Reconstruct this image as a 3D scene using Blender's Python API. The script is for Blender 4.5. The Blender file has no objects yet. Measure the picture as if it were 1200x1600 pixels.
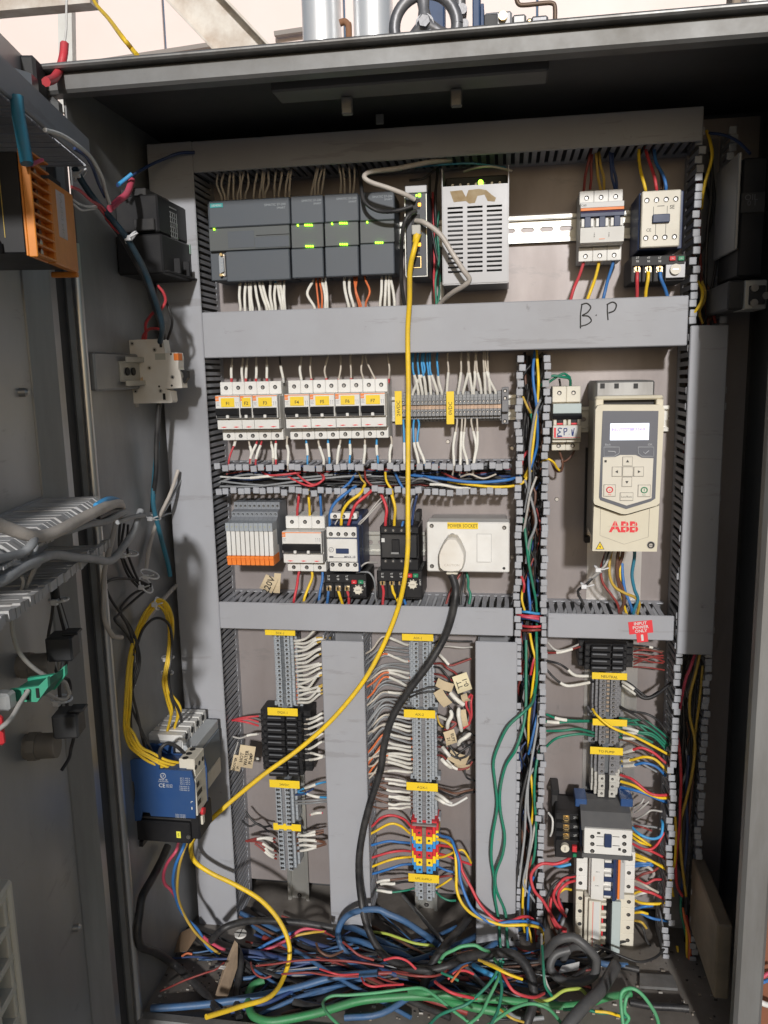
import bpy, math, random
from mathutils import Vector, Matrix
random.seed(11)
S = bpy.context.scene
COL = S.collection
# ------------------------------------------------------------------ camera, world, sun, exposure
ZC = 1.5                                   # eye height above the ground; mounting plate is the plane Y = 0
CAMD, FPX = 1.13, 1250.0
YAW, PITCH, ROLL = [math.radians(v) for v in (8.8488, 9.7326, -1.2672)]
_f = Vector((-math.sin(YAW)*math.cos(PITCH), math.cos(YAW)*math.cos(PITCH), -math.sin(PITCH)))
_r = Vector((math.cos(YAW), math.sin(YAW), 0)); _u = _r.cross(_f)
_R = _r*math.cos(ROLL)+_u*math.sin(ROLL); _U = -_r*math.sin(ROLL)+_u*math.cos(ROLL)
cam = bpy.data.cameras.new('camera'); camo = bpy.data.objects.new('camera', cam); COL.objects.link(camo)
camo.matrix_world = Matrix(((_R.x, _U.x, -_f.x, 0), (_R.y, _U.y, -_f.y, -CAMD), (_R.z, _U.z, -_f.z, ZC), (0, 0, 0, 1)))
cam.sensor_fit = 'VERTICAL'; cam.sensor_height = 36; cam.lens = 36*FPX/1600
cam.clip_start = .02; cam.clip_end = 500
S.camera = camo
SUN_DIR = Vector((-.14, 1, -.37)).normalized()
w = bpy.data.worlds.new('World'); S.world = w; w.use_nodes = True
nt = w.node_tree; bg = nt.nodes['Background']; sky = nt.nodes.new('ShaderNodeTexSky')
sky.sky_type = 'NISHITA'; sky.sun_disc = False
sky.sun_elevation = math.asin(-SUN_DIR.z); sky.sun_rotation = math.atan2(-SUN_DIR.x, -SUN_DIR.y)
sky.dust_density = 1.2; sky.ozone_density = .6; sky.air_density = 1.0
nt.links.new(sky.outputs[0], bg.inputs[0]); bg.inputs[1].default_value = .06
sl = bpy.data.lights.new('sun', 'SUN'); so = bpy.data.objects.new('sun', sl); COL.objects.link(so)
sl.energy = 2.95; sl.angle = math.radians(2.8); sl.color = (1, .985, .97)
so.rotation_euler = SUN_DIR.to_track_quat('-Z', 'Y').to_euler(); so.location = (0, -4, 4)
S.view_settings.view_transform = 'Standard'; S.view_settings.look = 'None'
S.view_settings.exposure = 0.0; S.view_settings.gamma = 1.0
S.cycles.max_bounces = 6; S.cycles.use_denoising = True

# ------------------------------------------------------------------ measuring: a pixel of the photograph at a known distance in front of the plate
def ray(px, py):
    d = _R*((px-600)/FPX)+_U*((800-py)/FPX)+_f
    return d/d.y
def U(px, py, d):
    v = ray(px, py)*(CAMD-d); return Vector((v.x, -d, v.z+ZC))
def R(x0, y0, x1, y1, d):                  # pixel rectangle -> x0, x1, z0, z1 at depth d
    xm, ym = (x0+x1)/2, (y0+y1)/2
    return U(x0, ym, d).x, U(x1, ym, d).x, U(xm, y1, d).z, U(xm, y0, d).z
def PX(d): return (CAMD-d)/FPX              # metres per pixel at depth d

# ------------------------------------------------------------------ mesh builder. Coordinates are x right, z up, d out of the plate (d = -Y)
_txt = {}
class M:
    def __init__(s): s.v = []; s.f = []; s.m = []; s.s = []
    def add(s, vs, fs, mi=0, sm=False):
        o = len(s.v); s.v += [tuple(p) for p in vs]
        for f in fs: s.f.append(tuple(o+i for i in f)); s.m.append(mi); s.s.append(sm)
        return s
    def box(s, x0, x1, z0, z1, d0, d1, c=0, mi=0):
        X, Y, Z = sorted((x0, x1)), sorted((-d0, -d1)), sorted((z0, z1))
        if c <= 0:
            vs = [(X[i], Y[j], Z[k]) for i in (0, 1) for j in (0, 1) for k in (0, 1)]
            return s.add(vs, [(0, 1, 3, 2), (4, 6, 7, 5), (0, 4, 5, 1), (2, 3, 7, 6), (0, 2, 6, 4), (1, 5, 7, 3)], mi)
        c = min(c, .45*min(X[1]-X[0], Y[1]-Y[0], Z[1]-Z[0]))
        B = (X, Y, Z); vs = []; ix = {}
        for i in (0, 1):
            for j in (0, 1):
                for k in (0, 1):
                    q = (i, j, k)
                    for a in range(3):
                        p = [B[t][q[t]] + (0 if t == a else (c if q[t] == 0 else -c)) for t in range(3)]
                        ix[q, a] = len(vs); vs.append(p)
        fs = []
        for a in range(3):
            b, e = (a+1) % 3, (a+2) % 3
            for sa in (0, 1):
                r = []
                for (tb, te) in ((0, 0), (1, 0), (1, 1), (0, 1)):
                    q = [0]*3; q[a] = sa; q[b] = tb; q[e] = te; r.append(ix[tuple(q), a])
                fs.append(r if sa else r[::-1])
            for sa in (0, 1):
                for sb in (0, 1):
                    q0 = [0]*3; q0[a] = sa; q0[b] = sb; q1 = list(q0); q1[e] = 1
                    r = [ix[tuple(q0), a], ix[tuple(q1), a], ix[tuple(q1), b], ix[tuple(q0), b]]
                    fs.append(r if sa == sb else r[::-1])
        for i in (0, 1):
            for j in (0, 1):
                for k in (0, 1):
                    r = [ix[(i, j, k), a] for a in range(3)]
                    fs.append(r if (i+j+k) % 2 else r[::-1])
        return s.add(vs, fs, mi)
    def prism(s, pts, a0, a1, axis='d', mi=0):      # axis d: pts are (x,z); axis x: pts are (d,z); axis z: pts are (x,d)
        n = len(pts)
        if axis == 'd': g = lambda p, t: (p[0], -t, p[1])
        elif axis == 'x': g = lambda p, t: (t, -p[0], p[1])
        else: g = lambda p, t: (p[0], -p[1], t)
        vs = [g(p, a0) for p in pts]+[g(p, a1) for p in pts]
        fs = [tuple(range(n))[::-1], tuple(range(n, 2*n))]+[(i, (i+1) % n, n+(i+1) % n, n+i) for i in range(n)]
        return s.add(vs, fs, mi)
    def cyl(s, p, q, r, r2=None, n=10, mi=0, sm=True, cap=True):
        p, q = Vector(p), Vector(q); r2 = r if r2 is None else r2
        a = (q-p).normalized(); b = a.orthogonal().normalized(); c = a.cross(b)
        vs = []
        for (o, rr) in ((p, r), (q, r2)):
            vs += [o+(b*math.cos(t)+c*math.sin(t))*rr for t in (2*math.pi*i/n for i in range(n))]
        s.add(vs, [(i, (i+1) % n, n+(i+1) % n, n+i) for i in range(n)], mi, sm)
        if cap: s.add(vs, [tuple(range(n))[::-1], tuple(range(n, 2*n))], mi)
        return s
    def disc(s, x, z, d0, d1, r, n=12, mi=0, r2=None): return s.cyl((x, -d0, z), (x, -d1, z), r, r2, n, mi)
    def tube(s, pts, r, n=7, mi=0, cap=True, rr=None):
        P = [Vector(p) for p in pts]; k = len(P); vs = []; nrm = None
        for i in range(k):
            t = (P[min(i+1, k-1)]-P[max(i-1, 0)]).normalized()
            nrm = t.orthogonal().normalized() if nrm is None else (nrm-t*nrm.dot(t)).normalized()
            b = t.cross(nrm); q = rr[i] if rr else r
            vs += [P[i]+(nrm*math.cos(a)+b*math.sin(a))*q for a in (2*math.pi*j/n for j in range(n))]
        s.add(vs, [(i*n+j, i*n+(j+1) % n, (i+1)*n+(j+1) % n, (i+1)*n+j) for i in range(k-1) for j in range(n)], mi, True)
        if cap: s.add(vs, [tuple(range(n))[::-1], tuple(range((k-1)*n, k*n))], mi)
        return s
    def text(s, t, x, z, d, size, mi=0, align='CENTER', rot=0, fr=None, sx=1, bold=0):
        if (t, bold) not in _txt:
            c = bpy.data.curves.new('lettering', 'FONT'); c.body = t; c.resolution_u = 2; c.align_x = 'LEFT'; c.offset = bold
            o = bpy.data.objects.new('lettering', c); me = bpy.data.meshes.new_from_object(o)
            _txt[t, bold] = ([tuple(v.co) for v in me.vertices], [tuple(p.vertices) for p in me.polygons])
            bpy.data.objects.remove(o); bpy.data.meshes.remove(me); bpy.data.curves.remove(c)
        vs, fs = _txt[t, bold]
        if not vs: return s
        a0, a1 = min(v[0] for v in vs), max(v[0] for v in vs); ofs = {'CENTER': (a0+a1)/2, 'LEFT': a0, 'RIGHT': a1}[align]
        ca, sa = math.cos(rot), math.sin(rot); out = []
        for v in vs:
            px, pz = (v[0]-ofs)*size*sx, (v[1]-.35)*size
            out.append((x+px*ca-pz*sa, -d, z+px*sa+pz*ca))
        return s.add(out, fs, mi)
    def xf(s, mx):
        s.v = [tuple(mx @ Vector(p)) for p in s.v]; return s
    def mesh(s, name, mats):
        me = bpy.data.meshes.new(name); me.from_pydata(s.v, [], s.f)
        for m in (mats if isinstance(mats, (list, tuple)) else [mats]): me.materials.append(m)
        me.polygons.foreach_set('material_index', s.m); me.polygons.foreach_set('use_smooth', s.s)
        me.update(); return me
    def obj(s, name, mats, parent=None, **kw):
        return link(name, s.mesh(name, mats), parent, **kw)
LOCAL = set()
def link(name, me, parent=None, label=None, cat=None, group=None, kind=None, loc=None):
    o = bpy.data.objects.new(name, me); COL.objects.link(o)
    if parent is not None:
        o.parent = parent
        base = Vector((0, 0, 0)) if (parent.name in LOCAL or parent.parent is not None or parent.type != 'EMPTY') else -parent.location
        o.location = base+(Vector(loc) if loc is not None else Vector((0, 0, 0)))
    elif loc is not None: o.location = loc
    for k, v in (('label', label), ('category', cat), ('group', group), ('kind', kind)):
        if v: o[k] = v
    return o
def thing(name, label, cat, loc, group=None):      # parts are given in world coordinates
    o = bpy.data.objects.new(name, None); COL.objects.link(o); o.empty_display_size = .02
    o.location = loc; o['label'] = label; o['category'] = cat
    if group: o['group'] = group
    return o
def device(name, label, cat, F, group=None):       # parts are given in the thing's own frame
    o = bpy.data.objects.new(name, None); COL.objects.link(o); o.empty_display_size = .02
    o.matrix_world = F; o['label'] = label; o['category'] = cat; LOCAL.add(o.name)
    if group: o['group'] = group
    return o
def at(px, py, d=0, rot=0):                         # a frame on the plate; rot turns it in the plate's plane
    return Matrix.Translation(U(px, py, d)) @ Matrix.Rotation(rot, 4, 'Y')
def smooth(pts, k=5):
    P = [Vector(p) for p in pts]
    if len(P) < 3: return [P[0].lerp(P[-1], i/k) for i in range(k+1)]
    Q = [P[0]*2-P[1]]+P+[P[-1]*2-P[-2]]; out = []
    for i in range(1, len(Q)-2):
        a, b, c, d = Q[i-1:i+3]
        for j in range(k):
            t = j/k
            out.append(.5*((2*b)+(c-a)*t+(2*a-5*b+4*c-d)*t*t+(3*b-a-3*c+d)*t**3))
    return out+[P[-1]]

# ------------------------------------------------------------------ materials
MAT = {}
def mat(name, col, rough=.5, metal=0., dirt=0., dcol=(.2, .17, .13), scale=12., bump=0., emit=0., stretch=None, spec=.5, fine=0., scuff=0):
    if name in MAT: return MAT[name]
    m = bpy.data.materials.new(name); m.use_nodes = True; t = m.node_tree; N = t.nodes; L = t.links
    b = N['Principled BSDF']; b.inputs['Base Color'].default_value = (*col, 1)
    b.inputs['Roughness'].default_value = rough; b.inputs['Metallic'].default_value = metal
    b.inputs['Specular IOR Level'].default_value = spec
    if emit:
        b.inputs['Emission Color'].default_value = (*col, 1); b.inputs['Emission Strength'].default_value = emit
    if dirt or bump or fine:
        g = N.new('ShaderNodeNewGeometry'); src = g.outputs['Position']
        if stretch:
            mp = N.new('ShaderNodeMapping'); mp.inputs['Scale'].default_value = stretch; L.new(src, mp.inputs['Vector']); src = mp.outputs[0]
        n1 = N.new('ShaderNodeTexNoise'); n1.inputs['Scale'].default_value = scale; n1.inputs['Detail'].default_value = 8; n1.inputs['Roughness'].default_value = .62
        L.new(src, n1.inputs['Vector'])
        cr = N.new('ShaderNodeValToRGB'); cr.color_ramp.elements[0].position = .38; cr.color_ramp.elements[1].position = .72
        L.new(n1.outputs['Fac'], cr.inputs['Fac'])
        if dirt:
            mx = N.new('ShaderNodeMix'); mx.data_type = 'RGBA'; mx.inputs['A'].default_value = (*col, 1); mx.inputs['B'].default_value = (*dcol, 1)
            mu = N.new('ShaderNodeMath'); mu.operation = 'MULTIPLY'; mu.inputs[1].default_value = dirt
            L.new(cr.outputs['Color'], mu.inputs[0]); L.new(mu.outputs[0], mx.inputs['Factor'])
            res = mx.outputs['Result']
            if scuff:                                        # fine scratches and small grubby spots
                for (sc_, st, lo, hi, amt, cc) in ((6, (1, 1, 9), .60, .64, .35, (.20, .19, .19)), (38, (1, 1, 1), .66, .76, .55, (.13, .12, .115)), (2.2, (1, 1, 1), .5, .8, .35, (.24, .225, .22))):
                    mp2 = N.new('ShaderNodeMapping'); mp2.inputs['Scale'].default_value = st; mp2.inputs['Rotation'].default_value = (.3, .5, .7); L.new(src, mp2.inputs['Vector'])
                    n3 = N.new('ShaderNodeTexNoise'); n3.inputs['Scale'].default_value = sc_; n3.inputs['Detail'].default_value = 6; n3.inputs['Roughness'].default_value = .7; L.new(mp2.outputs[0], n3.inputs['Vector'])
                    mr = N.new('ShaderNodeMapRange'); mr.inputs[1].default_value = lo; mr.inputs[2].default_value = hi; mr.inputs[4].default_value = amt; L.new(n3.outputs['Fac'], mr.inputs[0])
                    m2 = N.new('ShaderNodeMix'); m2.data_type = 'RGBA'; m2.inputs['B'].default_value = (*cc, 1); L.new(mr.outputs[0], m2.inputs['Factor']); L.new(res, m2.inputs['A']); res = m2.outputs['Result']
            L.new(res, b.inputs['Base Color'])
            ra = N.new('ShaderNodeMath'); ra.operation = 'MULTIPLY_ADD'; ra.inputs[1].default_value = .25; ra.inputs[2].default_value = max(0, rough-.08)
            L.new(n1.outputs['Fac'], ra.inputs[0]); L.new(ra.outputs[0], b.inputs['Roughness'])
        if bump:
            n2 = N.new('ShaderNodeTexNoise'); n2.inputs['Scale'].default_value = scale*6; n2.inputs['Detail'].default_value = 4
            L.new(src, n2.inputs['Vector'])
            bp = N.new('ShaderNodeBump'); bp.inputs['Strength'].default_value = bump; bp.inputs['Distance'].default_value = .002
            L.new(n2.outputs['Fac'], bp.inputs['Height']); L.new(bp.outputs[0], b.inputs['Normal'])
    MAT[name] = m; return m
GREYBROWN = (.17, .145, .12)
duct_m = mat('grey duct plastic', (.345, .352, .378), .5, 0, .5, (.29, .285, .295), 9, .05, scuff=1)
finger_m = mat('grey duct finger plastic', (.38, .39, .42), .5, 0, .5, (.2, .19, .19), 30)
plate_m = mat('galvanised mounting plate', (.315, .282, .275), .42, .3, .85, (.18, .152, .145), 7, .12, stretch=(1, 1, .35), scuff=1)
brushed_m = mat('brushed plate sheen', (.62, .6, .58), .33, .9, .5, (.42, .40, .39), 10, .1, stretch=(14, 1, .6))
steel_m = mat('dull stainless steel', (.30, .30, .295), .45, .6, .8, (.13, .115, .10), 6, .12, stretch=(3, 3, .5))
door_m = mat('scuffed door steel', (.44, .445, .44), .38, .55, .6, (.24, .24, .235), 3, .12, stretch=(1, 1, .5), scuff=1)
inner_m = mat('inner steel with painted shade', (.10, .10, .103), .45, .4, .6, (.05, .048, .046), 5, .1)  # interior shade painted into a darker copy of the cabinet steel
dsteel_m = mat('stained dark steel', (.33, .333, .335), .42, .5, .6, (.17, .168, .165), 5, .1, stretch=(2, 2, .8))
lip_m = mat('polished lip steel', (.22, .222, .222), .5, .5, .75, (.10, .09, .075), 8, .1)
rail_m = mat('zinc rail', (.55, .55, .52), .36, .8, .35, (.45, .42, .36), 25)
white_m = mat('white device plastic', (.72, .71, .68), .42, 0, .35, (.5, .46, .4), 26)
cream_m = mat('cream device plastic', (.68, .64, .54), .42, 0, .4, (.5, .45, .36), 22)
dustw_m = mat('stained white plastic', (.76, .73, .67), .5, 0, .6, (.58, .50, .40), 20)
black_m = mat('black plastic', (.014, .014, .016), .42, 0, .5, (.034, .032, .03), 25, spec=.3)
dusty_m = mat('dusty black plastic', (.026, .026, .028), .55, 0, .7, (.075, .07, .065), 22, spec=.3)
plc_m = mat('blue grey controller plastic', (.075, .088, .105), .48, 0, .4, (.1, .105, .11), 15)
plc2_m = mat('grey green controller plastic', (.088, .098, .10), .5, 0, .4, (.11, .11, .105), 15)
navy_m = mat('navy plastic', (.018, .035, .10), .42, 0, .35, (.05, .06, .09), 22)
blue_m = mat('blue contactor plastic', (.016, .06, .19), .42, 0, .4, (.06, .11, .2), 18)
tgrey_m = mat('grey terminal plastic', (.33, .36, .39), .5, 0, .5, (.24, .24, .24), 40)
tgrey2_m = mat('dark grey terminal plastic', (.20, .20, .21), .5, 0, .5, (.13, .12, .12), 40)
hole_m = mat('dark terminal opening', (.012, .012, .013), .6)
screw_m = mat('screw steel', (.55, .53, .5), .35, 1, .4, (.25, .22, .2), 60)
brass_m = mat('brass screw', (.72, .52, .24), .35, 1, .3, (.4, .3, .2), 60)
yellow_m = mat('yellow label', (.86, .60, .02), .45, 0, .3, (.62, .42, .06), 30)
ink_m = mat('black ink', (.025, .023, .02), .6)
winkm = mat('white print', (.62, .62, .6), .6)
red_m = mat('red plastic', (.62, .03, .04), .45, 0, .3, (.4, .05, .05), 30)
redink_m = mat('red print', (.72, .04, .05), .5)
orange_m = mat('orange plastic', (.85, .22, .03), .45, 0, .3, (.6, .2, .06), 30)
orel_m = mat('orange relay plastic', (.80, .27, .03), .42, 0, .6, (.45, .14, .03), 22)
green_m = mat('green plastic', (.02, .22, .10), .45)
tgreen_m = mat('green terminal plastic', (.02, .36, .22), .5, 0, .4, (.18, .28, .2), 25)
lblue_m = mat('light blue plastic', (.05, .28, .62), .45)
metalw_m = mat('painted grey metal', (.32, .32, .33), .4, .25, .4, (.38, .37, .37), 14)
paper_m = mat('kraft paper tag', (.58, .47, .31), .8, 0, .5, (.42, .33, .2), 30)
tie_m = mat('white cable tie', (.75, .75, .76), .4)
gled_m = mat('lit green led', (.35, 1.0, .03), .4, emit=3.5)
oled_m = mat('lit orange led', (1.0, .42, .03), .4, emit=3.0)
# ------------------------------------------------------------------ ground, backdrop building, cabinet shell, door
def zr(z): return z+ZC
m = M(); m.v = [(-60, -60, 0), (60, -60, 0), (60, 60, 0), (-60, 60, 0)]; m.f = [(0, 1, 2, 3)]; m.m = [0]; m.s = [False]
ground_m = mat('dusty concrete floor', (.13, .127, .122), .8, 0, .6, (.08, .076, .072), 3, .3)
m.obj('ground', ground_m, kind='structure')

X0, X1, ZT, ZB, DF = -.474, .262, .318, -.825, .28     # inside faces of the shell, relative to the eye; DF = depth of the front lip
cab = thing('control_cabinet', 'stainless steel control cabinet standing open with a dark interior', 'cabinet', (-.1, -.1, zr(-.93)))
XR = .325
M().box(X0-.004, X0-.001, zr(ZB-.04), zr(ZT+.005), -.035, DF-.02).obj('side_wall', dsteel_m, cab)
M().box(XR+.001, XR+.004, zr(ZB-.04), zr(ZT+.005), -.035, .149).obj('side_wall', dsteel_m, cab)
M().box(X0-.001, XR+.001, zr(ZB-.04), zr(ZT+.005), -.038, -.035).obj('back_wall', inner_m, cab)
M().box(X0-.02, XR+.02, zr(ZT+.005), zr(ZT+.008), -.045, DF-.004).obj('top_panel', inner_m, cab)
floor_m = mat('dirty cabinet floor', (.25, .225, .20), .65, .1, .85, (.085, .07, .058), 9, .3)
M().prism([(X0-.001, -.034), (X0-.001, DF-.02), (X1+.026, DF-.02), (XR+.001, .148), (XR+.001, -.034)], zr(ZB-.045), zr(ZB-.002), 'z').obj('floor_panel', floor_m, cab)
for px, py in ((845, 660), (870, 780), (905, 930), (800, 700), (800, 870), (1030, 690), (728, 905), (800, 1180), (610, 1250), (860, 1230), (700, 690)):
    p = U(px, py, 0); b = M(); screw_ = b.cyl((p.x, -.0004, p.z), (p.x, -.0022, p.z), .0032, .0024, 12); b.obj('plate_bolt', screw_m, cab)
# rounded front lips
def lip(pts):
    return M().tube(pts, .013, 10)
lp = M(); lp.box(X0-.022, XR+.025, zr(.302), zr(.3225), DF-.022, DF, .003); lp.obj('front_lip', lip_m, cab)
lp = M(); lp.box(X0-.022, XR+.025, zr(.3225), zr(.328), DF-.035, DF+.012, .002); lp.obj('rain_lip', steel_m, cab)
lp = M(); lp.box(X0-.022, X0-.002, zr(ZB-.04), zr(.301), DF-.02, DF, .006); lp.obj('front_lip', lip_m, cab)
M().cyl((X0+.0005, -DF+.0085, zr(ZB-.02)), (X0+.0005, -DF+.0085, zr(.15)), .0058, n=18).obj('lip_edge', mat('bright rolled edge', (.62, .62, .62), .3, .9, .3, (.4, .39, .38), 5), cab)
lp = M(); lp.box(X1-.003, X1+.027, zr(ZB-.04), zr(.301), DF-.02, DF, .004); lp.obj('front_lip', steel_m, cab)
M().prism([(X1+.0272, .262), (X1+.0272, .267), (XR+.005, .153), (XR+.002, .1495)], zr(ZB-.04), zr(.301), 'z').obj('corner_channel', dsteel_m, cab)
lp = M(); lp.box(X0-.002, X1-.003, zr(ZB-.035), zr(ZB+.006), DF-.02, DF-.0005, .004); lp.obj('front_lip', steel_m, cab)
M().box(X0-.040, X0-.023, zr(ZB-.04), zr(.30), DF-.03, DF-.008, .003).obj('gasket_channel', mat('black rubber gasket', (.022, .022, .024), .7, 0, .4, (.06, .055, .05), 20), cab)
# mounting plate with bolts
pl = M().box(X0+.035, .312, zr(-.80), zr(.309), -.003, 0).obj('mounting_plate', plate_m, cab)
M().box(.112, .186, zr(-.76), U(980, 790, 0).z, .0002, .0015).obj('plate_sheen_strip', brushed_m, cab)  # brighter strip laid over the plate to imitate the plate's own reflection
# lamp holder strip under the roof panel
st = M().box(*[U(432, 130, .2).x, U(856, 115, .2).x], zr(.305), zr(.3175), .185, .225, .002).obj('lamp_strip', mat('dull lamp strip', (.2, .195, .19), .45, .4, .5, (.12, .11, .1), 8), cab)
for px in (542, 713):
    x = U(px, 150, .19).x
    M().box(x-.006, x+.006, zr(.287), zr(.305), .186, .194, .001).obj('strip_clip', steel_m, cab)
x = U(593, 192, .09).x
M().box(x-.005, x+.005, zr(.3045), zr(.3165), .085, .09, .001).obj('roof_clip', steel_m, cab)
# hinges on the left lip
for py in (890, 1480):
    p = U(139 if py < 1000 else 182, py, DF)
    h = M(); h.cyl((-.506, -DF-.006, p.z-.03), (-.506, -DF-.006, p.z+.03), .006, n=12); h.box(-.506, -.496, p.z-.026, p.z+.026, DF, DF+.004, .001)
    h.obj('hinge', dsteel_m, cab)
# channel bracket low on the right wall
br = M(); a, b, c_, d_ = R(1118, 1446, 1142, 1562, .2); br.box(a, b, c_, d_, .06, .2, .002)
br.obj('wall_bracket', mat('stained brown bracket', (.27, .22, .16), .6, .2, .7, (.12, .1, .08), 14, .2), cab)
# conduits hanging under the floor: cabinet feet
for fx in (X0+.05, X1-.05):
    for fd in (.0, .23):
        M().box(fx-.03, fx+.03, 0.004, zr(ZB-.046), fd-.03, fd+.03, .004).obj('foot', dsteel_m, cab)
# dome bolts on top
for px, py in ((478, 72), (1130, 25)):
    p = U(px, py+4, .2)
    b = M(); b.cyl((p.x, -.2, zr(.327)), (p.x, -.2, zr(.331)), .012, n=14); b.cyl((p.x, -.2, zr(.331)), (p.x, -.2, zr(.339)), .011, .005, 14); b.obj('dome_bolt', screw_m, cab)

# ---- door
AD = math.radians(12); HX, HY = -.497, -.285
DE = Vector((math.sin(AD), -math.cos(AD), 0)); DN = Vector((math.cos(AD), math.sin(AD), 0))
# door frame: local x = along the door towards the viewer, local -y = out of its inner face (towards the inside), z up
DOORF = Matrix(((DE.x, -DN.x, 0, HX), (DE.y, -DN.y, 0, HY), (0, 0, 1, ZC), (0, 0, 0, 1)))
def DU(px, py, t):                                   # pixel -> door coordinates (s, z) at distance t in front of the door's face
    v = ray(px, py); o = Vector((0, -CAMD, 0)); h = Vector((HX, HY, 0))
    k = (t-(o-h).dot(DN))/v.dot(DN); p = o+v*k
    return (p-h).dot(DE), p.z
door = device('cabinet_door', 'steel cabinet door swung open at the left with a long stiffener channel', 'door', DOORF)
door.parent = cab; door.matrix_world = DOORF @ Matrix.Identity(4)
door.matrix_parent_inverse = Matrix.Identity(4); door.matrix_basis = Matrix.Translation(-cab.location) @ DOORF
del door['category']; del door['label']
door['label'] = 'steel door swung open at the left'
M().box(0, .78, ZB-.03, .33, -.002, 0).obj('door_sheet', door_m, door)
M().box(.0, .78, .30, .331, -.02, -.0025).obj('top_edge', black_m, door)
M().box(-.003, .0305, ZB-.03, .329, -.012, .014, .003).obj('hinge_edge', mat('door rubber edge', (.03, .03, .032), .65, 0, .4, (.07, .065, .06), 20), door)
M().prism([(.032, .0), (.032, .012), (.044, .02), (.062, .02), (.086, .002), (.086, .0)], ZB-.02, .30, 'z').obj('stiffener', mat('stiffener steel', (.46, .455, .45), .32, .75, .6, (.25, .24, .23), 8, .1, stretch=(3, 3, .4)), door)
for px, py in ((41, 613), (124, 1449)):
    s, z = DU(px, py, .006)
    b = M(); b.cyl((s, 0, z), (s, -.006, z), .0045, n=12); b.cyl((s, -.006, z), (s, -.0085, z), .0043, .002, 12); b.obj('rivet', screw_m, door)

# ---- building behind the cabinet: roof sheets stood upright to catch the sun, purlins, pipes
sheet_m = mat('pale plastic roof sheet', (.86, .74, .70), .5, 0, .35, (.80, .64, .57), 1.2)
beam_m = mat('rusty white steel', (.70, .66, .60), .6, 0, .75, (.30, .19, .11), 9, .2)
ZB2 = 5.5
bk = thing('roof_sheet_backdrop', 'pale roof sheeting stood upright to catch the sun behind the cabinet, with steel purlins', 'wall', (-.5, 5.2, 0))
for i in range(7):
    M().box(-5.2+i*1.35, -5.2+i*1.35+1.335, .0, 5.6, -5.0+.004*(i % 2), -4.97+.004*(i % 2), .004).obj('upright_roof_sheet', sheet_m, bk)
def bk_beam(name, a, b, wid, d, mt, thick=.04):
    p, q = U(*a, d), U(*b, d); t = (q-p).normalized(); n = Vector((-t.z, 0, t.x))*wid/2
    m = M(); m.prism([((p+n).x, (p+n).z), ((q+n).x, (q+n).z), ((q-n).x, (q-n).z), ((p-n).x, (p-n).z)], d-thick, d); return m
bk_beam('strut', (118, 101), (335, 68), .03, -4.9, None).obj('strut', mat('grey strut', (.28, .25, .23), .6), bk)
bk_beam('strut', (428, 52), (476, 45), .03, -4.9, None).obj('strut', MAT['grey strut'], bk)
bm = bk_beam('post', (100, -30), (104, 175), .075, -3.0, None)
bm.obj('sheet_post', mat('pale painted post', (.66, .66, .63), .6, 0, .4, (.45, .42, .38), 10), None, label='pale painted steel post rising behind the open door', cat='post')
bm = bk_beam('beam', (-60, 10), (140, -8), .04, -1.2, None, .05)
bm.obj('steel_purlin', beam_m, None, label='rusty white purlin crossing the top left corner of the picture', cat='purlin')
# C-section diagonal rafter
p, q = U(268, -40, -1.3), U(410, 110, -1.3); t = (q-p).normalized(); n = Vector((-t.z, 0, t.x))
raf = thing('roof_rafter', 'thick rust stained diagonal channel beam left of the silver pipes', 'beam', p)
m = M(); h = .062
m.prism([((p+n*h).x, (p+n*h).z), ((q+n*h).x, (q+n*h).z), ((q-n*h).x, (q-n*h).z), ((p-n*h).x, (p-n*h).z)], -1.30, -1.294); m.obj('web', beam_m, raf)
for sg in (1, -1):
    m = M(); a0, a1 = n*h*sg, n*(h*sg-.006*sg)
    m.prism([((p+a0).x, (p+a0).z), ((q+a0).x, (q+a0).z), ((q+a1).x, (q+a1).z), ((p+a1).x, (p+a1).z)], -1.294, -1.25); m.obj('flange', beam_m, raf)
clad_m = mat('silver pipe cladding', (.80, .81, .82), .35, .55, .3, (.6, .6, .6), 8)
for a, b, lab in ((473, 533, 'left one of two silver clad pipes behind the cabinet'), (553, 614, 'right one of two silver clad pipes, beside the handwheel')):
    c, e = U(a, 40, -1.6), U(b, 40, -1.6); r = (e.x-c.x)/2; x = (c.x+e.x)/2
    pp = thing('clad_pipe', lab, 'pipe', (x, 1.6, .0), 'silver clad pipes')
    M().cyl((x, 1.6, 0.003), (x, 1.6, 4.2), r, n=28).obj('cladding', clad_m, pp)
    M().cyl((x, 1.6, zr(.86)), (x, 1.6, zr(.885)), r*1.02, n=28).obj('band', clad_m, pp)
pts = [U(x, y, -1.2) for x, y in ((531, 36), (538, 34), (543, 38), (545, 46), (545, 110))]
M().tube(smooth(pts, 4), .009, 10).obj('rusty_pipe', mat('rusty pipe', (.30, .15, .08), .8, 0, .5, (.15, .08, .05), 20), None, label='thin rusty bent pipe between the two silver pipes', cat='pipe')
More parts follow.
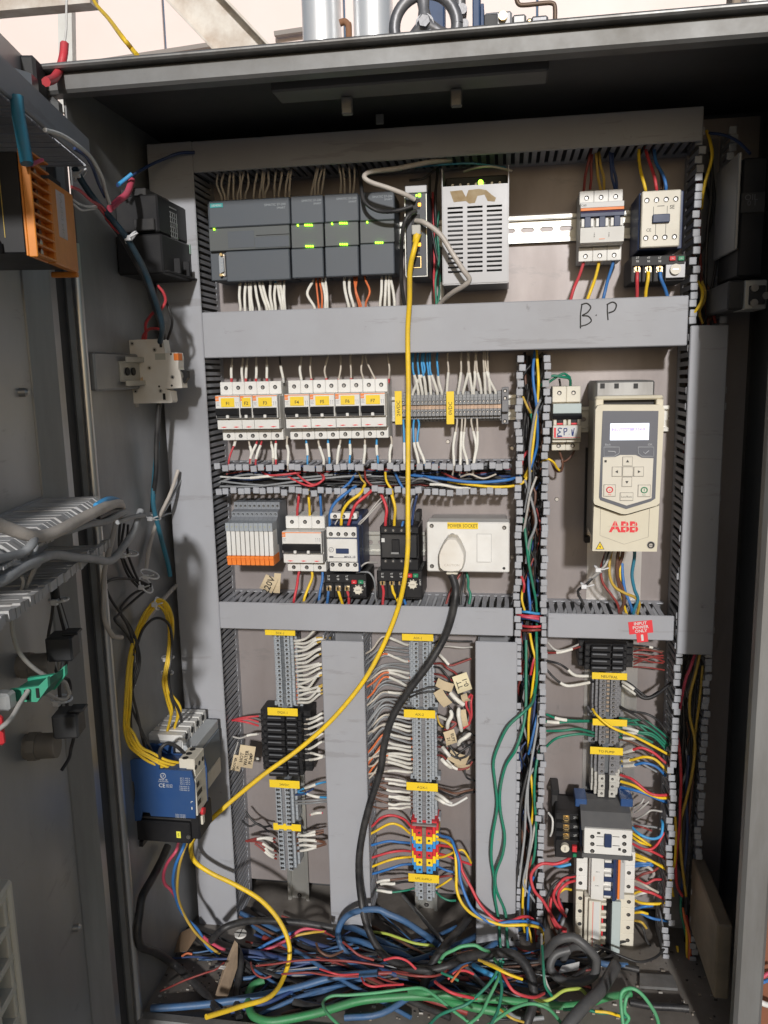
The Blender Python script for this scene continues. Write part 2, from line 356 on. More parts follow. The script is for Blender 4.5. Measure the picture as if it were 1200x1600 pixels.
# handwheel on its valve
c = U(665, 42, -.22); pxm = PX(-.22)
hw = thing('valve_handwheel', 'grey cast valve handwheel with three spokes above the cabinet', 'handwheel', c)
wm = mat('worn grey cast iron', (.16, .16, .17), .4, .5, .6, (.34, .34, .35), 20, .2)
Ro = 44*pxm; ring = [c+Vector((math.cos(a)*Ro*1.03, .0, math.sin(a)*Ro)) for a in (2*math.pi*i/36 for i in range(37))]
M().tube(ring, .0095, 8, cap=False).obj('rim', wm, hw)
for a in (215, 335, 95):
    e = c+Vector((math.cos(math.radians(a))*Ro, 0, math.sin(math.radians(a))*Ro)); mid = (c+e)/2
    M().tube([c+Vector((0, -.008, 0)), mid+Vector((0, -.004, 0)), e], .01, 8, rr=[.013, .0085, .011]).obj('spoke', wm, hw)
hb = M(); hb.cyl((c.x, c.y+.05, c.z), (c.x, c.y-.015, c.z), .014, n=16); hb.cyl((c.x, c.y-.015, c.z), (c.x, c.y-.024, c.z), .009, n=6, sm=False); hb.obj('hub', wm, hw)
vy = M(); vy.cyl((c.x, c.y+.05, c.z), (c.x, c.y+.34, c.z), .011, n=12); vy.obj('stem', screw_m, hw)
bluep = mat('blue painted steel', (.03, .07, .17), .5, 0, .4, (.08, .09, .12), 14)
p = U(678, 20, -.58); M().box(p.x-.022, p.x+.022, 0.004, zr(.95), -.60, -.56, .003).obj('blue_post', bluep, None, label='dark blue post behind the handwheel', cat='post')
p = U(745, 20, -.3); q = thing('blue_bracket', 'narrow dark blue upright bracket right of the handwheel', 'bracket', (p.x, .3, zr(.3)))
M().box(p.x-.006, p.x+.006, zr(.2), zr(.95), -.33, -.27, .002).obj('upright', bluep, q); M().box(p.x+.0065, p.x+.012, zr(.2), U(750, 14, -.3).z, -.33, -.28, .001).obj('gusset', bluep, q)
p = U(718, 45, -.3); m = M()
for dx, dz, r in ((0, .018, .012), (.004, -.004, .010), (-.002, -.028, .012)): m.cyl((p.x+dx, .3, p.z+dz), (p.x+dx+.006, .27, p.z+dz), r, r*.7, 10)
m.cyl((p.x, .31, p.z-.08), (p.x, .31, p.z+.09), .010, n=10); m.obj('valve_fitting', wm, None, label='greasy dark valve fitting behind the handwheel rim', cat='fitting')
hv = thing('hydraulic_valve', 'grey hydraulic valve block lying behind the top edge of the cabinet', 'valve', U(810, 40, -.12))
d = -.12
for (a, b, c_, e, dd, mt) in ((757, 27, 800, 52, .02, metalw_m), (800, 29, 822, 50, .016, steel_m), (822, 33, 832, 50, .012, brass_m), (829, 31, 856, 48, .016, wm), (856, 34, 870, 47, .01, screw_m)):
    r_ = R(a, b, c_, e, d); M().box(*r_, d-dd, d+dd, .003).obj('valve_section', mt, hv)
r_ = R(757, 34, 778, 52, d); M().box(*r_, d+.021, d+.026, .001).obj('coil', black_m, hv)
p = U(786, 37, d); M().disc(p.x, p.z, d+.02, d+.027, .006, 12).obj('plug', brass_m, hv)
pts = [U(x, y, -.12) for x, y in ((806, -6), (810, 6), (820, 8), (850, 5), (862, 5), (867, 11), (867, 40))]
M().tube(smooth(pts, 4), .0032, 8).obj('tube_line', mat('brown pipe', (.15, .10, .07), .5, .3), hv)
# black rag and timber on top of the cabinet
p0 = U(1048, 22, .05); p1 = U(1115, 14, .05)
m = M(); n = 12; z0 = zr(.3285)
row = []
for i in range(n+1):
    t = i/n; x = p0.x+(p1.x-p0.x)*t; h = .012*math.sin(math.pi*t)**.7*(1+.5*math.sin(t*9))+.0008
    for j, dd in enumerate((.0, .03, .07, .10)):
        row.append((x+.004*j, -dd-.004*math.sin(t*11), z0+h*(.4, 1, .9, .1)[j]+.004*(j == 1)*(t > .6)))
m.add(row, [(i*4+j, i*4+j+1, (i+1)*4+j+1, (i+1)*4+j) for i in range(n) for j in range(3)], 0, True)
m.obj('black_rag', mat('black cloth', (.012, .012, .014), .9), None, label='crumpled black rag lying on the cabinet roof', cat='rag')
a, b, c_, e = R(1140, -30, 1153, 16, -.2); M().box(a, b, zr(.2), zr(.6), -.22, -.18, .002).obj('timber_batten', mat('grey timber', (.40, .33, .26), .8, 0, .6, (.2, .15, .1), 20), None, label='weathered timber batten at the top right behind the cabinet', cat='timber')
a, b, c_, e = R(1168, -30, 1230, 14, -.2); M().box(a, b, zr(.2), zr(.6), -.24, -.2, .003).obj('white_board', white_m, None, label='white board edge at the top right corner', cat='board')
# things seen past the right edge of the cabinet
rb = mat('red brown painted board', (.24, .09, .045), .6, 0, .5, (.15, .06, .035), 8)
M().box(.37, .9, .0035, zr(-.30), -.10, -.07, .003).obj('brown_board', rb, None, label='red brown board leaning beyond the right side of the cabinet', cat='board')
M().box(.37, .9, zr(-.295), zr(-.262), -.12, -.06, .003).obj('white_rail', white_m, None, label='white rail along the top of the red brown board', cat='rail')
# cabinet roof cable gland with yellow cable
p = U(236, 96, .15)
gl = thing('cable_boot', 'black rubber boot on the cabinet roof taking a yellow cable', 'cable boot', (p.x, -.15, zr(.3285)))
m = M(); m.prism([(U(210, 84, .15).x, zr(.3585)), (U(216, 84, .15).x, zr(.3585)), (U(256, 97, .15).x, zr(.333)), (U(256, 97, .15).x, zr(.3285)), (U(208, 100, .15).x, zr(.3285))], .13, .17); m.obj('boot', black_m, gl)
# ------------------------------------------------------------------ wiring ducts
def finger_mesh(vert, side, depth, stem, head, tip, hd=.0022):
    m = M(); h = stem/2; k = head/2
    def bx(n0, n1, a0, a1, d0, d1, c=0):
        n0, n1 = sorted((n0*side, n1*side))
        m.box(n0, n1, a0, a1, d0, d1, c) if vert else m.box(a0, a1, n0, n1, d0, d1, c)
    bx(0, .0018, -h, h, 0, depth-hd)
    if tip: bx(-.0012, tip, -k, k, depth-hd+.0001, depth, .0007)
    return m.mesh('finger', finger_m)
def wall(parent, vert, pos, a0, a1, pitch, side, depth=.070, stem=.0055, head=.0088, tip=.0075, d0=.012, jit=.0005, skip=()):
    me = finger_mesh(vert, side, depth-d0, stem, head, tip)
    n = max(1, int(abs(a1-a0)/pitch)); b = M()
    if vert: b.box(pos, pos+.0018*side, min(a0, a1), max(a0, a1), .0005, d0-.0001)
    else: b.box(min(a0, a1), max(a0, a1), pos, pos+.0018*side, .0005, d0-.0001)
    b.obj('base_strip', finger_m, parent)
    for i in range(n):
        if i in skip: continue
        a = min(a0, a1)+pitch*(i+.5)
        j, k = random.uniform(-jit, jit), random.uniform(-jit, jit)
        loc = (pos+j, -d0, a+k) if vert else (a+k, -d0, pos+j)
        o = link('finger', me, parent, loc=loc)
        if tip: o.rotation_euler = (random.gauss(0, .02), random.gauss(0, .04), random.gauss(0, .02)) if not vert else (random.gauss(0, .015), random.gauss(0, .02), random.gauss(0, .02))
        if tip and random.random() < .05: o.rotation_euler.z += random.uniform(-.1, .1)
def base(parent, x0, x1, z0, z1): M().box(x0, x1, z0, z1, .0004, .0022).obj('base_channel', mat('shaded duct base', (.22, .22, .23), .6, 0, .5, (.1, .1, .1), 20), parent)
def cover(parent, x0, x1, z0, z1, d=.08, name='cover'):
    m = M(); m.box(x0-.0008, x1+.0008, z0-.0008, z1+.0008, d-.0035, d, .0012)
    return m.obj(name, duct_m, parent)
DC = .08
# left vertical, covered
xa, xb = -.4655, (U(315, 555, DC).x+U(357, 1180, DC).x)/2
zt, zb = zr(.302), U(340, 1451, DC).z
d_left = thing('wiring_duct', 'tall covered grey wiring duct down the left side of the plate', 'wiring duct', (xa, -.04, zb), 'grey wiring ducts')
cover(d_left, xa, xb, zb, zt, DC)
wall(d_left, True, xb-.001, zb, zt, .0082, -1, .0765, .0046, .0046, 0); wall(d_left, True, xa+.001, zb, zb+.04, .0082, 1, .0765, .0046, .0046, 0)
base(d_left, xa+.003, xb-.003, zb, zt)
# top
x0 = xb+.0018; x1 = U(1098, 195, DC).x; z1 = (U(305, 220, DC).z+U(1097, 168, DC).z)/2; z0 = (U(305, 265, DC).z+U(1097, 223, DC).z)/2
XTOP = x1
d_top = thing('wiring_duct', 'long covered grey duct along the very top of the plate', 'wiring duct', (x0, -.04, z0), 'grey wiring ducts')
cover(d_top, x0, x1, z0, z1); wall(d_top, False, z0+.001, x0, x1, .0105, 1, .0765, .0058, .0058, 0); base(d_top, x0, x1, z0+.003, z1)
# second row cover
x1 = U(1074, 503, DC).x; z1 = (U(311, 488, DC).z+U(1075, 464, DC).z)/2; z0 = (U(316, 557, DC).z+U(1073, 541, DC).z)/2
d_row2 = thing('wiring_duct', 'long covered grey duct with letters B.P handwritten at its right end', 'wiring duct', (x0, -.04, z0), 'grey wiring ducts')
cover(d_row2, x0, x1, z0, z1); wall(d_row2, False, z0+.001, x0, x1, .0105, 1, .0765, .0058, .0058, 0); wall(d_row2, False, z1-.001, x0, x1, .0105, -1, .0765, .0058, .0058, 0); base(d_row2, x0, x1, z0+.003, z1-.003)
hand = M()
def stroke(m, pts, d, r, mi=0, sm=True, k=5):
    P = [U(x, y, d) for x, y in pts]; P = smooth(P, k) if sm else P; m.tube(P, r, 5, mi)
for s_ in (((909, 477), (907, 492), (907, 513)), ((908, 476), (917, 474), (923, 480), (918, 488), (910, 493), (919, 494), (924, 501), (917, 507), (906, 510)), ((949, 475), (949, 487), (950, 500)), ((948, 476), (957, 472), (963, 476), (960, 485), (951, 489)), ((931, 492), (932, 493))):
    stroke(hand, s_, DC+.0002, .0009)
hand.obj('handwriting', ink_m, d_row2, label='handwritten letters B.P')
ZR2 = z0
# open horizontal duct (row of fingers)
xL = xb+.0018; xR = U(800, 740, .07).x
zt_ = U(560, 731, .07).z; zb_ = U(560, 767, .07).z
d_open = thing('wiring_duct', 'open grey duct without cover, bundled wires lying inside, below the breaker row', 'wiring duct', (xL, -.04, zb_), 'grey wiring ducts')
wall(d_open, False, zt_+.004, xL, xR, .01045, -1); wall(d_open, False, zb_-.004, xL, xR, .01045, 1); base(d_open, xL, xR, zb_, zt_)
ZO0, ZO1 = zb_, zt_
# fourth row cover
x1 = U(801, 975, DC).x; z1 = (U(342, 938, DC).z+U(802, 955, DC).z)/2; z0 = (U(343, 977, DC).z+U(800, 998, DC).z)/2
d_row4 = thing('wiring_duct', 'covered grey duct under the relays and the white power socket', 'wiring duct', (xL, -.04, z0), 'grey wiring ducts')
cover(d_row4, xL, x1, z0, z1); wall(d_row4, False, z1-.001, xL, x1, .0105, -1, .0765, .0058, .0058, 0); base(d_row4, xL, x1, z0, z1-.003)
wall(d_row4, False, z0+.001, xL, x1, .0105, 1, .0765, .0058, .0058, 0)
# centre vertical, open
xl = U(811, 860, .07).x; xr = U(850, 860, .07).x; ztop = U(830, 552, .07).z; zbot = U(830, 1492, .07).z
d_mid = thing('wiring_duct', 'open vertical grey duct full of coloured wires in the middle of the plate', 'wiring duct', (xl, -.04, zbot), 'grey wiring ducts')
wall(d_mid, True, xl-.004, zbot, ztop, .0105, 1, skip=(37, 38, 39)); wall(d_mid, True, xr+.004, zbot, ztop, .0105, -1); base(d_mid, xl, xr, zbot, ztop)
XML, XMR = xl, xr
# right lower horizontal cover
x0 = xr+.0065; x1 = U(1052, 985, DC).x; z1 = (U(853, 957, DC).z+U(1054, 966, DC).z)/2; z0 = (U(855, 990, DC).z+U(1050, 1006, DC).z)/2
d_drive = thing('wiring_duct', 'short covered grey duct under the drive carrying a red input power sticker', 'wiring duct', (x0, -.04, z0), 'grey wiring ducts')
cover(d_drive, x0, x1, z0, z1); wall(d_drive, False, z1-.001, x0, x1, .0118, -1, .0765, .0062, .0062, 0); base(d_drive, x0, x1, z0, z1-.003)
stk = M(); c = U(1001, 980, DC); a = math.radians(7)
stk.box(-.0152, .0152, -.0085, .0085, 0, .0004); stk.box(-.0065, .0078, -.0205, -.0083, 0.00005, .00045)
for t_, z_ in (('INPUT', .0055), ('POWER', .0003), ('ONLY', -.0048)): stk.text(t_, 0, z_, .0006, .0058, 1, bold=.02)
stk.box(-.0008, .0022, -.0185, -.0100, .0005, .0006, mi=1)
stk.xf(Matrix.Translation((c.x, -DC-.0002, c.z)) @ Matrix.Rotation(-a, 4, 'Y')); stk.obj('sticker', [redink_m, winkm], d_drive, label='red sticker reading INPUT POWER ONLY')
# right vertical duct
xl, xr = .2275, .263; zt, zb = zr(.285), zr(-.83)
d_right = thing('wiring_duct', 'tall grey duct at the right side, half covered, wires showing above and below', 'wiring duct', (xl, -.04, zb), 'grey wiring ducts')
wall(d_right, True, xl-.004, zb, zt, .0105, 1); wall(d_right, True, xr+.004, zb, zt, .0105, -1); base(d_right, xl, xr, zb, zt)
cz1, cz0 = U(1105, 509, .075).z, U(1078, 1022, .075).z
cover(d_right, xl-.004, xr+.004, cz0, cz1, .0755)
# lower vertical covers
xl, xr = U(510, 1220, DC).x, U(573, 1220, DC).x; z1 = U(535, 1003, DC).z; z0 = U(545, 1446, DC).z
d_low = thing('wiring_duct', 'covered vertical duct in the lower left, between two terminal columns', 'wiring duct', (xl, -.04, z0), 'grey wiring ducts')
cover(d_low, xl, xr, z0, z1); base(d_low, xl+.003, xr-.003, z0, z1)
wall(d_low, True, xr-.001, z0, z1+.016, .0082, -1, .0765, .0046, .0046, 0); wall(d_low, True, xl+.001, z0, z1+.016, .0105, 1, .0765, .0055, .0055, 0)
XLW = (xl, xr)
xl, xr = U(744, 1240, DC).x, U(806, 1240, DC).x; z1 = U(773, 1004, DC).z; z0 = U(778, 1479, DC).z
d_low2 = thing('wiring_duct', 'covered vertical duct in the lower middle with green wires hanging over it', 'wiring duct', (xl, -.04, z0), 'grey wiring ducts')
cover(d_low2, xl, xr, z0, z1); base(d_low2, xl+.003, xr-.003, z0, z1); wall(d_low2, True, xl+.001, z0, z1, .0105, 1, .0765, .0055, .0055, 0)
XLM = (xl, xr)
# ------------------------------------------------------------------ devices
class Dev:
    def __init__(s, name, label, cat, cx, cy, d, group=None, F=None):
        o = U(cx, cy, d); s.o = Vector((o.x, 0, o.z)) if F is None else None; s.group = group
        s.root = device(name, label, cat, Matrix.Translation(s.o) if F is None else F, group)
    def r(s, x0, y0, x1, y1, d):
        a = R(x0, y0, x1, y1, d); return a[0]-s.o.x, a[1]-s.o.x, a[2]-s.o.z, a[3]-s.o.z
    def p(s, x, y, d):
        v = U(x, y, d); return v.x-s.o.x, v.z-s.o.z
    def box(s, name, mt, x0, y0, x1, y1, d0, d1, c=.0008, parent=None, label=None):
        return M().box(*s.r(x0, y0, x1, y1, d1), d0, d1, c).obj(name, mt, parent or s.root, label=label)
    def put(s, name, mt, m, parent=None, label=None): return m.obj(name, mt, parent or s.root, label=label)
def screw(m, x, z, d, r=.003, mi=(0, 1, 2)):          # recessed screw: rim, dark hole, slotted head
    m.disc(x, z, d-.001, d+.0003, r*1.18, 14, mi[0]); m.disc(x, z, d-.001, d+.0005, r, 12, mi[1]); m.disc(x-.0002, z-.0004, d-.001, d+.0007, r*.55, 10, mi[2])
    m.box(x-r*.5, x+r*.5, z-.0006, z-.0001, d, d+.0009, mi=mi[1])

# ---- rails
def rail_h(label, x0, x1, yc, px_h, d0=.0003):
    a = U(x0, yc, .008); b = U(x1, yc, .008); z = (a.z+b.z)/2; h = .0175
    t = thing('din_rail', label, 'rail', ((a.x+b.x)/2, 0, z), 'slotted mounting rails')
    for sg in (1, -1):
        M().box(a.x, b.x, z+sg*.0125, z+sg*h, .0068, .008, .0003).obj('flange', rail_m, t)
        M().box(a.x, b.x, z+sg*.0118, z+sg*.0128, .0015, .0067).obj('web_side', rail_m, t)
    m = M(); m.box(a.x, b.x, z+.0032, z+.0117, .0006, .0018); m.box(a.x, b.x, z-.0117, z-.0032, .0006, .0018)
    x = a.x; i = 0
    while x < b.x:
        m.box(x, min(x+.0075, b.x), z-.0031, z+.0031, .0006, .0018)
        for (u, v) in ((x+.0075, 1), (x+.025, -1)):
            if u < b.x: m.prism([(u, z+.0031), (u+v*.0026, z+.0031), (u, z+.0012)], .0006, .0018); m.prism([(u, z-.0031), (u, z-.0012), (u+v*.0026, z-.0031)], .0006, .0018)
        x += .025
    m.obj('slotted_web', rail_m, t); return t
rail_h('zinc slotted rail behind the controller and the top right breaker', 352, 1010, 366, 40)
rail_h('zinc rail carrying the row of numbered yellow labelled breakers', 345, 806, 640, 40)
rail_h('zinc rail behind the slim relays and black contactor', 350, 664, 848, 40)
rail_h('zinc rail ending beside the small breaker left of the drive', 858, 1046, 655, 40)
def rail_v(label, xc, y0, y1):
    a = U(xc, y0, .008); b = U(xc, y1, .008); x = (a.x+b.x)/2
    t = thing('din_rail', label, 'rail', (x, 0, (a.z+b.z)/2), 'slotted mounting rails')
    for sg in (1, -1):
        M().box(x+sg*.0125, x+sg*.0175, b.z, a.z, .0068, .008, .0003).obj('flange', rail_m, t)
        M().box(x+sg*.0118, x+sg*.0128, b.z, a.z, .0015, .0067).obj('web_side', rail_m, t)
    M().box(x-.0117, x+.0117, b.z, a.z, .0006, .0018).obj('web', rail_m, t)
    b_ = M(); screw(b_, x, b.z+.012, .0019, .0035, (0, 1, 0)); b_.obj('screw', [screw_m, hole_m], t)
rail_v('vertical rail sticking out below the lower left terminal column', 458, 985, 1412)
rail_v('vertical rail sticking out below the coloured terminals', 663, 985, 1428)
rail_v('vertical rail behind the terminals below the drive', 952, 1000, 1480)

# ---- controller and its three expansion modules
def plc(x0, x1, yt, ya, yb, ym, label, text, leds):
    g = 'controller modules'; dv = Dev('controller_module', label, 'controller', (x0+x1)/2, (yt+yb)/2, .075, g)
    dv.box('housing', plc_m, x0+1, yt+2, x1-1, ym-2, .009, .066, .001)
    dv.box('upper_cover', plc_m, x0, yt, x1-.8, ya-.6, .0661, .075, .0012)
    dv.box('middle_panel', plc2_m, x0+.5, ya, x1-.8, yb, .0661, .0725, .0008)
    lo = x0+(27 if x1-x0 > 90 else 1)
    dv.box('lower_cover', plc_m, lo, yb+.8, x1-.8, ym, .0661, .075, .0012)
    m = M(); m.box(*dv.r(x0+1, ya-1.0, x1-2, ya+.4, .0732), .072, .0733)
    dv.put('seam', black_m, m)
    m = M()
    for (t_, px, py, sz) in text: m.text(t_, *dv.p(px, py, .0753), .0753, sz*PX(.0753), 0, 'RIGHT')
    dv.put('lettering', mat('grey print', (.33, .36, .38), .6), m)
    for (px, py, n) in leds:
        m = M()
        for i in range(n):
            x, z = dv.p(px+i*3.4, py, .0756); m.box(x-.0009, x+.0009, z-.0012, z+.0012, .0724, .0757, .0003)
        dv.put('led', gled_m, m)
    return dv
pc = plc(326, 453.5, 311, 354, 390, 438.5, 'widest grey blue controller unit with a teal tag at its upper left corner', [('SIMATIC S7-200', 446, 318.5, 5), ('SMART', 446, 324, 4.5)], [(334, 358, 1)])
pc.box('teal_tag', mat('teal tag', (.04, .33, .33), .5), 328, 317.5, 348, 324.5, .0751, .0756, .0002)
x, z = pc.p(338, 321, .0758); pc.put('lettering', winkm, M().text('SIEMENS', x, z, .0758, 4.4*PX(.075)))
pc.box('middle_line', black_m, 400, 366, 452, 367, .0726, .0730, 0); pc.box('middle_window', plc_m, 398, 369, 452, 386, .0726, .0731, .0003); pc.box('left_window', plc_m, 356, 361, 397, 387, .0726, .0729, .0003)
m = M(); a = pc.r(341, 396, 352, 432, .07); m.box(*a, .05, .068, .001, 0)
a = pc.r(343, 400, 350, 428, .07); m.prism([(a[0], a[3]), (a[1], a[3]-.003), (a[1], a[2]+.003), (a[0], a[2])], .068, .0715, 'd', 1)
for i in range(5):
    x, z = pc.p(346.5, 404+i*5, .0716); m.disc(x, z, .0715, .0719, .0007, 6, 0)
for yy in (398, 430): x, z = pc.p(346, yy, .07); m.cyl((x, -.068, z), (x, -.0725, z), .002, n=6, mi=2, sm=False)
pc.put('serial_port', [screw_m, tgrey_m, brass_m], m); 
plc(454.5, 506, 305.5, 350, 387, 434, 'first expansion module right of the wide controller unit', [('SIMATIC S7-200', 502, 312, 4.6), ('SMART', 502, 317.5, 4)], [(465, 352, 1), (476.5, 351.5, 4), (478, 384.5, 4)])
plc(507, 561, 302.5, 347, 384, 432, 'second expansion module, between two others of the controller row', [('SIMATIC S7-200', 557, 309, 4.6), ('SMART', 557, 314.5, 4)], [(518.5, 349.5, 1), (531, 348.5, 4), (531.5, 381.5, 4)])
plc(562, 617, 299.5, 345, 379.5, 429, 'rightmost expansion module beside the network switch', [('SIMATIC S7-200', 613, 306, 4.6), ('SMART', 613, 311, 4)], [(573.5, 347, 1), (587, 379, 4)])
# wall junction behind controller: grey side block
# ---- network switch
sw = Dev('network_switch', 'slim network switch with lit green and orange lamps and plugged cables', 'network switch', 652, 360, .098)
sw.box('housing', plc_m, 634.5, 291, 667, 431, .009, .0925, .001)
sw.box('front_face', mat('dark switch face', (.05, .055, .068), .45, 0, .3, (.1, .1, .1), 20), 635, 302, 666, 431, .0926, .0965, .0005)
sw.box('top_cap', metalw_m, 632.5, 289.5, 667, 301.5, .0926, .098, .0008)
for a in (632.5, 665.8): sw.box('edge_strip', rail_m, a, 302, a+1.6, 432, .0926, .098, .0003)
sw.box('edge_strip', rail_m, 634.5, 431, 667, 432.6, .0926, .098, .0003)
for y in (314, 338, 357, 380, 400):
    sw.box('port', black_m, 643, y-3, 656, y+13, .0964, .0972, .0004)
a = sw.r(645, 400, 658.5, 419, .0975); m = M(); m.box(a[0], a[1], a[2], a[3], .0964, .0974, .0004, 0); m.box(a[0]+.0012, a[1]-.0012, a[2]+.0012, a[3]-.0012, .0974, .0976, 0, 1); sw.put('port', [brass_m, hole_m], m)
for (y, mt) in ((305, gled_m), (319.5, oled_m), (344.5, gled_m), (361, oled_m), (367.5, gled_m), (382, oled_m)):
    sw.box('led', mt, 653, y-2.6, 657.5, y+2.6, .0964, .0978, .0004)
sw.box('led', gled_m, 649.5, 303.5, 652, 307, .0964, .0974, .0004)
# ---- power supply
ps = Dev('power_supply', 'perforated grey metal power supply with a brown stain and green lamp', 'power supply', 743, 365, .09)
x0, x1, z0, z1 = ps.r(692.5, 289, 793.5, 442, .09); xs = [ps.r(a, 300, b, 310, .09)[:2] for a, b in ((699, 723), (730, 754), (760.5, 784.5))]
zs = [ps.p(740, 323.5+i*7.15, .09)[1] for i in range(15)]; hh = .00125
m = M(); ze = [z1]+[v for z_ in zs for v in (z_+hh, z_-hh)]+[z0]
for i in range(0, len(ze), 2): m.box(x0, x1, ze[i+1], ze[i], .0885, .09)
xe = [x0]+[v for x_ in xs for v in (x_[0], x_[1])]+[x1]
for z_ in zs:
    for i in range(0, len(xe), 2): m.box(xe[i], xe[i+1], z_-hh, z_+hh, .0885, .09)
ps.put('front_cover', metalw_m, m)
M().box(x0+.001, x1-.001, z0-.0005, z1-.001, .010, .07).obj('inner_case', black_m, ps.root)
for xx in (x0-.0012, x1+.0002): M().box(xx, xx+.001, z0-.001, z1+.021, .009, .0905).obj('side_plate', metalw_m, ps.root)
M().box(x0, x1, z0-.0015, z0-.0002, .009, .089).obj('bottom_plate', metalw_m, ps.root)
m = M(); m.box(x0+.001, x1-.001, z1+.0005, z1+.018, .012, .055, .001, 0)
for i in range(7):
    xx = x0+.010+i*(x1-x0-.02)/6; screw(m, xx, z1+.009, .055, .003, (0, 0, 1))
ps.put('terminal_strip', [black_m, screw_m], m)
x, z = ps.p(751, 285, .085); ps.put('led', gled_m, M().disc(x, z, .08, .0862, .0032, 14))
st_m = mat('rubbed brown glue stain', (.27, .18, .075), .6, 0, .8, (.42, .34, .22), 55)
m = M(); m.prism([ps.p(*p_, .0902) for p_ in ((703, 299), (722, 297), (728, 308), (732, 297), (748, 295), (760, 297), (768, 304), (775, 309), (773, 315), (762, 314), (757, 304), (746, 306), (742, 317), (733, 318), (728, 314), (709, 316))], .09, .0902); ps.put('glue_stain', st_m, m)

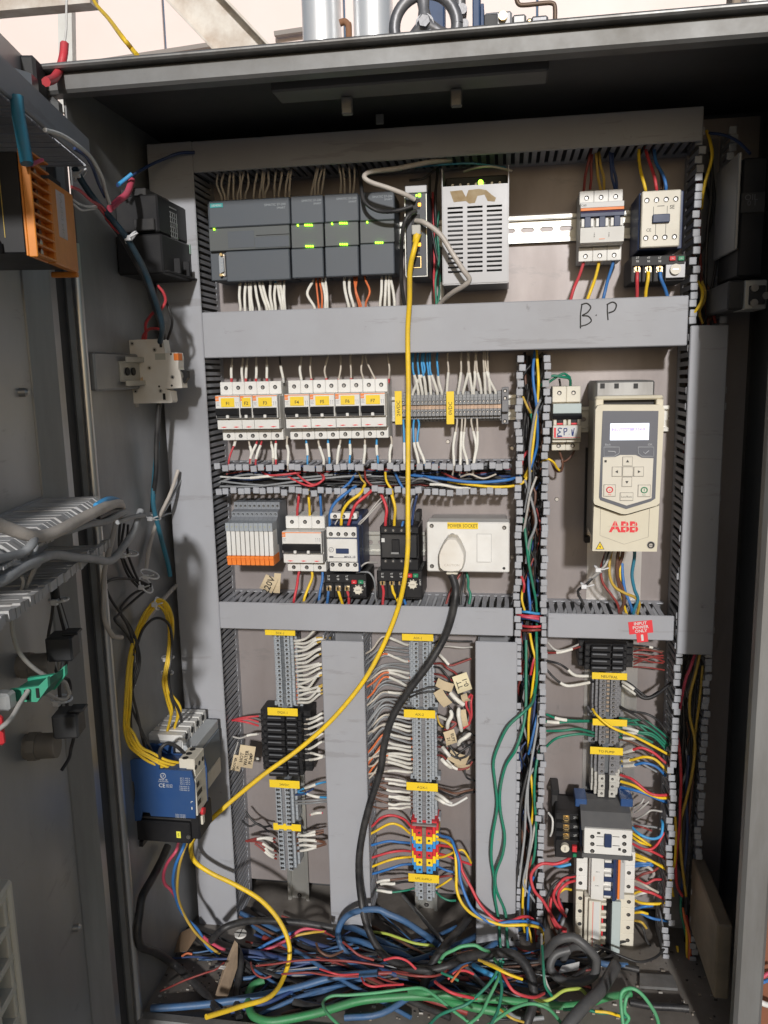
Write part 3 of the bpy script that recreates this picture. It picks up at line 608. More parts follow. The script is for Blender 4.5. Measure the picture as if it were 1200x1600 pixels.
# ---- breakers
def mcb(label, x0, y0, x1, y1, poles, style, group=None, d=.05, cat='breaker', tags=(), F=None, wh=None, name='circuit_breaker', hand=True, split=None):
    dv = Dev(name, label, cat, (x0+x1)/2, (y0+y1)/2, d, group, F)
    if wh is None: a = dv.r(x0, y0, x1, y1, d); W, H = a[1]-a[0], a[3]-a[2]
    else: W, H = wh
    p = W/poles; Z = lambda f: H*(.5-f); bm = {'L': white_m, 'S': white_m, 'E': cream_m}[style]; rt = dv.root
    sh, nb, lb = {'L': (.22, .61, .80), 'S': (.19, .50, .79), 'E': (.245, .80, .86)}[style]
    for i in range(poles):
        xa, xb = -W/2+i*p+.0001, -W/2+(i+1)*p-.0001
        m = M(); m.box(xa, xb, -H/2, H/2, .009, d-.006, .0006)
        m.box(xa, xb, Z(sh), H/2, d-.0059, d, .0007); m.box(xa, xb, -H/2, Z(lb+.015), d-.0059, d, .0007)
        m.box(xa, xb, Z(lb), Z(sh+.02), d-.0059, d+.012, .0005)
        m.obj('pole_body', bm, rt)
        for f in (.10, .925):
            m = M(); screw(m, (xa+xb)/2, Z(f), d, .0029); m.obj('terminal_screw', [bm, hole_m, screw_m], rt)
    hw_ = W/2-.0002
    if style == 'L':
        groups = split or [poles]; i0 = 0
        for gi, g in enumerate(groups):
            xa, xb = -W/2+i0*p+.0003, -W/2+(i0+g)*p-.0003; i0 += g
            m = M(); m.box(xa, xb, Z(.61), Z(.222), d+.0121, d+.0225, .0008); m.obj('front_block', bm, rt)
            m = M(); m.prism([(d+.012, Z(.635)), (d+.018, Z(.64)), (d+.0175, Z(.79)), (d+.012, Z(.80))], xa, xb, 'x'); m.obj('lower_step', bm, rt)
            m = M(); m.box(xa+.0003, xb-.0003, Z(.245), Z(.232), d+.0225, d+.0228); m.box(xa+.0005, xa+.0052, Z(.315), Z(.247), d+.0225, d+.0228); m.obj('red_stripe', orange_m, rt)
            m = M(); m.text('L&T', xa+.0029, Z(.28), d+.0229, .0030); m.obj('lettering', winkm, rt)
            m = M(); m.box(xa+.0011, xb-.0011, Z(.60), Z(.435), d+.0225, d+.0232, 0, 0)
            m.prism([(d+.0226, Z(.565)), (d+.0272, Z(.54)), (d+.0285, Z(.47)), (d+.0262, Z(.44)), (d+.0226, Z(.44))], xa+.0014, xb-.0014, 'x', 1)
            m.obj('lever', [hole_m, navy_m if False else black_m], rt)
            m = M()
            for j in range(max(1, g-1)):
                xc = (xa+xb)/2+(j-(max(1, g-1)-1)/2)*p; m.box(xc-.002, xc+.002, Z(.605), Z(.55), d+.0226, d+.0262, .0005)
            m.obj('lever_notch', bm, rt)
            for j in range(g):
                xc = xa+(j+.5)*p; m = M(); m.prism([(xc-.0042, Z(.757)), (xc, Z(.768)), (xc+.0045, Z(.756)), (xc, Z(.748))], d+.0176, d+.0181); m.obj('red_mark', redink_m, rt)
            m = M()
            for j in range(3): m.box(xa+.0015, xa+.0015+(.0045, .0035, .004)[j], Z(.345+.022*j), Z(.338+.022*j), d+.0225, d+.0227)
            for j in range(min(3, g)):
                xs_ = xb-.0022-.0028*j
                m.box(xs_-.00025, xs_+.00025, Z(.40), Z(.34), d+.0225, d+.0227); m.box(xs_-.0008, xs_+.0002, Z(.345), Z(.335), d+.0225, d+.0227)
            m.obj('fine_print', mat('grey fine print', (.30, .31, .33), .6), rt)
            if gi < len(tags) and tags[gi]:
                t_ = tags[gi]; m = M(); c_ = (xa+xb)/2+.0004; wl = min(.0105, (xb-xa)*.42)
                m.box(c_-wl+.001, c_+wl-.001, Z(.415), Z(.265), d+.0228, d+.0233, .0002, 0); m.text(t_, c_, Z(.355), d+.0235, .0062, 1, bold=.01); m.obj('yellow_tag', [yellow_m, ink_m], rt)
    elif style == 'S':
        m = M(); m.box(-hw_, hw_, Z(.275), Z(.195), d+.0121, d+.0155, .0005); m.obj('grey_band', mat('silver grey band', (.48, .48, .47), .4), rt)
        m = M(); m.box(-hw_+.0002, hw_-.0002, Z(.315), Z(.278), d+.0121, d+.0165, .0003); m.obj('orange_band', orange_m, rt)
        m = M(); m.prism([(d+.0121, Z(.41)), (d+.021, Z(.405)), (d+.021, Z(.36)), (d+.017, Z(.325)), (d+.0121, Z(.325))], -hw_, hw_, 'x'); m.obj('lever_bar', navy_m, rt)
        m = M(); m.prism([(d+.0121, Z(.78)), (d+.019, Z(.765)), (d+.0215, Z(.56)), (d+.0121, Z(.56))], -hw_, hw_, 'x'); m.obj('front_block', bm, rt)
        for i in range(poles):
            xc = -W/2+(i+.5)*p
            M().box(xc-.0036, xc+.0036, Z(.555), Z(.405), d+.0121, d+.0205, .0006).obj('lever', navy_m, rt)
            for sg in (-1, 1): M().box(xc+sg*.0056-.0019, xc+sg*.0056+.0019, Z(.545), Z(.43), d+.0121, d+.019, .0006).obj('lever_guard', bm, rt)
        m = M(); m.box(-.0035, .0035, Z(.725), Z(.718), d+.0197, d+.0201, mi=0)
        m.obj('orange_mark', orange_m, rt)
        m = M()
        for i in range(1, poles):
            xc = -W/2+i*p-.0006
            for f in (.63, .655, .68): m.box(xc-.0005, xc+.0006, Z(f+.012), Z(f), d+.0202, d+.0206)
        m.text('C60', -hw_+.004, Z(.235), d+.0157, .0038); m.obj('fine_print', ink_m, rt)
    else:
        M().box(-hw_, hw_, Z(.41), Z(.26), d+.0121, d+.017, .0006).obj('grey_band', mat('grey green band', (.46, .53, .52), .45, 0, .4, (.38, .42, .4), 30), rt)
        M().prism([(d+.0121, Z(.50)), (d+.02, Z(.49)), (d+.0225, Z(.44)), (d+.019, Z(.412)), (d+.0121, Z(.412))], -hw_-.0004, hw_+.0004, 'x').obj('lever_bar', black_m, rt)
        M().box(-hw_, hw_, Z(.80), Z(.59), d+.0121, d+.0195, .0007).obj('front_block', bm, rt)
        for i in range(poles):
            xc = -W/2+(i+.5)*p
            m = M(); m.box(xc-.0038, xc+.0038, Z(.589), Z(.50), d+.0121, d+.0175, .0005, 0); m.box(xc-.0036, xc+.0036, Z(.58), Z(.555), d+.0175, d+.018, 0, 1); m.obj('lever', [black_m, redink_m], rt)
            for sg in (-1, 1): M().box(xc+sg*.0061-.002, xc+sg*.0061+.002, Z(.589), Z(.505), d+.0121, d+.019, .0006).obj('lever_guard', bm, rt)
        if not hand: M().box(-hw_+.0005, hw_-.0005, Z(.72), Z(.62), d+.0195, d+.0198).obj('white_label', winkm, rt); M().box(-hw_+.0008, hw_-.0008, Z(.735), Z(.727), d+.0195, d+.0199).obj('red_line', redink_m, rt); return dv
        m = M(); m.box(-hw_+.001, hw_-.004, Z(.785), Z(.60), d+.0195, d+.0199, .0001, 0); m.box(-hw_+.0015, -hw_+.004, Z(.775), Z(.625), d+.0199, d+.0201, 0, 1); m.box(-hw_+.002, hw_-.001, Z(.78), Z(.773), d+.0199, d+.0201, 0, 1); m.obj('paper_label', [winkm, redink_m], rt)
        m = M(); zc = Z(.70)
        for s_ in (((-.0062, .0050), (-.0098, .0056), (-.0112, .0028), (-.0082, .0006), (-.0116, -.0012), (-.0112, -.0040), (-.0068, -.0042)), ((-.0125, -.0055), (-.006, -.005)), ((-.004, .005), (-.0035, -.0035)), ((-.004, .0052), (-.0005, .005), (-.0005, .002), (-.0035, .0005)), ((.0028, -.002), (.003, -.0024)), ((.006, .004), (.0065, -.004)), ((.009, .0055), (.0075, -.0045)), ((.0062, .0035), (.0075, -.004))):
            m.tube(smooth([(x_, -d-.0202, zc+z_) for x_, z_ in s_], 4), .00065, 5)
        m.obj('handwriting', mat('blue ink', (.03, .05, .2), .5), rt, label='handwritten EP N')
    return dv
NB = 'numbered breakers in the second row'
F13 = mcb('left block of white breakers tagged F1, F2 and F3', 345.5, 596.5, 441, 688, 5, 'L', NB, split=[2, 1, 2], tags=('F1', 'F2', 'F3'), name='breaker_block')
for i, (t_, wd) in enumerate((('F4', 'white two pole breaker tagged F4, first of the right hand block'), ('F5', 'white two pole breaker tagged F5'), ('F6', 'white two pole breaker tagged F6'), ('F7', 'white two pole breaker tagged F7 beside the grey terminals'))):
    mcb(wd, 451.5+38.7*i, 594.5-.8*i, 451.5+38.7*(i+1)-.2, 687-.8*i, 2, 'L', NB, split=[2], tags=(t_,))
mcb('white three pole breaker with orange band and navy levers under the top duct', 904.5, 297.5, 972, 408, 3, 'S')
mcb('small two pole breaker with a handwritten label left of the drive', 862.5, 604, 906.5, 704, 2, 'E')
mcb('white three pole breaker with black lever between slim relays and contactor', 447.5, 807, 508.5, 893, 3, 'L', split=[3])
# dark grey side flanks behind the F rows come from each pole; end stop at the right
def turned(label, x0, y0, x1, y1, poles, style, **k):          # breakers turned a quarter on the vertical rail
    a = R(x0, y0, x1, y1, .05); F = Matrix.Translation(((a[0]+a[1])/2, 0, (a[2]+a[3])/2)) @ Matrix.Rotation(math.radians(90), 4, 'Y')
    return mcb(label, 0, 0, 0, 0, poles, style, F=F, wh=(a[3]-a[2], a[1]-a[0]), **k)
turned('three pole breaker lying sideways with orange band, under the grey topped contactor', 900.5, 1329, 992, 1393, 3, 'S')
m_ = turned('four pole residual current breaker lying sideways with red levers, lowest at the right', 899, 1396, 991, 1476, 4, 'E', hand=False)

# ---- contactors and overload relays
def contactor(label, x0, y0, x1, y1, d, side, style, cat='contactor'):
    dv = Dev('contactor', label, cat, (x0+x1)/2, (y0+y1)/2, d); rt = dv.root
    a = dv.r(x0, y0, x1, y1, d); W, H = a[1]-a[0], a[3]-a[2]; Z = lambda f: H*(.5-f)
    fm = cream_m if style == 'S' else white_m
    if style == 'S':
        M().box(-W/2-.002, W/2+.0045, -H/2-.002, H/2, .009, d-.008, .001).obj('side_case', side, rt)
        m = M(); m.box(-W/2, W/2, -H/2, H/2, d-.0079, d, .0012); m.obj('front_plate', fm, rt)
        for f in (.165, .83):
            for i in range(4):
                m = M(); screw(m, -W/2+W*(.13+.245*i)*1.0, Z(f), d, .0031); m.obj('terminal_screw', [fm, hole_m, screw_m], rt)
        M().box(-W*.22, W*.22, Z(.575), Z(.425), d, d+.004, .0008).obj('latch', navy_m, rt)
        m = M()
        for (xa, xb, za, zb) in ((-.20, -.19, .28, .42), (.15, .16, .28, .42), (-.1, .08, .27, .28), (-.13, -.12, .58, .8), (.13, .14, .58, .8)): m.box(W*xa, W*xb, Z(zb), Z(za), d, d+.0003)
        m.text('SE', W*.28, Z(.3), d+.0003, .006); m.text('CE', -W*.3, Z(.69), d+.0003, .005); m.obj('fine_print', ink_m, rt)
    else:
        M().box(-W/2+.002, W/2+.003, -H/2-.001, H/2+.012, .009, d-.028, .001).obj('side_case', side, rt)
        M().box(-W/2+.003, W/2-.001, Z(-.145), Z(-.28), d-.0279, d-.012, .001).obj('upper_step', fm, rt)
        for i in range(3):
            m = M(); screw(m, -W/2+W*(.25+.28*i), Z(-.205), d-.012, .0028); m.obj('terminal_screw', [fm, hole_m, screw_m], rt)
        M().box(-W/2+.0022, W/2+.0028, -H/2-.001, H/2, d-.0279, d-.0035, .001).obj('navy_flank', side, rt)
        m = M(); m.box(-W/2, W/2, Z(.24), Z(0), d-.0034, d-.001, .0009); m.obj('upper_terminals', fm, rt)
        m = M(); m.box(-W/2+.0004, W/2+.0004, Z(.78), Z(.262), d-.0034, d+.001, .001); m.obj('front_plate', fm, rt)
        m = M(); m.box(-W/2+.003, W/2+.001, Z(1), Z(.80), d-.0034, d-.0015, .0009); m.obj('lower_terminals', fm, rt)
        for f, dd in ((.155, d-.001), (.845, d-.0015)):
            for i in range(4):
                m = M(); screw(m, -W/2+W*(.15+.25*i)+(.001 if f > .5 else 0), Z(f), dd, .0029); m.obj('terminal_screw', [fm, hole_m, screw_m], rt)
        M().box(-W*.19, W*.24, Z(.585), Z(.47), d+.001, d+.0024, .0005).obj('latch', navy_m, rt)
        m = M(); m.box(-W*.41, W*.45, Z(.682), Z(.675), d+.001, d+.0013); m.box(-W*.42, -W*.28, Z(.68), Z(.645), d+.001, d+.0013); m.text('MNX 18', W*.27, Z(.655), d+.0014, .0044, bold=.01)
        cx, cz, r_ = -W*.345, Z(.50), .0032
        m.tube([(cx+math.cos(t)*r_, -d-.0012, cz+math.sin(t)*r_) for t in (2*math.pi*i/16 for i in range(17))], .0003, 4); m.text('LT', cx, cz, d+.0013, .0035); m.obj('fine_print', mat('dark grey print', (.07, .07, .09), .6), rt)
    return dv
contactor('small white fronted contactor with navy sides at the upper right', 1002, 297.5, 1063, 386, .085, navy_m, 'S')
contactor('white contactor with navy body printed MNX 18, beside the three pole breaker', 510.5, 824, 557.5, 893.5, .09, navy_m, 'L')
def overload(label, x0, y0, x1, y1, d, xs, ys, dial, red, grn, case=black_m, plate=None, F=None):
    dv = Dev('overload_relay', label, 'overload relay', (x0+x1)/2, (y0+y1)/2, d, 'thermal overload relays')
    dv.box('case', case, x0, y0, x1, y1, .012, d-.006, .001)
    dv.box('upper_face', case, x0+.5, y0+.3, x1-.5, y0+(y1-y0)*.38, d-.0059, d, .0008)
    xd = min(dial[0]-dial[2]*1.5, x1-3)
    m = M()
    for i, xx in enumerate(xs+[xs[-1]+(xs[-1]-xs[-2])]):
        xm = xx-(xs[1]-xs[0])/2; a = dv.r(xm-.9, y0+(y1-y0)*.38, xm+.9, y1, d); m.box(*a, d-.0059, d, .0004)
    dv.put('barrier', case, m)
    for xx in xs:
        x, z = dv.p(xx, ys, d-.002); m = M(); m.box(x-.0042, x+.0042, z-.0042, z+.0042, d-.0059, d-.0045, .0005, 1)
        m.disc(x, z, d-.0045, d-.002, .0034, 12, 0); m.disc(x, z, d-.002, d-.0016, .0014, 8, 2); m.box(x-.0008, x+.0008, z-.003, z+.003, d-.0021, d-.0016, 0, 2); dv.put('terminal_screw', [brass_m, screw_m, hole_m], m)
        x, z = dv.p(xx, y0+(y1-y0)*.16, d+.0003); m = M()
        for k in range(2): m.text(('2T', '4T', '6T')[xs.index(xx) % 3] if k == 0 else '98', x, z+.0022-.0042*k, d+.0003, .0036)
        dv.put('lettering', winkm, m)
    if plate: dv.box('dial_plate', plate, dial[0]-15, dial[1]-12, dial[0]+16, dial[1]+13, d-.0058, d-.0005, .0006)
    else: dv.box('dial_plate', case, dial[0]-13, y0+(y1-y0)*.385, x1-.6, y1-2, d-.0058, d-.0005, .0006)
    x, z = dv.p(dial[0], dial[1], d); r_ = dial[2]*PX(d); m = M()
    m.disc(x, z, d-.0005, d+.0035, r_, 16, 0)
    if not plate:
        for k in range(9):
            t = 2*math.pi*k/9; m.box(x+math.cos(t)*r_*1.15-.0006, x+math.cos(t)*r_*1.15+.0006, z+math.sin(t)*r_*1.15-.0006, z+math.sin(t)*r_*1.15+.0006, d-.0004, d+.002)
    m.box(x-r_*.55, x+r_*.55, z-.0005, z+.0005, d+.0035, d+.0038, mi=1); dv.put('dial', [cream_m, screw_m], m)
    for (bx, by), mt in ((red, red_m), (grn, green_m)):
        x, z = dv.p(bx, by, d); M().box(x-.0036, x+.0036, z-.0027, z+.0027, d-.0005, d+.0025, .0006).obj('button', mt, dv.root)
        M().box(x-.001, x+.001, z-.0003, z+.0003, d+.0025, d+.0028).obj('button_mark', winkm, dv.root)
    x, z = dv.p(x1-2.4, y0+(y1-y0)*.3, d+.0003)
    if not plate: dv.put('lettering', winkm, M().text('RESET', x-.001, z-.004, d+.0004, .0032, rot=1.57))
    return dv
OLr = overload('dark overload relay with brass screws and a grey dial plate, under the upper right contactor', 986, 399, 1071, 440, .078, [996, 1013.5, 1031], 420, (1055, 421, 7.5), (1050.5, 404), (1064, 404), dusty_m, metalw_m)
overload('black overload relay under the white and navy contactor', 507, 897, 573, 934, .082, [513.5, 528, 542], 920, (560, 921, 6.6), (553.5, 909), (564, 909))
overload('black overload relay under the black contactor, half behind the yellow cable', 589, 892, 660, 936, .08, [597.5, 612, 626.5], 911, (645, 912.5, 6.4), (640, 899), (649.5, 899))
# black contactor
bc = Dev('contactor', 'all black contactor behind the yellow cable', 'contactor', 625, 855, .075); d = .075
bc.box('case', black_m, 594, 822, 655, 892, .009, .06, .0012); bc.box('front_plate', dusty_m, 596, 836, 651, 872, .0601, .075, .001); bc.box('upper_ledge', black_m, 594.5, 823, 654, 834, .0601, .069, .001); bc.box('lower_ledge', black_m, 594.5, 874, 654, 891, .0601, .069, .001)
for y in (828.5, 876.5):
    for xx in (602.5, 614.5, 627.5, 641):
        x, z = bc.p(xx, y, .07); m = M(); screw(m, x, z, .069, .0027, (1, 1, 0)); bc.put('terminal_screw', [screw_m, hole_m], m)
bc.box('latch', black_m, 612, 843, 624, 865, .0751, .079, .0008); bc.box('white_tag', winkm, 596, 841, 601, 847, .0751, .0754, 0); bc.box('nameplate', mat('grey nameplate', (.25, .25, .25), .5), 611, 863, 623, 866, .0791, .0794, 0)
for xx in (648, 654): bc.box('side_block', dusty_m, xx, 800, xx+8, 815, .02, .05, .001) if xx == 648 else None
# ---- slim relays
g = 'ten slim plug-in relays'; first = None
dx = (U(426.5, 850, .085).x-U(353, 850, .085).x)/10; oz = U(390, 843, .085).z; ox = U(353, 850, .085).x
for i in range(10):
    F = Matrix.Translation((ox+dx*(i+.5), 0, oz)); lab = 'slim relay with white body and orange foot, number %s from the left' % ('one', 'two', 'three', 'four', 'five', 'six', 'seven', 'eight', 'nine', 'ten')[i]
    if i == 0: lab = 'leftmost slim relay with white body and orange foot'
    if i == 9: lab = 'rightmost slim relay, its white side and grey flank showing'
    if first is None:
        r0 = device('slim_relay', lab, 'relay', F, g); w_ = dx/2-.00012; s_ = PX(.085)
        parts = []
        m = M(); m.prism([(.009, -.033), (.055, -.036), (.055, -.012), (.063, -.012), (.063, .023), (.056, .027), (.056, .034), (.044, .036), (.044, .046), (.009, .046)], -w_, w_, 'x'); parts.append(('base', mat('grey relay socket', (.22, .235, .26), .5, 0, .4, (.15, .15, .15), 30), m))
        m = M(); m.box(-w_, w_, .0115, .023, .0631, .085, .0005, 0); m.text('P', 0, .0175, .0853, .004, 1); parts.append(('lever_block', [tgrey_m, mat('olive mark', (.35, .33, .12), .6)], m))
        m = M(); m.box(-w_+.0006, w_-.0002, -.0235, .0112, .0555, .0835, .0005); parts.append(('relay', white_m, m))
        m = M(); m.box(-w_+.0003, w_-.0001, -.037, -.0238, .0551, .0845, .0005); m.box(-w_+.0003, w_-.0001, -.0298, -.0282, .0845, .0853); m.box(-w_-.0, w_, -.0275, -.0242, .0845, .0858, .0003); parts.append(('marker', orange_m, m))
        m = M(); screw(m, 0, .0305, .056, .0018, (0, 1, 0)); parts.append(('terminal_screw', [tgrey_m, hole_m], m))
        m = M(); screw(m, 0, .0405, .044, .0018, (0, 1, 2)); parts.append(('terminal_screw', [tgrey_m, hole_m, screw_m], m))
        meshes = [(n, m.mesh(n, mt)) for n, mt, m in parts]; first = r0
        for n, me in meshes: link(n, me, r0)
    else:
        rr = device('slim_relay', lab, 'relay', F, g)
        for n, me in meshes: link(n, me, rr)
# ---- power socket box
so_ = Dev('power_socket', 'white surface power socket box with rocker switch and yellow tag', 'power socket', 731, 855, .075); d = .075
so_.box('back_box', mat('grey box', (.42, .40, .39), .5, 0, .4, (.3, .27, .25), 20), 672, 812, 792, 890, .0005, .045, .002)
so_.box('front_plate', white_m, 667, 816, 796, 894, .0451, .075, .0015)
for (xx, yy) in ((674.5, 821.5), (788, 824.5), (675, 884.5), (787.5, 888)):
    x, z = so_.p(xx, yy, d); m = M()
    if yy == 888: m.disc(x, z, d-.001, d+.0003, .0019, 10, 1)
    else: screw(m, x, z, d, .0026, (0, 1, 0))
    so_.put('cover_screw', [screw_m, hole_m], m)
a = so_.r(745, 834, 768, 878, d); m = M(); m.box(*a, d, d+.0004, .0001, 1); m.prism([(d+.0004, a[3]-.0006), (d+.0008, a[3]-.0006), (d+.004, a[2]+.001), (d+.0004, a[2]+.0006)], a[0]+.0006, a[1]-.0006, 'x', 0); so_.put('rocker_switch', [white_m, mat('grey joint', (.4, .4, .39), .5)], m)
a = so_.r(699, 816.2, 747, 826.5, d); m = M(); m.box(*a, d, d+.0006, .0002, 0); m.text('POWER SOCKET', (a[0]+a[1])/2, (a[2]+a[3])/2, d+.0008, .0068, 1, sx=.78); so_.put('yellow_tag', [yellow_m, ink_m], m)
x, z = so_.p(707, 838, d); m = M(); m.disc(x, z-.001, d, d+.0006, .005, 16, 0); m.disc(x, z-.001, d+.0006, d+.0008, .0042, 16, 1); so_.put('earth_hole', [hole_m, tgrey_m], m)
# plug: rounded drop shape standing out of the socket
pg = Dev('power_plug', 'cream power plug pushed into the white socket', 'plug', 705, 868, .1)
pts = [pg.p(x_, y_, .1) for x_, y_ in ((699, 841), (705, 840), (713, 841), (719, 850), (724, 861), (726.5, 868), (726, 880), (723, 890), (718, 894.5), (704, 895.5), (692, 894), (686, 889), (684.5, 880), (684.5, 868), (687, 860), (692, 850))]
cx = sum(p[0] for p in pts)/len(pts); cz = sum(p[1] for p in pts)/len(pts); m = M(); rings = ((.0765, 1), (.088, 1.02), (.096, .98), (.1, .90)); n = len(pts); vs = []
for (dd, k) in rings: vs += [(cx+(p[0]-cx)*k, -dd, cz+(p[1]-cz)*k) for p in pts]
m.add(vs, [(i*n+j, i*n+(j+1) % n, (i+1)*n+(j+1) % n, (i+1)*n+j) for i in range(len(rings)-1) for j in range(n)]+[tuple(range(n)), tuple(range((len(rings)-1)*n, len(rings)*n))], 0, False); pg.put('body', dustw_m, m)
pg.put('lettering', mat('faded print', (.45, .40, .34), .6), M().text('CAUTION', *pg.p(706, 883, .1003), .1003, .0045)); pg.box('neck', cream_m, 697, 895, 715, 898, .08, .094, .001)
# ---- drive
dr = Dev('frequency_drive', 'cream frequency drive with a lit display, keypad and red ABB letters', 'drive', 978, 740, .17); D0, D1 = .15, .17
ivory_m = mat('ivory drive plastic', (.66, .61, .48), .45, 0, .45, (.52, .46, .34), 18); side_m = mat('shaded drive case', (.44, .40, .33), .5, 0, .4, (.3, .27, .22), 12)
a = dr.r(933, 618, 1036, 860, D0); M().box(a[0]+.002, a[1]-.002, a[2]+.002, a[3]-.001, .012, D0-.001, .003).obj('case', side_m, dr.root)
a = dr.r(931.5, 618.5, 1039, 632, D1); W0, W1 = a[0], a[1]
m = M(); a = dr.r(931.5, 618.5, 1038.5, 625, D1); m.box(a[0], a[1], a[2], a[3], D0-.0009, D1-.006, .002)
a = dr.r(931.5, 624, 944, 641, D1); m.box(a[0], a[1], a[2], a[3]-.0001, D0-.0009, D1-.0065, .001); a = dr.r(1027, 624, 1038.5, 641, D1); m.box(a[0], a[1], a[2], a[3]-.0001, D0-.0009, D1-.0065, .001); dr.put('top_hood', ivory_m, m)
dr.box('air_slot', hole_m, 944, 625, 1027, 633, D0-.0008, D0+.003, 0)
def hexa(px, d0, d1, mt, name, parent=None): return dr.put(name, mt, M().prism([dr.p(x_, y_, d1) for x_, y_ in px], d0, d1), parent)
hexa([(930.5, 640), (934, 634), (940, 632.5), (1031, 632.5), (1036, 634.5), (1038.5, 640), (1030.5, 786), (1026, 790), (981, 803), (976, 803.5), (971, 803), (929, 788), (927.5, 784)], D0+.004, D1+.004, ivory_m, 'panel_bezel')
hexa([(941.8, 642), (1029, 642), (1024, 779), (1017, 783.5), (978.5, 795.5), (938, 781.5), (936, 777)], D1+.0041, D1+.0048, mat('slate keypad frame', (.105, .11, .13), .4, 0, .3, (.14, .14, .15), 20), 'keypad_frame')
hexa([(942, 714.5), (961, 714.3), (969, 711), (993, 711), (1003, 715.5), (1021, 716), (1018, 778.5), (979, 790), (940.5, 777)], D1+.0049, D1+.0056, mat('ivory keypad', (.66, .62, .53), .42, 0, .35, (.55, .49, .40), 22), 'keypad')
scr = mat('lit display', (.80, .86, 1.0), .3, emit=1.15); dr.box('display', scr, 953.5, 661.5, 1014, 687.5, D1+.0049, D1+.0054, 0)
m = M(); a = dr.r(955, 668.5, 1008, 673.5, D1+.0056); m.box(*a, D1+.0054, D1+.0056, 0, 0); m.text('2:Warning   A5C0', (a[0]+a[1])/2, (a[2]+a[3])/2, D1+.0058, .0046, 1); 
for yy in (677, 680.5, 684): a = dr.r(958, yy, 1000, yy+.5, D1+.0056); m.box(*a, D1+.0054, D1+.0056, 0, 1)
dr.put('display_text', [mat('violet display bar', (.42, .36, .9), .4, emit=.55), mat('pale display print', (.70, .70, .98), .4, emit=.8)], m)
def key(px, py, w_, h_, name, draw=None, mt=None):
    a = dr.r(px-w_/2, py-h_/2, px+w_/2, py+h_/2, D1+.0064); m = M(); m.box(*a, D1+.0057, D1+.0061, 0, 1); m.box(a[0]+.0005, a[1]-.0005, a[2]+.0005, a[3]-.0005, D1+.006, D1+.0067, .0003, 0); c_ = ((a[0]+a[1])/2, (a[2]+a[3])/2)
    o = dr.put(name, [MAT['ivory keypad'], mat('key outline', (.25, .23, .2), .5)], m)
    if draw: mm = M(); draw(mm, *c_, D1+.0069); dr.put('key_symbol', mt or ink_m, mm, o)
tri = lambda k: (lambda m, x, z, d: m.prism([(x+.0021*math.cos(k+t), z+.0021*math.sin(k+t)) for t in (0, 2.094, 4.189)], d-.0003, d))
key(980.5, 721, 16, 15, 'key', tri(1.571)); key(964, 737, 16, 15.5, 'key', tri(3.1416)); key(998, 737, 16, 15.5, 'key', tri(0)); key(979.5, 753, 16, 15.5, 'key', tri(-1.571)); key(981, 737, 17, 15.5, 'key_centre')
def ringsym(m, x, z, d):
    m.tube([(x+math.cos(t)*.0034, -d, z+.001+math.sin(t)*.0032) for t in (2*math.pi*i/14 for i in range(15))], .0007, 5); m.text('o', x, z+.001, d+.0003, .004); m.text('Stop', x, z-.0045, d+.0001, .002)
def ringsym2(m, x, z, d):
    m.tube([(x+math.cos(t)*.0034, -d, z+.001+math.sin(t)*.0032) for t in (2*math.pi*i/14 for i in range(15))], .0007, 5); m.box(x-.0004, x+.0004, z-.0005, z+.0028, d-.0002, d+.0002); m.text('Start', x, z-.0045, d+.0001, .002)
key(952.5, 766.5, 19, 19, 'key', ringsym, redink_m); key(1006.5, 767, 20, 19, 'key', ringsym2, green_m); key(979, 776, 21, 13, 'key', lambda m, x, z, d: m.text('Loc/Rem', x, z, d, .0033))
lt = mat('pale key line', (.42, .43, .45), .5)
def soft(pts, name, sym):
    P = [dr.p(x_, y_, D1+.0053) for x_, y_ in pts]; m = M(); m.tube([(p[0], -(D1+.0052), p[1]) for p in P+[P[0]]], .00045, 4)
    m.tube([(p[0], -(D1+.0052), p[1]) for p in (dr.p(x_, y_, D1+.005) for x_, y_ in sym)], .0006, 4); dr.put(name, lt, m)
soft([(943.5, 698.5), (967.5, 698.5), (967.5, 708), (960, 713), (943.5, 713.5)], 'soft_key', [(950, 705), (961, 705.5), (961.5, 708)]); soft([(997, 698.5), (1021.5, 698.5), (1021.5, 713), (1003, 713), (997, 708)], 'soft_key', [(1005, 706), (1008, 709), (1014, 704)])
m = M(); m.text('Back', *dr.p(950, 694.5, D1+.005), D1+.005, .0034); m.text('OK', *dr.p(1016, 694.5, D1+.005), D1+.005, .0034); dr.put('lettering', lt, m)
dr.box('sensor_mark', ink_m, 944.5, 719, 948, 722.5, D1+.0056, D1+.0059, 0)
a = dr.r(924, 786, 1030, 861, D1-.006); hexa([(928, 789.5), (968, 803.5), (976, 804.8), (984, 804), (1030, 790), (1026.5, 862), (925.5, 861)], D0-.0005, D1-.006, ivory_m, 'lower_cover')
m = M(); d = D1-.006; P = [dr.p(x_, y_, d) for x_, y_ in ((938.5, 792), (937.5, 836.5), (975, 850.5), (1013, 839), (1015, 795))]; m.tube([(p[0], -d, p[1]) for p in P], .0004, 4); dr.put('embossed_line', side_m, m)
m = M(); c_ = dr.p(974.5, 823, d+.0004); m.text('ABB', c_[0], c_[1], d+.0004, 23*PX(d), 0, sx=1.02, bold=.035); dr.put('red_letters', redink_m, m)
m = M(); a = dr.r(949, 821.7, 1002, 822.7, d+.0006); m.box(*a, d+.0003, d+.0006)
for xx in (961, 978, 992.5): a = dr.r(xx-.4, 812, xx+.4, 833, d+.0006); m.box(*a, d+.0003, d+.0006)
dr.put('letter_gap', ivory_m, m)
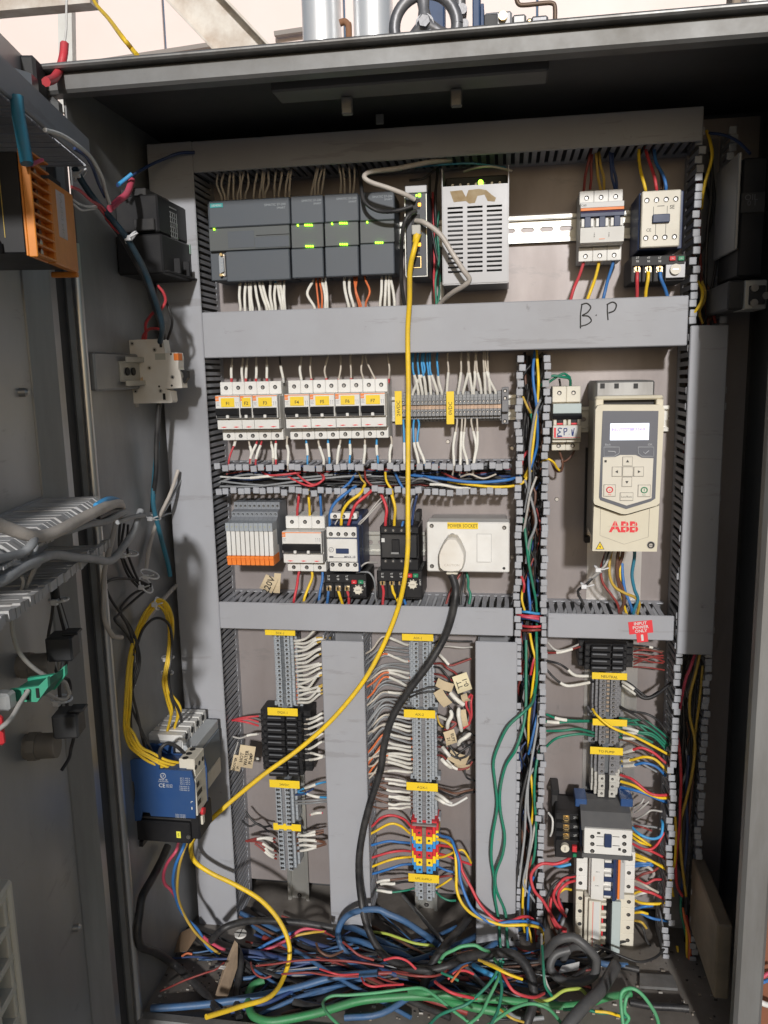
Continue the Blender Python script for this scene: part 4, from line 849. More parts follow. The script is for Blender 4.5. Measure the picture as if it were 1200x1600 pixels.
m = M(); P = [dr.p(x_, y_, d+.0004) for x_, y_ in ((937.5, 846), (944.5, 858.5), (930.5, 858.5))]; m.prism(P, d, d+.0004, 'd', 1); c_ = (sum(p[0] for p in P)/3, sum(p[1] for p in P)/3); m.prism([(c_[0]+(p[0]-c_[0])*.8, c_[1]+(p[1]-c_[1])*.8) for p in P], d+.0004, d+.0006, 'd', 0)
m.prism([(c_[0]+.0006, c_[1]+.003), (c_[0]-.0012, c_[1]-.0002), (c_[0]+.0002, c_[1]-.0002), (c_[0]-.0004, c_[1]-.003), (c_[0]+.0013, c_[1]+.0006), (c_[0]+.0001, c_[1]+.0006)], d+.0006, d+.0008, 'd', 1); dr.put('warning_triangle', [yellow_m, ink_m], m)
x, z = dr.p(1017, 851.5, d); m = M(); screw(m, x, z, d, .0042, (0, 1, 0)); dr.put('cover_screw', [screw_m, hole_m], m)
a = dr.r(921, 594, 1006, 614, .02); m = M(); m.box(a[0], a[1], a[2]-.01, a[3], .004, .10, .002); dr.put('top_bracket', steel_m, m)
for xx in (938, 960, 990): dr.box('bracket_hole', hole_m, xx, 599, xx+7, 607, .099, .1006, 0)
M().box(*dr.r(913, 838, 922, 848, .01), .0005, .012, .001).obj('mounting_foot', black_m, dr.root)
m = M(); a = dr.r(914, 700, 917, 840, .006); m.box(*a, .0005, .008); dr.put('heatsink_edge', black_m, m)
# ------------------------------------------------------------------ terminal strips
def term_mesh(vert, pitch, w, mt, trough, d=.047, hole2=False, off=0.):
    m = M(); h = pitch/2-.00018; a = w/2
    def bx(x0, x1, d0, d1, c=.0004, mi=0):
        m.box(x0, x1, -h, h, d0, d1, c, mi) if vert else m.box(-h, h, x0, x1, d0, d1, c, mi)
    bx(-a, a, .009, d-.018); bx(-a*.82, a*.82, d-.0181, d-.008, .0003)
    bx(-a*.60, -a*.14, d-.0081, d); bx(a*.16, a*.62, d-.0081, d); bx(-a*.135, a*.155, d-.0081, d-.004, 0, 2)
    r_ = min(.0019, h*.68)
    for x in (-a*.33, a*.38):
        z = 0.0
        px, pz = (x, z) if vert else (z, x)
        m.disc(px, pz, d-.001, d+.0002, r_, 10, 1); m.disc(px+.0003, pz-.0004, d-.001, d+.0004, r_*.5, 8, 3)
    if hole2:
        for x in (-a*.5, a*.56): m.box(*( (x-.0011, x+.0011, -h*.6, h*.6) if vert else (-h*.6, h*.6, x-.0011, x+.0011)), d, d+.0003, 0, 1)
    return m.mesh('terminal_block', [mt, hole_m, trough, screw_m])
jump_m = mat('bridging metal', (.55, .45, .36), .4, .8, .4, (.3, .25, .2), 80)
trough_m = mat('dark terminal trough', (.09, .10, .11), .6, 0, .5, (.2, .2, .2), 70)
trough2_m = mat('brown terminal trough', (.22, .17, .13), .55, 0, .6, (.1, .08, .07), 70)
def strip_v(label, xc0, y0, xc1, y1, n, wpx, mt, trough, d=.047, clamp=True, hole2=False, pair=None, jumps=(), name='terminal_strip', stagger=0):
    A, B = U(xc0, y0, d), U(xc1, y1, d); pitch = (A.z-B.z)/n; w = wpx*PX(d)
    x = (A.x+B.x)/2
    t = device(name, label, 'terminal strip', Matrix.Translation((x, 0, (A.z+B.z)/2)), 'terminal strips')
    mts = pair or [mt]; me = [term_mesh(True, pitch, w, q, trough, d, hole2) for q in mts]
    for i in range(n): link('terminal_block', me[i % len(me)], t, loc=(random.uniform(-.0003, .0003), random.uniform(-.0003, .0003), (n/2-i-.5)*pitch))
    for j in jumps:
        M().box(-.0022, .0022, (n/2-j-.5)*pitch-.0017, (n/2-j-.5)*pitch+.0017, d-.0040, d-.0015, .0004).obj('jumper', jump_m, t)
    if clamp:
        m = M(); zb = -n/2*pitch-.0042; m.box(-w*.62, w*.62, zb-.0035, zb+.0038, .009, .026, .0006, 0); m.box(-w*.25, w*.25, zb-.0033, zb+.0036, .0261, .038, .0006, 0)
        screw(m, -w*.45, zb, .026, .0024, (0, 1, 2)); screw(m, w*.45, zb, .026, .0024, (0, 1, 2)); m.obj('end_clamp', [mt, hole_m, screw_m], t)
    return t
def plate_tag(t, text, x0, y0, x1, y1, d, size=6.0, mt=None):
    F = t.matrix_world.translation if False else t.matrix_basis.translation
    a = R(x0, y0, x1, y1, d); m = M(); b = (a[0]-F.x, a[1]-F.x, a[2]-F.z, a[3]-F.z)
    c = ((b[0]+b[1])/2, (b[2]+b[3])/2); vertical = (b[3]-b[2]) > (b[1]-b[0])
    m.box(*b, d-.001, d, .0003, 0); m.box(c[0]-.004, c[0]+.004, c[1]-.0025, c[1]+.0025, .02, d-.0011, 0, 2)
    if text: m.text(text, c[0], c[1]-.0006, d+.0003, size*PX(d), 1, rot=1.5708 if vertical else -.035)
    m.obj('yellow_tag', [yellow_m, ink_m, tgrey_m], t, label='yellow tag reading '+text if text else 'blank yellow tag')
T1 = strip_v('tall grey terminal column under the tag DIX-1, upper left of the lower plate', 439.5, 991, 445.5, 1105, 17, 41, tgrey_m, trough_m)
plate_tag(T1, 'DIX-1', 414, 984, 461, 993, .062)
T2 = strip_v('short grey terminal column tagged 24VDC under the black relays', 442, 1231, 443.5, 1290, 9, 40, tgrey_m, tgrey2_m, clamp=False, hole2=True)
plate_tag(T2, '24VDC', 421, 1219.5, 468, 1231.5, .06)
T3 = strip_v('lowest grey terminal column at lower left with brown pale wires on both sides', 445.5, 1297, 447.5, 1360, 9, 38, tgrey_m, tgrey2_m, clamp=False, hole2=True)
plate_tag(T3, '', 427, 1287.5, 470, 1298, .044)
T4 = strip_v('grey terminal column under the tag AIX-1, right of the covered duct', 655, 1003, 659.5, 1106, 15, 42, tgrey_m, tgrey2_m)
plate_tag(T4, 'AIX-1', 628, 991, 677, 1001.5, .062)
T5 = strip_v('grey terminal column under the tag AIX-2', 660.5, 1120, 663, 1222, 15, 42, tgrey_m, tgrey2_m)
plate_tag(T5, 'AIX-2', 631, 1109.5, 680, 1122, .06)
T6 = strip_v('short grey terminal column under the tag AQX-1 above the coloured blocks', 661.5, 1234, 663, 1287, 8, 42, tgrey_m, tgrey2_m)
plate_tag(T6, 'AQX-1', 635, 1223.5, 684, 1236, .06)
# coloured feed terminals
A, B = U(662, 1296, .058), U(663, 1365, .058); n = 6; pitch = (A.z-B.z)/n; w = 47*PX(.058)
T7 = device('feed_terminals', 'stack of six red, yellow and blue feed terminals', 'terminal strip', Matrix.Translation(((A.x+B.x)/2, 0, (A.z+B.z)/2)), 'terminal strips')
cy_m = mat('yellow terminal plastic', (.90, .62, .02), .45, 0, .2, (.6, .4, .05), 30)
mes = [term_mesh(True, pitch, w, q, trough2_m, .058) for q in (red_m, cy_m, lblue_m)]
for i in range(n): link('terminal_block', mes[i % 3], T7, loc=(0, 0, (n/2-i-.5)*pitch))
M().box(-w/2+.002, w/2-.002, n/2*pitch+.0003, n/2*pitch+.003, .009, .052, .001).obj('end_plate', mat('brown grey end plate', (.25, .2, .19), .6, 0, .4, (.16, .13, .12), 30), T7)
M().box(-w/2, w/2-.001, n/2*pitch+.0031, n/2*pitch+.006, .009, .046, .001).obj('red_end_plate', red_m, T7)
T8 = strip_v('three wide grey terminals under the tag UPS SUPPLY', 663, 1378, 664.5, 1407, 3, 40, tgrey_m, tgrey2_m, clamp=False)
plate_tag(T8, 'UPS SUPPLY', 638, 1366.5, 686, 1379, .058, 5.6)
T9 = strip_v('dark grey terminal column under the tag NEUTRAL with metal bridges', 950, 1062, 950, 1121, 9, 46, tgrey2_m, trough_m, jumps=(0, 1, 2, 3, 4, 5, 6, 7))
plate_tag(T9, 'NEUTRAL', 925, 1051.5, 980, 1062, .06)
T10 = strip_v('dark grey terminal column under the blank yellow tag', 949.5, 1134, 949, 1163, 4, 45, tgrey2_m, trough_m, jumps=(0, 1, 2))
plate_tag(T10, '', 926, 1124, 980, 1134.5, .06)
T11 = strip_v('dark grey terminals under the tag TO PUMP', 948, 1179, 948, 1211, 3, 46, tgrey2_m, trough_m, clamp=False)
plate_tag(T11, 'TO PUMP', 922, 1168, 973.5, 1179.5, .06)
T12 = strip_v('three pale dusty power terminals just above the grey topped contactor', 948, 1211, 948, 1246, 3, 46, mat('pale dusty terminal', (.50, .49, .45), .55, 0, .5, (.3, .28, .25), 40), hole_m, .05, clamp=False)
# horizontal strip with 24VDC and 0VDC tags
d = .047; A, B = U(627, 640, d), U(783, 635, d); n = 26; pitch = (B.x-A.x)/n; w = 46*PX(d)
TH = device('terminal_strip', 'horizontal grey terminal strip between the tags 24VDC and 0VDC', 'terminal strip', Matrix.Translation(((A.x+B.x)/2, 0, U(705, 636, d).z)), 'terminal strips')
me = term_mesh(False, pitch, w, mat('mid grey terminal plastic', (.25, .255, .26), .5, 0, .5, (.17, .16, .16), 40), mat('bridged brass trough', (.42, .30, .22), .4, .6, .7, (.2, .15, .12), 120), d)
for i in range(n): link('terminal_block', me, TH, loc=((i+.5-n/2)*pitch, random.uniform(-.0003, .0003), 0))
m = M(); x = n/2*pitch+.0052; m.box(x-.0046, x+.0046, -w*.62, w*.62, .009, .03, .0008, 0); m.box(x-.0044, x+.0044, -w*.2, w*.2, .0301, .04, .0008, 0)
for z in (w*.50, w*.26, -w*.52): screw(m, x, z, .03, .0027, (0, 1, 2))
m.obj('end_clamp', [tgrey2_m, hole_m, screw_m], TH)
plate_tag(TH, '24VDC', 617, 611, 628, 663.5, .056, 8); plate_tag(TH, '0VDC', 697.5, 611.5, 709.5, 663, .056, 8)
# ---- stacks of black relays on the lower rails
def black_stack(x0, y0, x1, y1, n, labels, d=.065, label0=''):
    a = R(x0, y0, x1, y1, d); pitch = (a[3]-a[2])/n; W = a[1]-a[0]; xm = (a[0]+a[1])/2; h = pitch/2-.0004
    m = M(); m.box(-W/2, W/2, -h, h, .009, d-.022, .0006); m.box(-W*.40, W*.36, -h, h, d-.0219, d-.008, .0006); m.box(-W*.30, W*.06, -h*.86, h*.86, d-.0079, d, .0008); m.box(W*.085, W*.30, -h*.86, h*.86, d-.0079, d-.002, .0008)
    m1 = m.mesh('body', black_m)
    m = M(); m.box(-W*.27, -W*.01, h*.2, h*.62, d, d+.0004); m.box(W*.10, W*.27, h*.1, h*.5, d-.002, d-.0016); me2 = m.mesh('print_strip', mat('dusty strip', (.12, .125, .135), .5))
    m = M(); screw(m, -W*.36, 0, d-.008, .0018, (0, 1, 0)); screw(m, W*.40, 0, d-.022, .0018, (0, 1, 0)); screw(m, -W*.46, 0, d-.022, .0018, (0, 1, 0)); m3 = m.mesh('terminal_screw', [dusty_m, hole_m])
    for i in range(n):
        t = device('black_relay', labels(i), 'relay', Matrix.Translation((xm+random.uniform(-.0006, .0006), random.uniform(-.0008, .0004), a[3]-(i+.5)*pitch)) @ Matrix.Rotation(random.gauss(0, .008), 4, 'Y'), label0)
        for nm, q in (('body', m1), ('print_strip', me2), ('terminal_screw', m3)): link(nm, q, t)
ORD = ('first', 'second', 'third', 'fourth', 'fifth', 'sixth', 'seventh', 'eighth', 'ninth', 'tenth')
black_stack(402, 1119, 481, 1215, 10, lambda i: '%s black slim relay counted down from the yellow tag DQX-1' % ORD[i], label0='black relays under the tag DQX-1')
black_stack(906, 1009, 993, 1051, 4, lambda i: '%s black slim relay down in the stack above the tag NEUTRAL' % ORD[i], label0='black relays above the tag NEUTRAL')
t2 = T1; plate_tag(T1, 'DQX-1', 418, 1106.5, 465, 1118.5, .066)
# ---- contactor with grey top cover and sideways overload relay at lower right
gc = Dev('contactor', 'contactor with dark grey hood and blue corners at the lower right', 'contactor', 950, 1300, .1); d = .1
hood_m = mat('dusty grey hood', (.085, .085, .088), .5, 0, .5, (.15, .145, .14), 20)
a = gc.r(909, 1247, 989, 1297, .096); zt_ = gc.p(950, 1250, .055)[1]; m = M(); m.prism([(.04, zt_), (.055, zt_), (.079, (zt_+a[2])/2+.006), (.098, a[2]+.001), (.098, a[2]-.001), (.0785, a[2]-.001), (.04, zt_-.012)], a[0], a[1], 'x'); gc.put('hood', hood_m, m); M().box(a[0]+.0005, a[1]-.0005, gc.p(950, 1330, .078)[1], zt_-.0125, .012, .078, .001).obj('case', navy_m, gc.root)
for xx, ww in ((899, 18), (970, 19)): gc.box('blue_corner', blue_m, xx, 1249, xx+ww, 1261, .035, .0665, .0008)
gc.box('front_plate', white_m, 912.5, 1296.5, 988, 1336, .0781, .1, .001); gc.box('lower_edge', hood_m, 909, 1336.5, 989, 1343, .0781, .097, .0008)
for xx in (925.5, 975.5):
    for yy in (1307, 1318.5, 1329.5):
        x, z = gc.p(xx, yy, d); m = M(); screw(m, x, z, d, .003); gc.put('terminal_screw', [white_m, hole_m, screw_m], m)
gc.box('latch', navy_m, 944.5, 1305, 956, 1325, d, .104, .0008)
m = M()
for (q0, q1, q2, q3) in ((932, 1307, 943, 1307.8), (957, 1307, 968, 1307.8), (932, 1321, 943, 1321.8), (957, 1321, 968, 1321.8), (966, 1325, 970, 1329), (933, 1300, 938, 1303)): m.box(*gc.r(q0, q1, q2, q3, d), d, d+.0003)
gc.put('fine_print', ink_m, m)
so2 = Dev('overload_relay', 'black overload relay turned sideways, left of the grey hooded contactor', 'overload relay', 884, 1305, .07, 'thermal overload relays'); d = .07
so2.box('case', black_m, 868, 1270, 913, 1341, .012, .06, .001); so2.box('bracket', dusty_m, 862, 1239, 871, 1300, .004, .03, .0008); so2.box('hook', black_m, 862, 1235, 874, 1243, .004, .04, .001)
for yy in (1272, 1286.5, 1300.5, 1313.5): so2.box('barrier', black_m, 869, yy, 905, yy+2.2, .0601, .07, .0006)
for yy, cl in ((1281, brass_m), (1295.5, brass_m), (1309, brass_m)):
    x, z = so2.p(885, yy, .066); m = M(); m.box(x-.0045, x+.0045, z-.004, z+.004, .0601, .0615, .0004, 1); m.disc(x, z, .0615, .0645, .0034, 12, 0); m.box(x-.003, x+.003, z-.0006, z+.0006, .0645, .065, 0, 2); so2.put('terminal_screw', [cl, brass_m, hole_m], m)
    x, z = so2.p(900, yy, .066); so2.put('lettering', winkm, M().text('2T1', x, z, .0605, .0045))
m = M(); x, z = so2.p(883, 1327, .068); m.disc(x, z, .0601, .0665, .006, 16, 0); m.box(x-.0005, x+.0005, z-.003, z+.003, .0665, .0669, mi=1); so2.put('dial', [cream_m, screw_m], m)
so2.box('button', red_m, 894, 1323, 902, 1332, .0601, .066, .0008); so2.box('button', green_m, 895, 1335, 901, 1340, .0601, .064, .0008)
# ------------------------------------------------------------------ devices on the left wall
WALL = X0
def wall_r(px0, px1, y0, y1, d):                        # rectangle in the plane facing the viewer at distance d in front of the plate
    a = R(px0, y0, px1, y1, d); return a
# bare breaker seen from its side
d = .152; a = wall_r(197, 283, 529, 632, d); X = lambda px: U(px, 580, d).x; Zp = lambda py: U(240, py, d).z
lb = thing('side_breaker', 'dirty cream breaker seen from its side on the left wall', 'breaker', (a[0], -d, a[2]))
prof = [(196, 530), (258, 530), (260, 552), (279, 552), (280, 560), (279, 577), (282, 585), (283, 602), (283, 607), (256, 608), (265, 612), (266, 627), (264, 630), (203, 630), (200, 622), (200, 612), (205, 604), (203, 562), (196, 558), (195, 545)]
for k, (d0, d1) in enumerate(((d-.0175, d-.0088), (d-.0087, d))):
    M().prism([(X(p[0]), Zp(p[1])) for p in prof], d0, d1).obj('shell_half', dustw_m, lb)
m = M()
for px, py in ((210, 536), (244, 546.5), (234, 574.5), (210, 611), (249, 611), (269, 590)): m.disc(X(px), Zp(py), d, d+.0008, .0026, 10, 0); m.disc(X(px), Zp(py), d+.0008, d+.001, .0012, 8, 1)
for px, py in ((199.5, 541.5), (247, 604), (267, 603), (269, 554)): m.disc(X(px), Zp(py), d, d+.0003, .0014, 8, 2)
m.obj('rivet', [screw_m, hole_m, hole_m], lb)
M().box(X(244), X(260), Zp(562.5), Zp(552.5), d, d+.0005, .0001).obj('grey_label', mat('grey label', (.45, .45, .40), .6), lb)
m = M(); m.prism([(X(p), Zp(q)) for p, q in ((202, 553), (212, 556), (215, 562), (214, 567), (206, 567), (201, 558))], d, d+.00025); m.prism([(X(p), Zp(q)) for p, q in ((214, 595), (222, 588), (223, 594), (218, 600), (213, 599))], d, d+.00025)
m.obj('burn_stain', mat('scorch stain', (.55, .36, .20), .7, 0, .8, (.66, .58, .46), 60), lb)
m = M(); m.prism([(X(277), Zp(578)), (X(290), Zp(581)), (X(290), Zp(592)), (X(284), Zp(600)), (X(279), Zp(596)), (X(284), Zp(590)), (X(284), Zp(584))], d-.013, d-.004); m.obj('lever', black_m, lb)
M().box(X(273), X(280.5), Zp(564), Zp(553), d-.012, d+.001, .0004).obj('orange_mark', orange_m, lb)
m = M()
for py in (533, 615): m.box(X(252), X(256), Zp(py+10), Zp(py), d, d+.0003)
m.obj('terminal_slot', hole_m, lb)
m = M(); m.box(X(204), X(206.5), Zp(636), Zp(630), d-.012, d-.004); m.obj('clip', screw_m, lb)
rl = thing('wall_rail', 'short bent zinc rail stub on the left wall holding the side-on breaker', 'rail', (WALL, -.18, Zp(582)))
zc, y0, y1 = Zp(580), .1335, .205
m = M(); m.box(WALL+.009, WALL+.0105, zc-.0125, zc+.0125, y0, y1); m.obj('web', rail_m, rl)
for sg in (1, -1):
    M().box(WALL+.0106, WALL+.016, zc+sg*.0125, zc+sg*.0114, y0, y1).obj('web_side', rail_m, rl); M().box(WALL+.0161, WALL+.0175, zc+sg*.0114, zc+sg*.0175, y0-.0, y1-.004 if sg > 0 else y1).obj('flange', rail_m, rl)
m = M()
for dd in (.172, .188): m.cyl((WALL+.0105, -dd, zc), (WALL+.0125, -dd, zc), .005, n=10)
m.obj('slot', hole_m, rl)
M().box(WALL+.0002, WALL+.0088, zc-.022, zc+.022, .10, .262, .002).obj('backing_channel', dsteel_m, rl)
# black device high on the left wall
bd = thing('wall_contactor', 'black contactor with a white printed plate high on the left wall', 'contactor', (WALL, -.12, U(230, 425, .17).z))
zt_, zb_ = U(245, 302, .17).z, U(245, 428, .17).z; zm = U(245, 365, .17).z; xf = U(246, 340, .17).x; fard = .055
M().box(WALL+.001, xf, zm+.002, zt_, fard, .168, .002).obj('upper_body', black_m, bd); M().box(WALL+.001, xf+.004, zb_, zm, fard, .172, .002).obj('lower_body', black_m, bd)
M().box(WALL+.001, xf-.022, zt_+.0005, zt_+.012, fard+.01, .15, .001).obj('rear_ledge', dusty_m, bd)
M().box(xf-.03, xf-.004, zm+.004, zm+.018, .1681, .1725, .001).obj('side_ledge', dusty_m, bd)
FR = Matrix.Translation((xf+.0003, 0, 0)) @ Matrix.Rotation(math.radians(90), 4, 'Z')     # text on a face that looks to the right
m = M(); ym = -.115; zc = (zt_+zm)/2
for i in range(9):
    m.box(ym-.018, ym+.004-(.006 if i % 3 == 1 else 0), zc+.014-i*.0058, zc+.0155-i*.0058, 0, .0002)
for i in range(4): m.box(ym-.016+.006*i, ym-.0152+.006*i, zc-.035, zc+.01, 0, .0002)
m.text('CE', ym-.006, zc-.024, .0003, .011); m.text('18', ym+.002, zc-.004, .0003, .007)
m.xf(FR); m.obj('printed_plate', mat('dim white print', (.35, .36, .36), .6), bd)
m = M(); m.box(-.085, -.078, zm-.012, zm+.0, 0, .0005); m.xf(Matrix.Translation((.004, 0, 0)) @ FR); m.obj('green_sticker', mat('pale green sticker', (.35, .5, .42), .5), bd)
for i in range(3): M().box(xf+.004, xf+.0115, zb_+.004, zb_+.022, .075+.03*i, .078+.03*i).obj('rib', black_m, bd)
M().box(xf+.004, xf+.011, zb_+.002, zb_+.0038, .055, .17, .0005).obj('foot_ledge', black_m, bd)
# blue contactor low on the left wall
z1, z0 = U(270, 1186, .236).z, U(270, 1281, .236).z; xf = U(301, 1230, .236).x; xb = U(212, 1230, .236).x
cb = thing('wall_contactor', 'blue contactor with white front and terminals low on the left wall', 'contactor', (xb, -.21, z0))
d0, d1 = .191, .236; pp = lambda a, b: (U(a, b, d1).x, U(a, b, d1).z)
for k, (e0, e1) in enumerate(((d0, d0+.003), (d1-.003, d1))):
    M().prism([pp(*q) for q in ((201, 1190), (208, 1186), (248, 1186), (249, 1202), (299, 1205), (304, 1226), (305.5, 1279), (236, 1275), (234, 1270), (223, 1267), (220, 1282), (209, 1283), (209, 1264), (211, 1238), (209, 1222), (201, 1217))], e0, e1).obj('side_plate', blue_m, cb)
M().box(xb+.003, xf-.010, z0+.006, U(270, 1203, d1).z-.001, d0+.0032, d1-.0032).obj('core', blue_m, cb)
M().box(WALL+.001, xb+.0028, z0+.012, z1-.012, d0+.004, d1-.004, .002).obj('wall_foot', mat('dirty bracket steel', (.3, .27, .22), .5, .6, .6, (.15, .12, .1), 30), cb)
fz = lambda py: U(310, py, .226).z
M().prism([(xf-.012, d0+.0032), (xf+.001, d0+.0032), (xf+.003, d1-.0032), (xf-.0098, d1-.0032)], fz(1270), fz(1214), 'z').obj('front_plate', cream_m, cb)
M().box(xf-.02, xf+.001, fz(1213.5), fz(1186), d0+.004, d1-.008, .001).obj('upper_terminals', cream_m, cb)
m = M()
for i in range(3): m.cyl((xf-.012, -(d0+.010+.012*i), fz(1186)), (xf-.012, -(d0+.010+.012*i), fz(1186)+.0004), .004, n=10); m.cyl((xf+.001, -(d0+.010+.012*i), fz(1200)), (xf+.0014, -(d0+.010+.012*i), fz(1200)), .003, n=10)
m.obj('terminal_hole', hole_m, cb)
m = M(); xw = lambda px: U(px, 1230, d1).x; zw = lambda py: U(255, py, d1).z
cx_, cz_ = xw(256), zw(1212); m.tube([(cx_+math.cos(t)*.0035, -d1-.0002, cz_+math.sin(t)*.0035) for t in (2*math.pi*i/16 for i in range(17))], .0004, 4); m.text('LT', cx_, cz_, d1+.0004, .004); m.text('MNX 18', cx_, zw(1218), d1+.0004, .0032); m.text('CONTACTOR', cx_, zw(1221), d1+.0004, .0022); m.text('CE', xw(253.5), zw(1227), d1+.0004, .0075)
for i in range(3): m.text('IS/IEC 60947', xw(265), zw(1225.5+1.8*i), d1+.0004, .0017)
for i in range(4): m.text('AC 3  415 V', xw(290), zw(1214+3.0*i), d1+.0004, .0026)
for i in range(3): m.text('TYPE MNX 18', xw(288), zw(1227+2.8*i), d1+.0004, .0022)
for i in range(3): m.text('COIL 110 VAC', xw(279), zw(1271+2.2*i), d1+.0004, .0022)
for q in ((296.5, 1249, 300, 1250), (296.5, 1249, 297.3, 1252), (297, 1258, 298.6, 1262)): m.box(xw(q[0]), xw(q[2]), zw(q[3]), zw(q[1]), d1, d1+.0003)
m.obj('printed_text', winkm, cb)
m = M()
for (e, f) in ((1222, .008), (1236, .016), (1250, .01)): m.box(-(d1-.006), -(d1-.006-f), fz(e+7), fz(e), 0, .0004)
m.xf(Matrix.Translation((xf+.0028, 0, 0)) @ Matrix.Rotation(math.radians(90), 4, 'Z')); m.obj('front_print', ink_m, cb)
# second (grey front) contactor behind it
z1_, z0_ = U(310, 1152, .15).z, U(310, 1205, .15).z; xf2 = U(345, 1170, .095).x-.0135
c2 = thing('wall_contactor', 'white contactor with ribbed terminals behind the blue one on the left wall', 'contactor', (xb, -.1, z0_))
M().box(WALL+.005, xf2-.006, z0_-.02, z1_-.01, .090, .183, .001).obj('case', navy_m, c2)
for i in range(6):
    e = .095+i*.0148; M().box(xf2-.062, xf2-.006, z1_-.0099, z1_+.016, e, e+.0112, .0008).obj('terminal_wall', white_m, c2)
M().box(xf2-.061, xf2-.007, z1_-.0098, z1_+.008, .0905, .1815).obj('terminal_bed', mat('grey terminal bed', (.4, .4, .39), .5), c2)
M().box(xf2-.0058, xf2+.012, z1_-.012, z1_+.002, .095, .181, .001).obj('front_ledge', mat('pale grey front', (.45, .47, .48), .45, 0, .4, (.3, .3, .3), 20), c2); M().box(xf2-.0058, xf2+.013, z0_-.004, z1_-.0122, .095, .181, .001).obj('front_plate', mat('slate front', (.16, .19, .22), .45, 0, .4, (.25, .25, .25), 20), c2)
m = M()
for i in range(4): m.cyl((xf2-.006, -(.107+.02*i), z1_+.009), (xf2-.0052, -(.107+.02*i), z1_+.009), .0042, n=12)
m.obj('terminal_hole', hole_m, c2)
M().box(xf2-.0, xf2+.012, z0_-.03, z0_-.005, .093, .145, .002).obj('lower_block', dustw_m, c2)
# overload under the blue contactor
ow = thing('overload_relay', 'black overload relay hanging under the blue contactor with a red button', 'overload relay', (xb, -0.2160, z0-.05), 'thermal overload relays')
q = wall_r(209, 297, 1284, 1316, 0.2320); M().box(q[0], q[1], q[2], q[3], 0.1760, 0.2320, .0015).obj('case', black_m, ow); q = wall_r(213, 299, 1278, 1286, 0.2260); M().box(q[0], q[1], q[2]+.0005, q[3], 0.1860, 0.2260, .0008).obj('neck', dusty_m, ow)
q = wall_r(211, 222, 1316, 1325, 0.2320); M().box(q[0], q[1], q[2], q[3]-.0003, 0.1960, 0.2300, .0008).obj('foot', black_m, ow)
q = wall_r(276, 282.5, 1299, 1309, 0.2320); m = M(); m.box(*q, 0.2320, 0.2325, 0, 0); m.text('S', (q[0]+q[1])/2, (q[2]+q[3])/2, 0.2328, .006, 1); m.obj('yellow_sticker', [mat('lemon sticker', (.80, .75, .08), .5), ink_m], ow)
q = wall_r(296.5, 312, 1272, 1312, 0.2260); M().box(q[0]+.0004, q[1], q[2], q[3], 0.1810, 0.2260, .002).obj('front_block', black_m, ow)
m = M(); p = U(316, 1267, 0.2160); m.cyl((p.x-.006, p.y, p.z), (p.x+.003, p.y, p.z), .0048, n=14); m.obj('red_button', red_m, ow); p = U(316, 1280, 0.2180); M().box(p.x-.001, p.x+.002, p.z-.006, p.z+.006, 0.2140, 0.2210, .0005).obj('cream_lever', cream_m, ow)
p = U(322, 1260, 0.1960); M().box(p.x-.004, p.x+.002, p.z-.003, p.z+.003, 0.1910, 0.1980, .0005).obj('green_button', green_m, ow)
m = M(); p = U(295, 1307, 0.2320); m.disc(p.x, p.z, 0.2322, 0.2340, .0028, 10); m.obj('screw', screw_m, ow)
# ------------------------------------------------------------------ on the door
dm = DOORF; dlab = lambda nm, lab, cat, grp=None: device(nm, lab, cat, dm, grp)
sA = DU(138, 212, .07)[0]
du = dlab('wiring_duct', 'covered grey duct high on the open door, its slotted underside in shade', 'wiring duct', 'grey wiring ducts')
M().box(sA, .62, .2135, .240, .066, .0705, .0012).obj('cover', duct_m, du); wall(du, False, .2145, sA, .5, .0082, 1, .0655, .0072, .0072, 0, d0=.0035); M().box(sA, .6, .2145, .239, .0004, .0024).obj('base_channel', finger_m, du); M().box(sA-.0003, sA+.0015, .2135, .2398, .003, .0655).obj('end_wall', finger_m, du)
s0, z0 = DU(166, 778, .066); s1 = .42; zt_ = DU(120, 800, .066)[1]
dl = dlab('wiring_duct', 'dusty open duct on the door with long fingers and cables along its edge', 'wiring duct', 'grey wiring ducts')
me = M().prism([(.002, .0), (.056, .0), (.066, -.008), (.070, -.008), (.070, -.011), (.0645, -.0105), (.0548, -.0022), (.002, -.0022)], -.0034, .0034, 'x').mesh('finger', mat('dusty pale duct finger', (.50, .50, .50), .5, 0, .6, (.28, .25, .22), 30)); me2 = M().prism([(.002, .0), (.060, .0), (.060, .006), (.066, .006), (.066, -.0022), (.002, -.0022)], -.0034, .0034, 'x').mesh('finger', MAT['dusty pale duct finger'])
n = int((s1-s0)/.0088)
for i in range(n):
    for q, zz in ((me, zt_), (me2, zt_-.052)):
        o = link('finger', q, dl, loc=(s0+i*.0088, random.uniform(-.001, .001), zz+random.uniform(-.0006, .0006)))
        if random.random() < .15: o.rotation_euler = (random.gauss(0, .04), 0, random.gauss(0, .03))
M().box(s0-.004, s1, zt_-.056, zt_+.002, .0004, .0019).obj('base_channel', finger_m, dl)
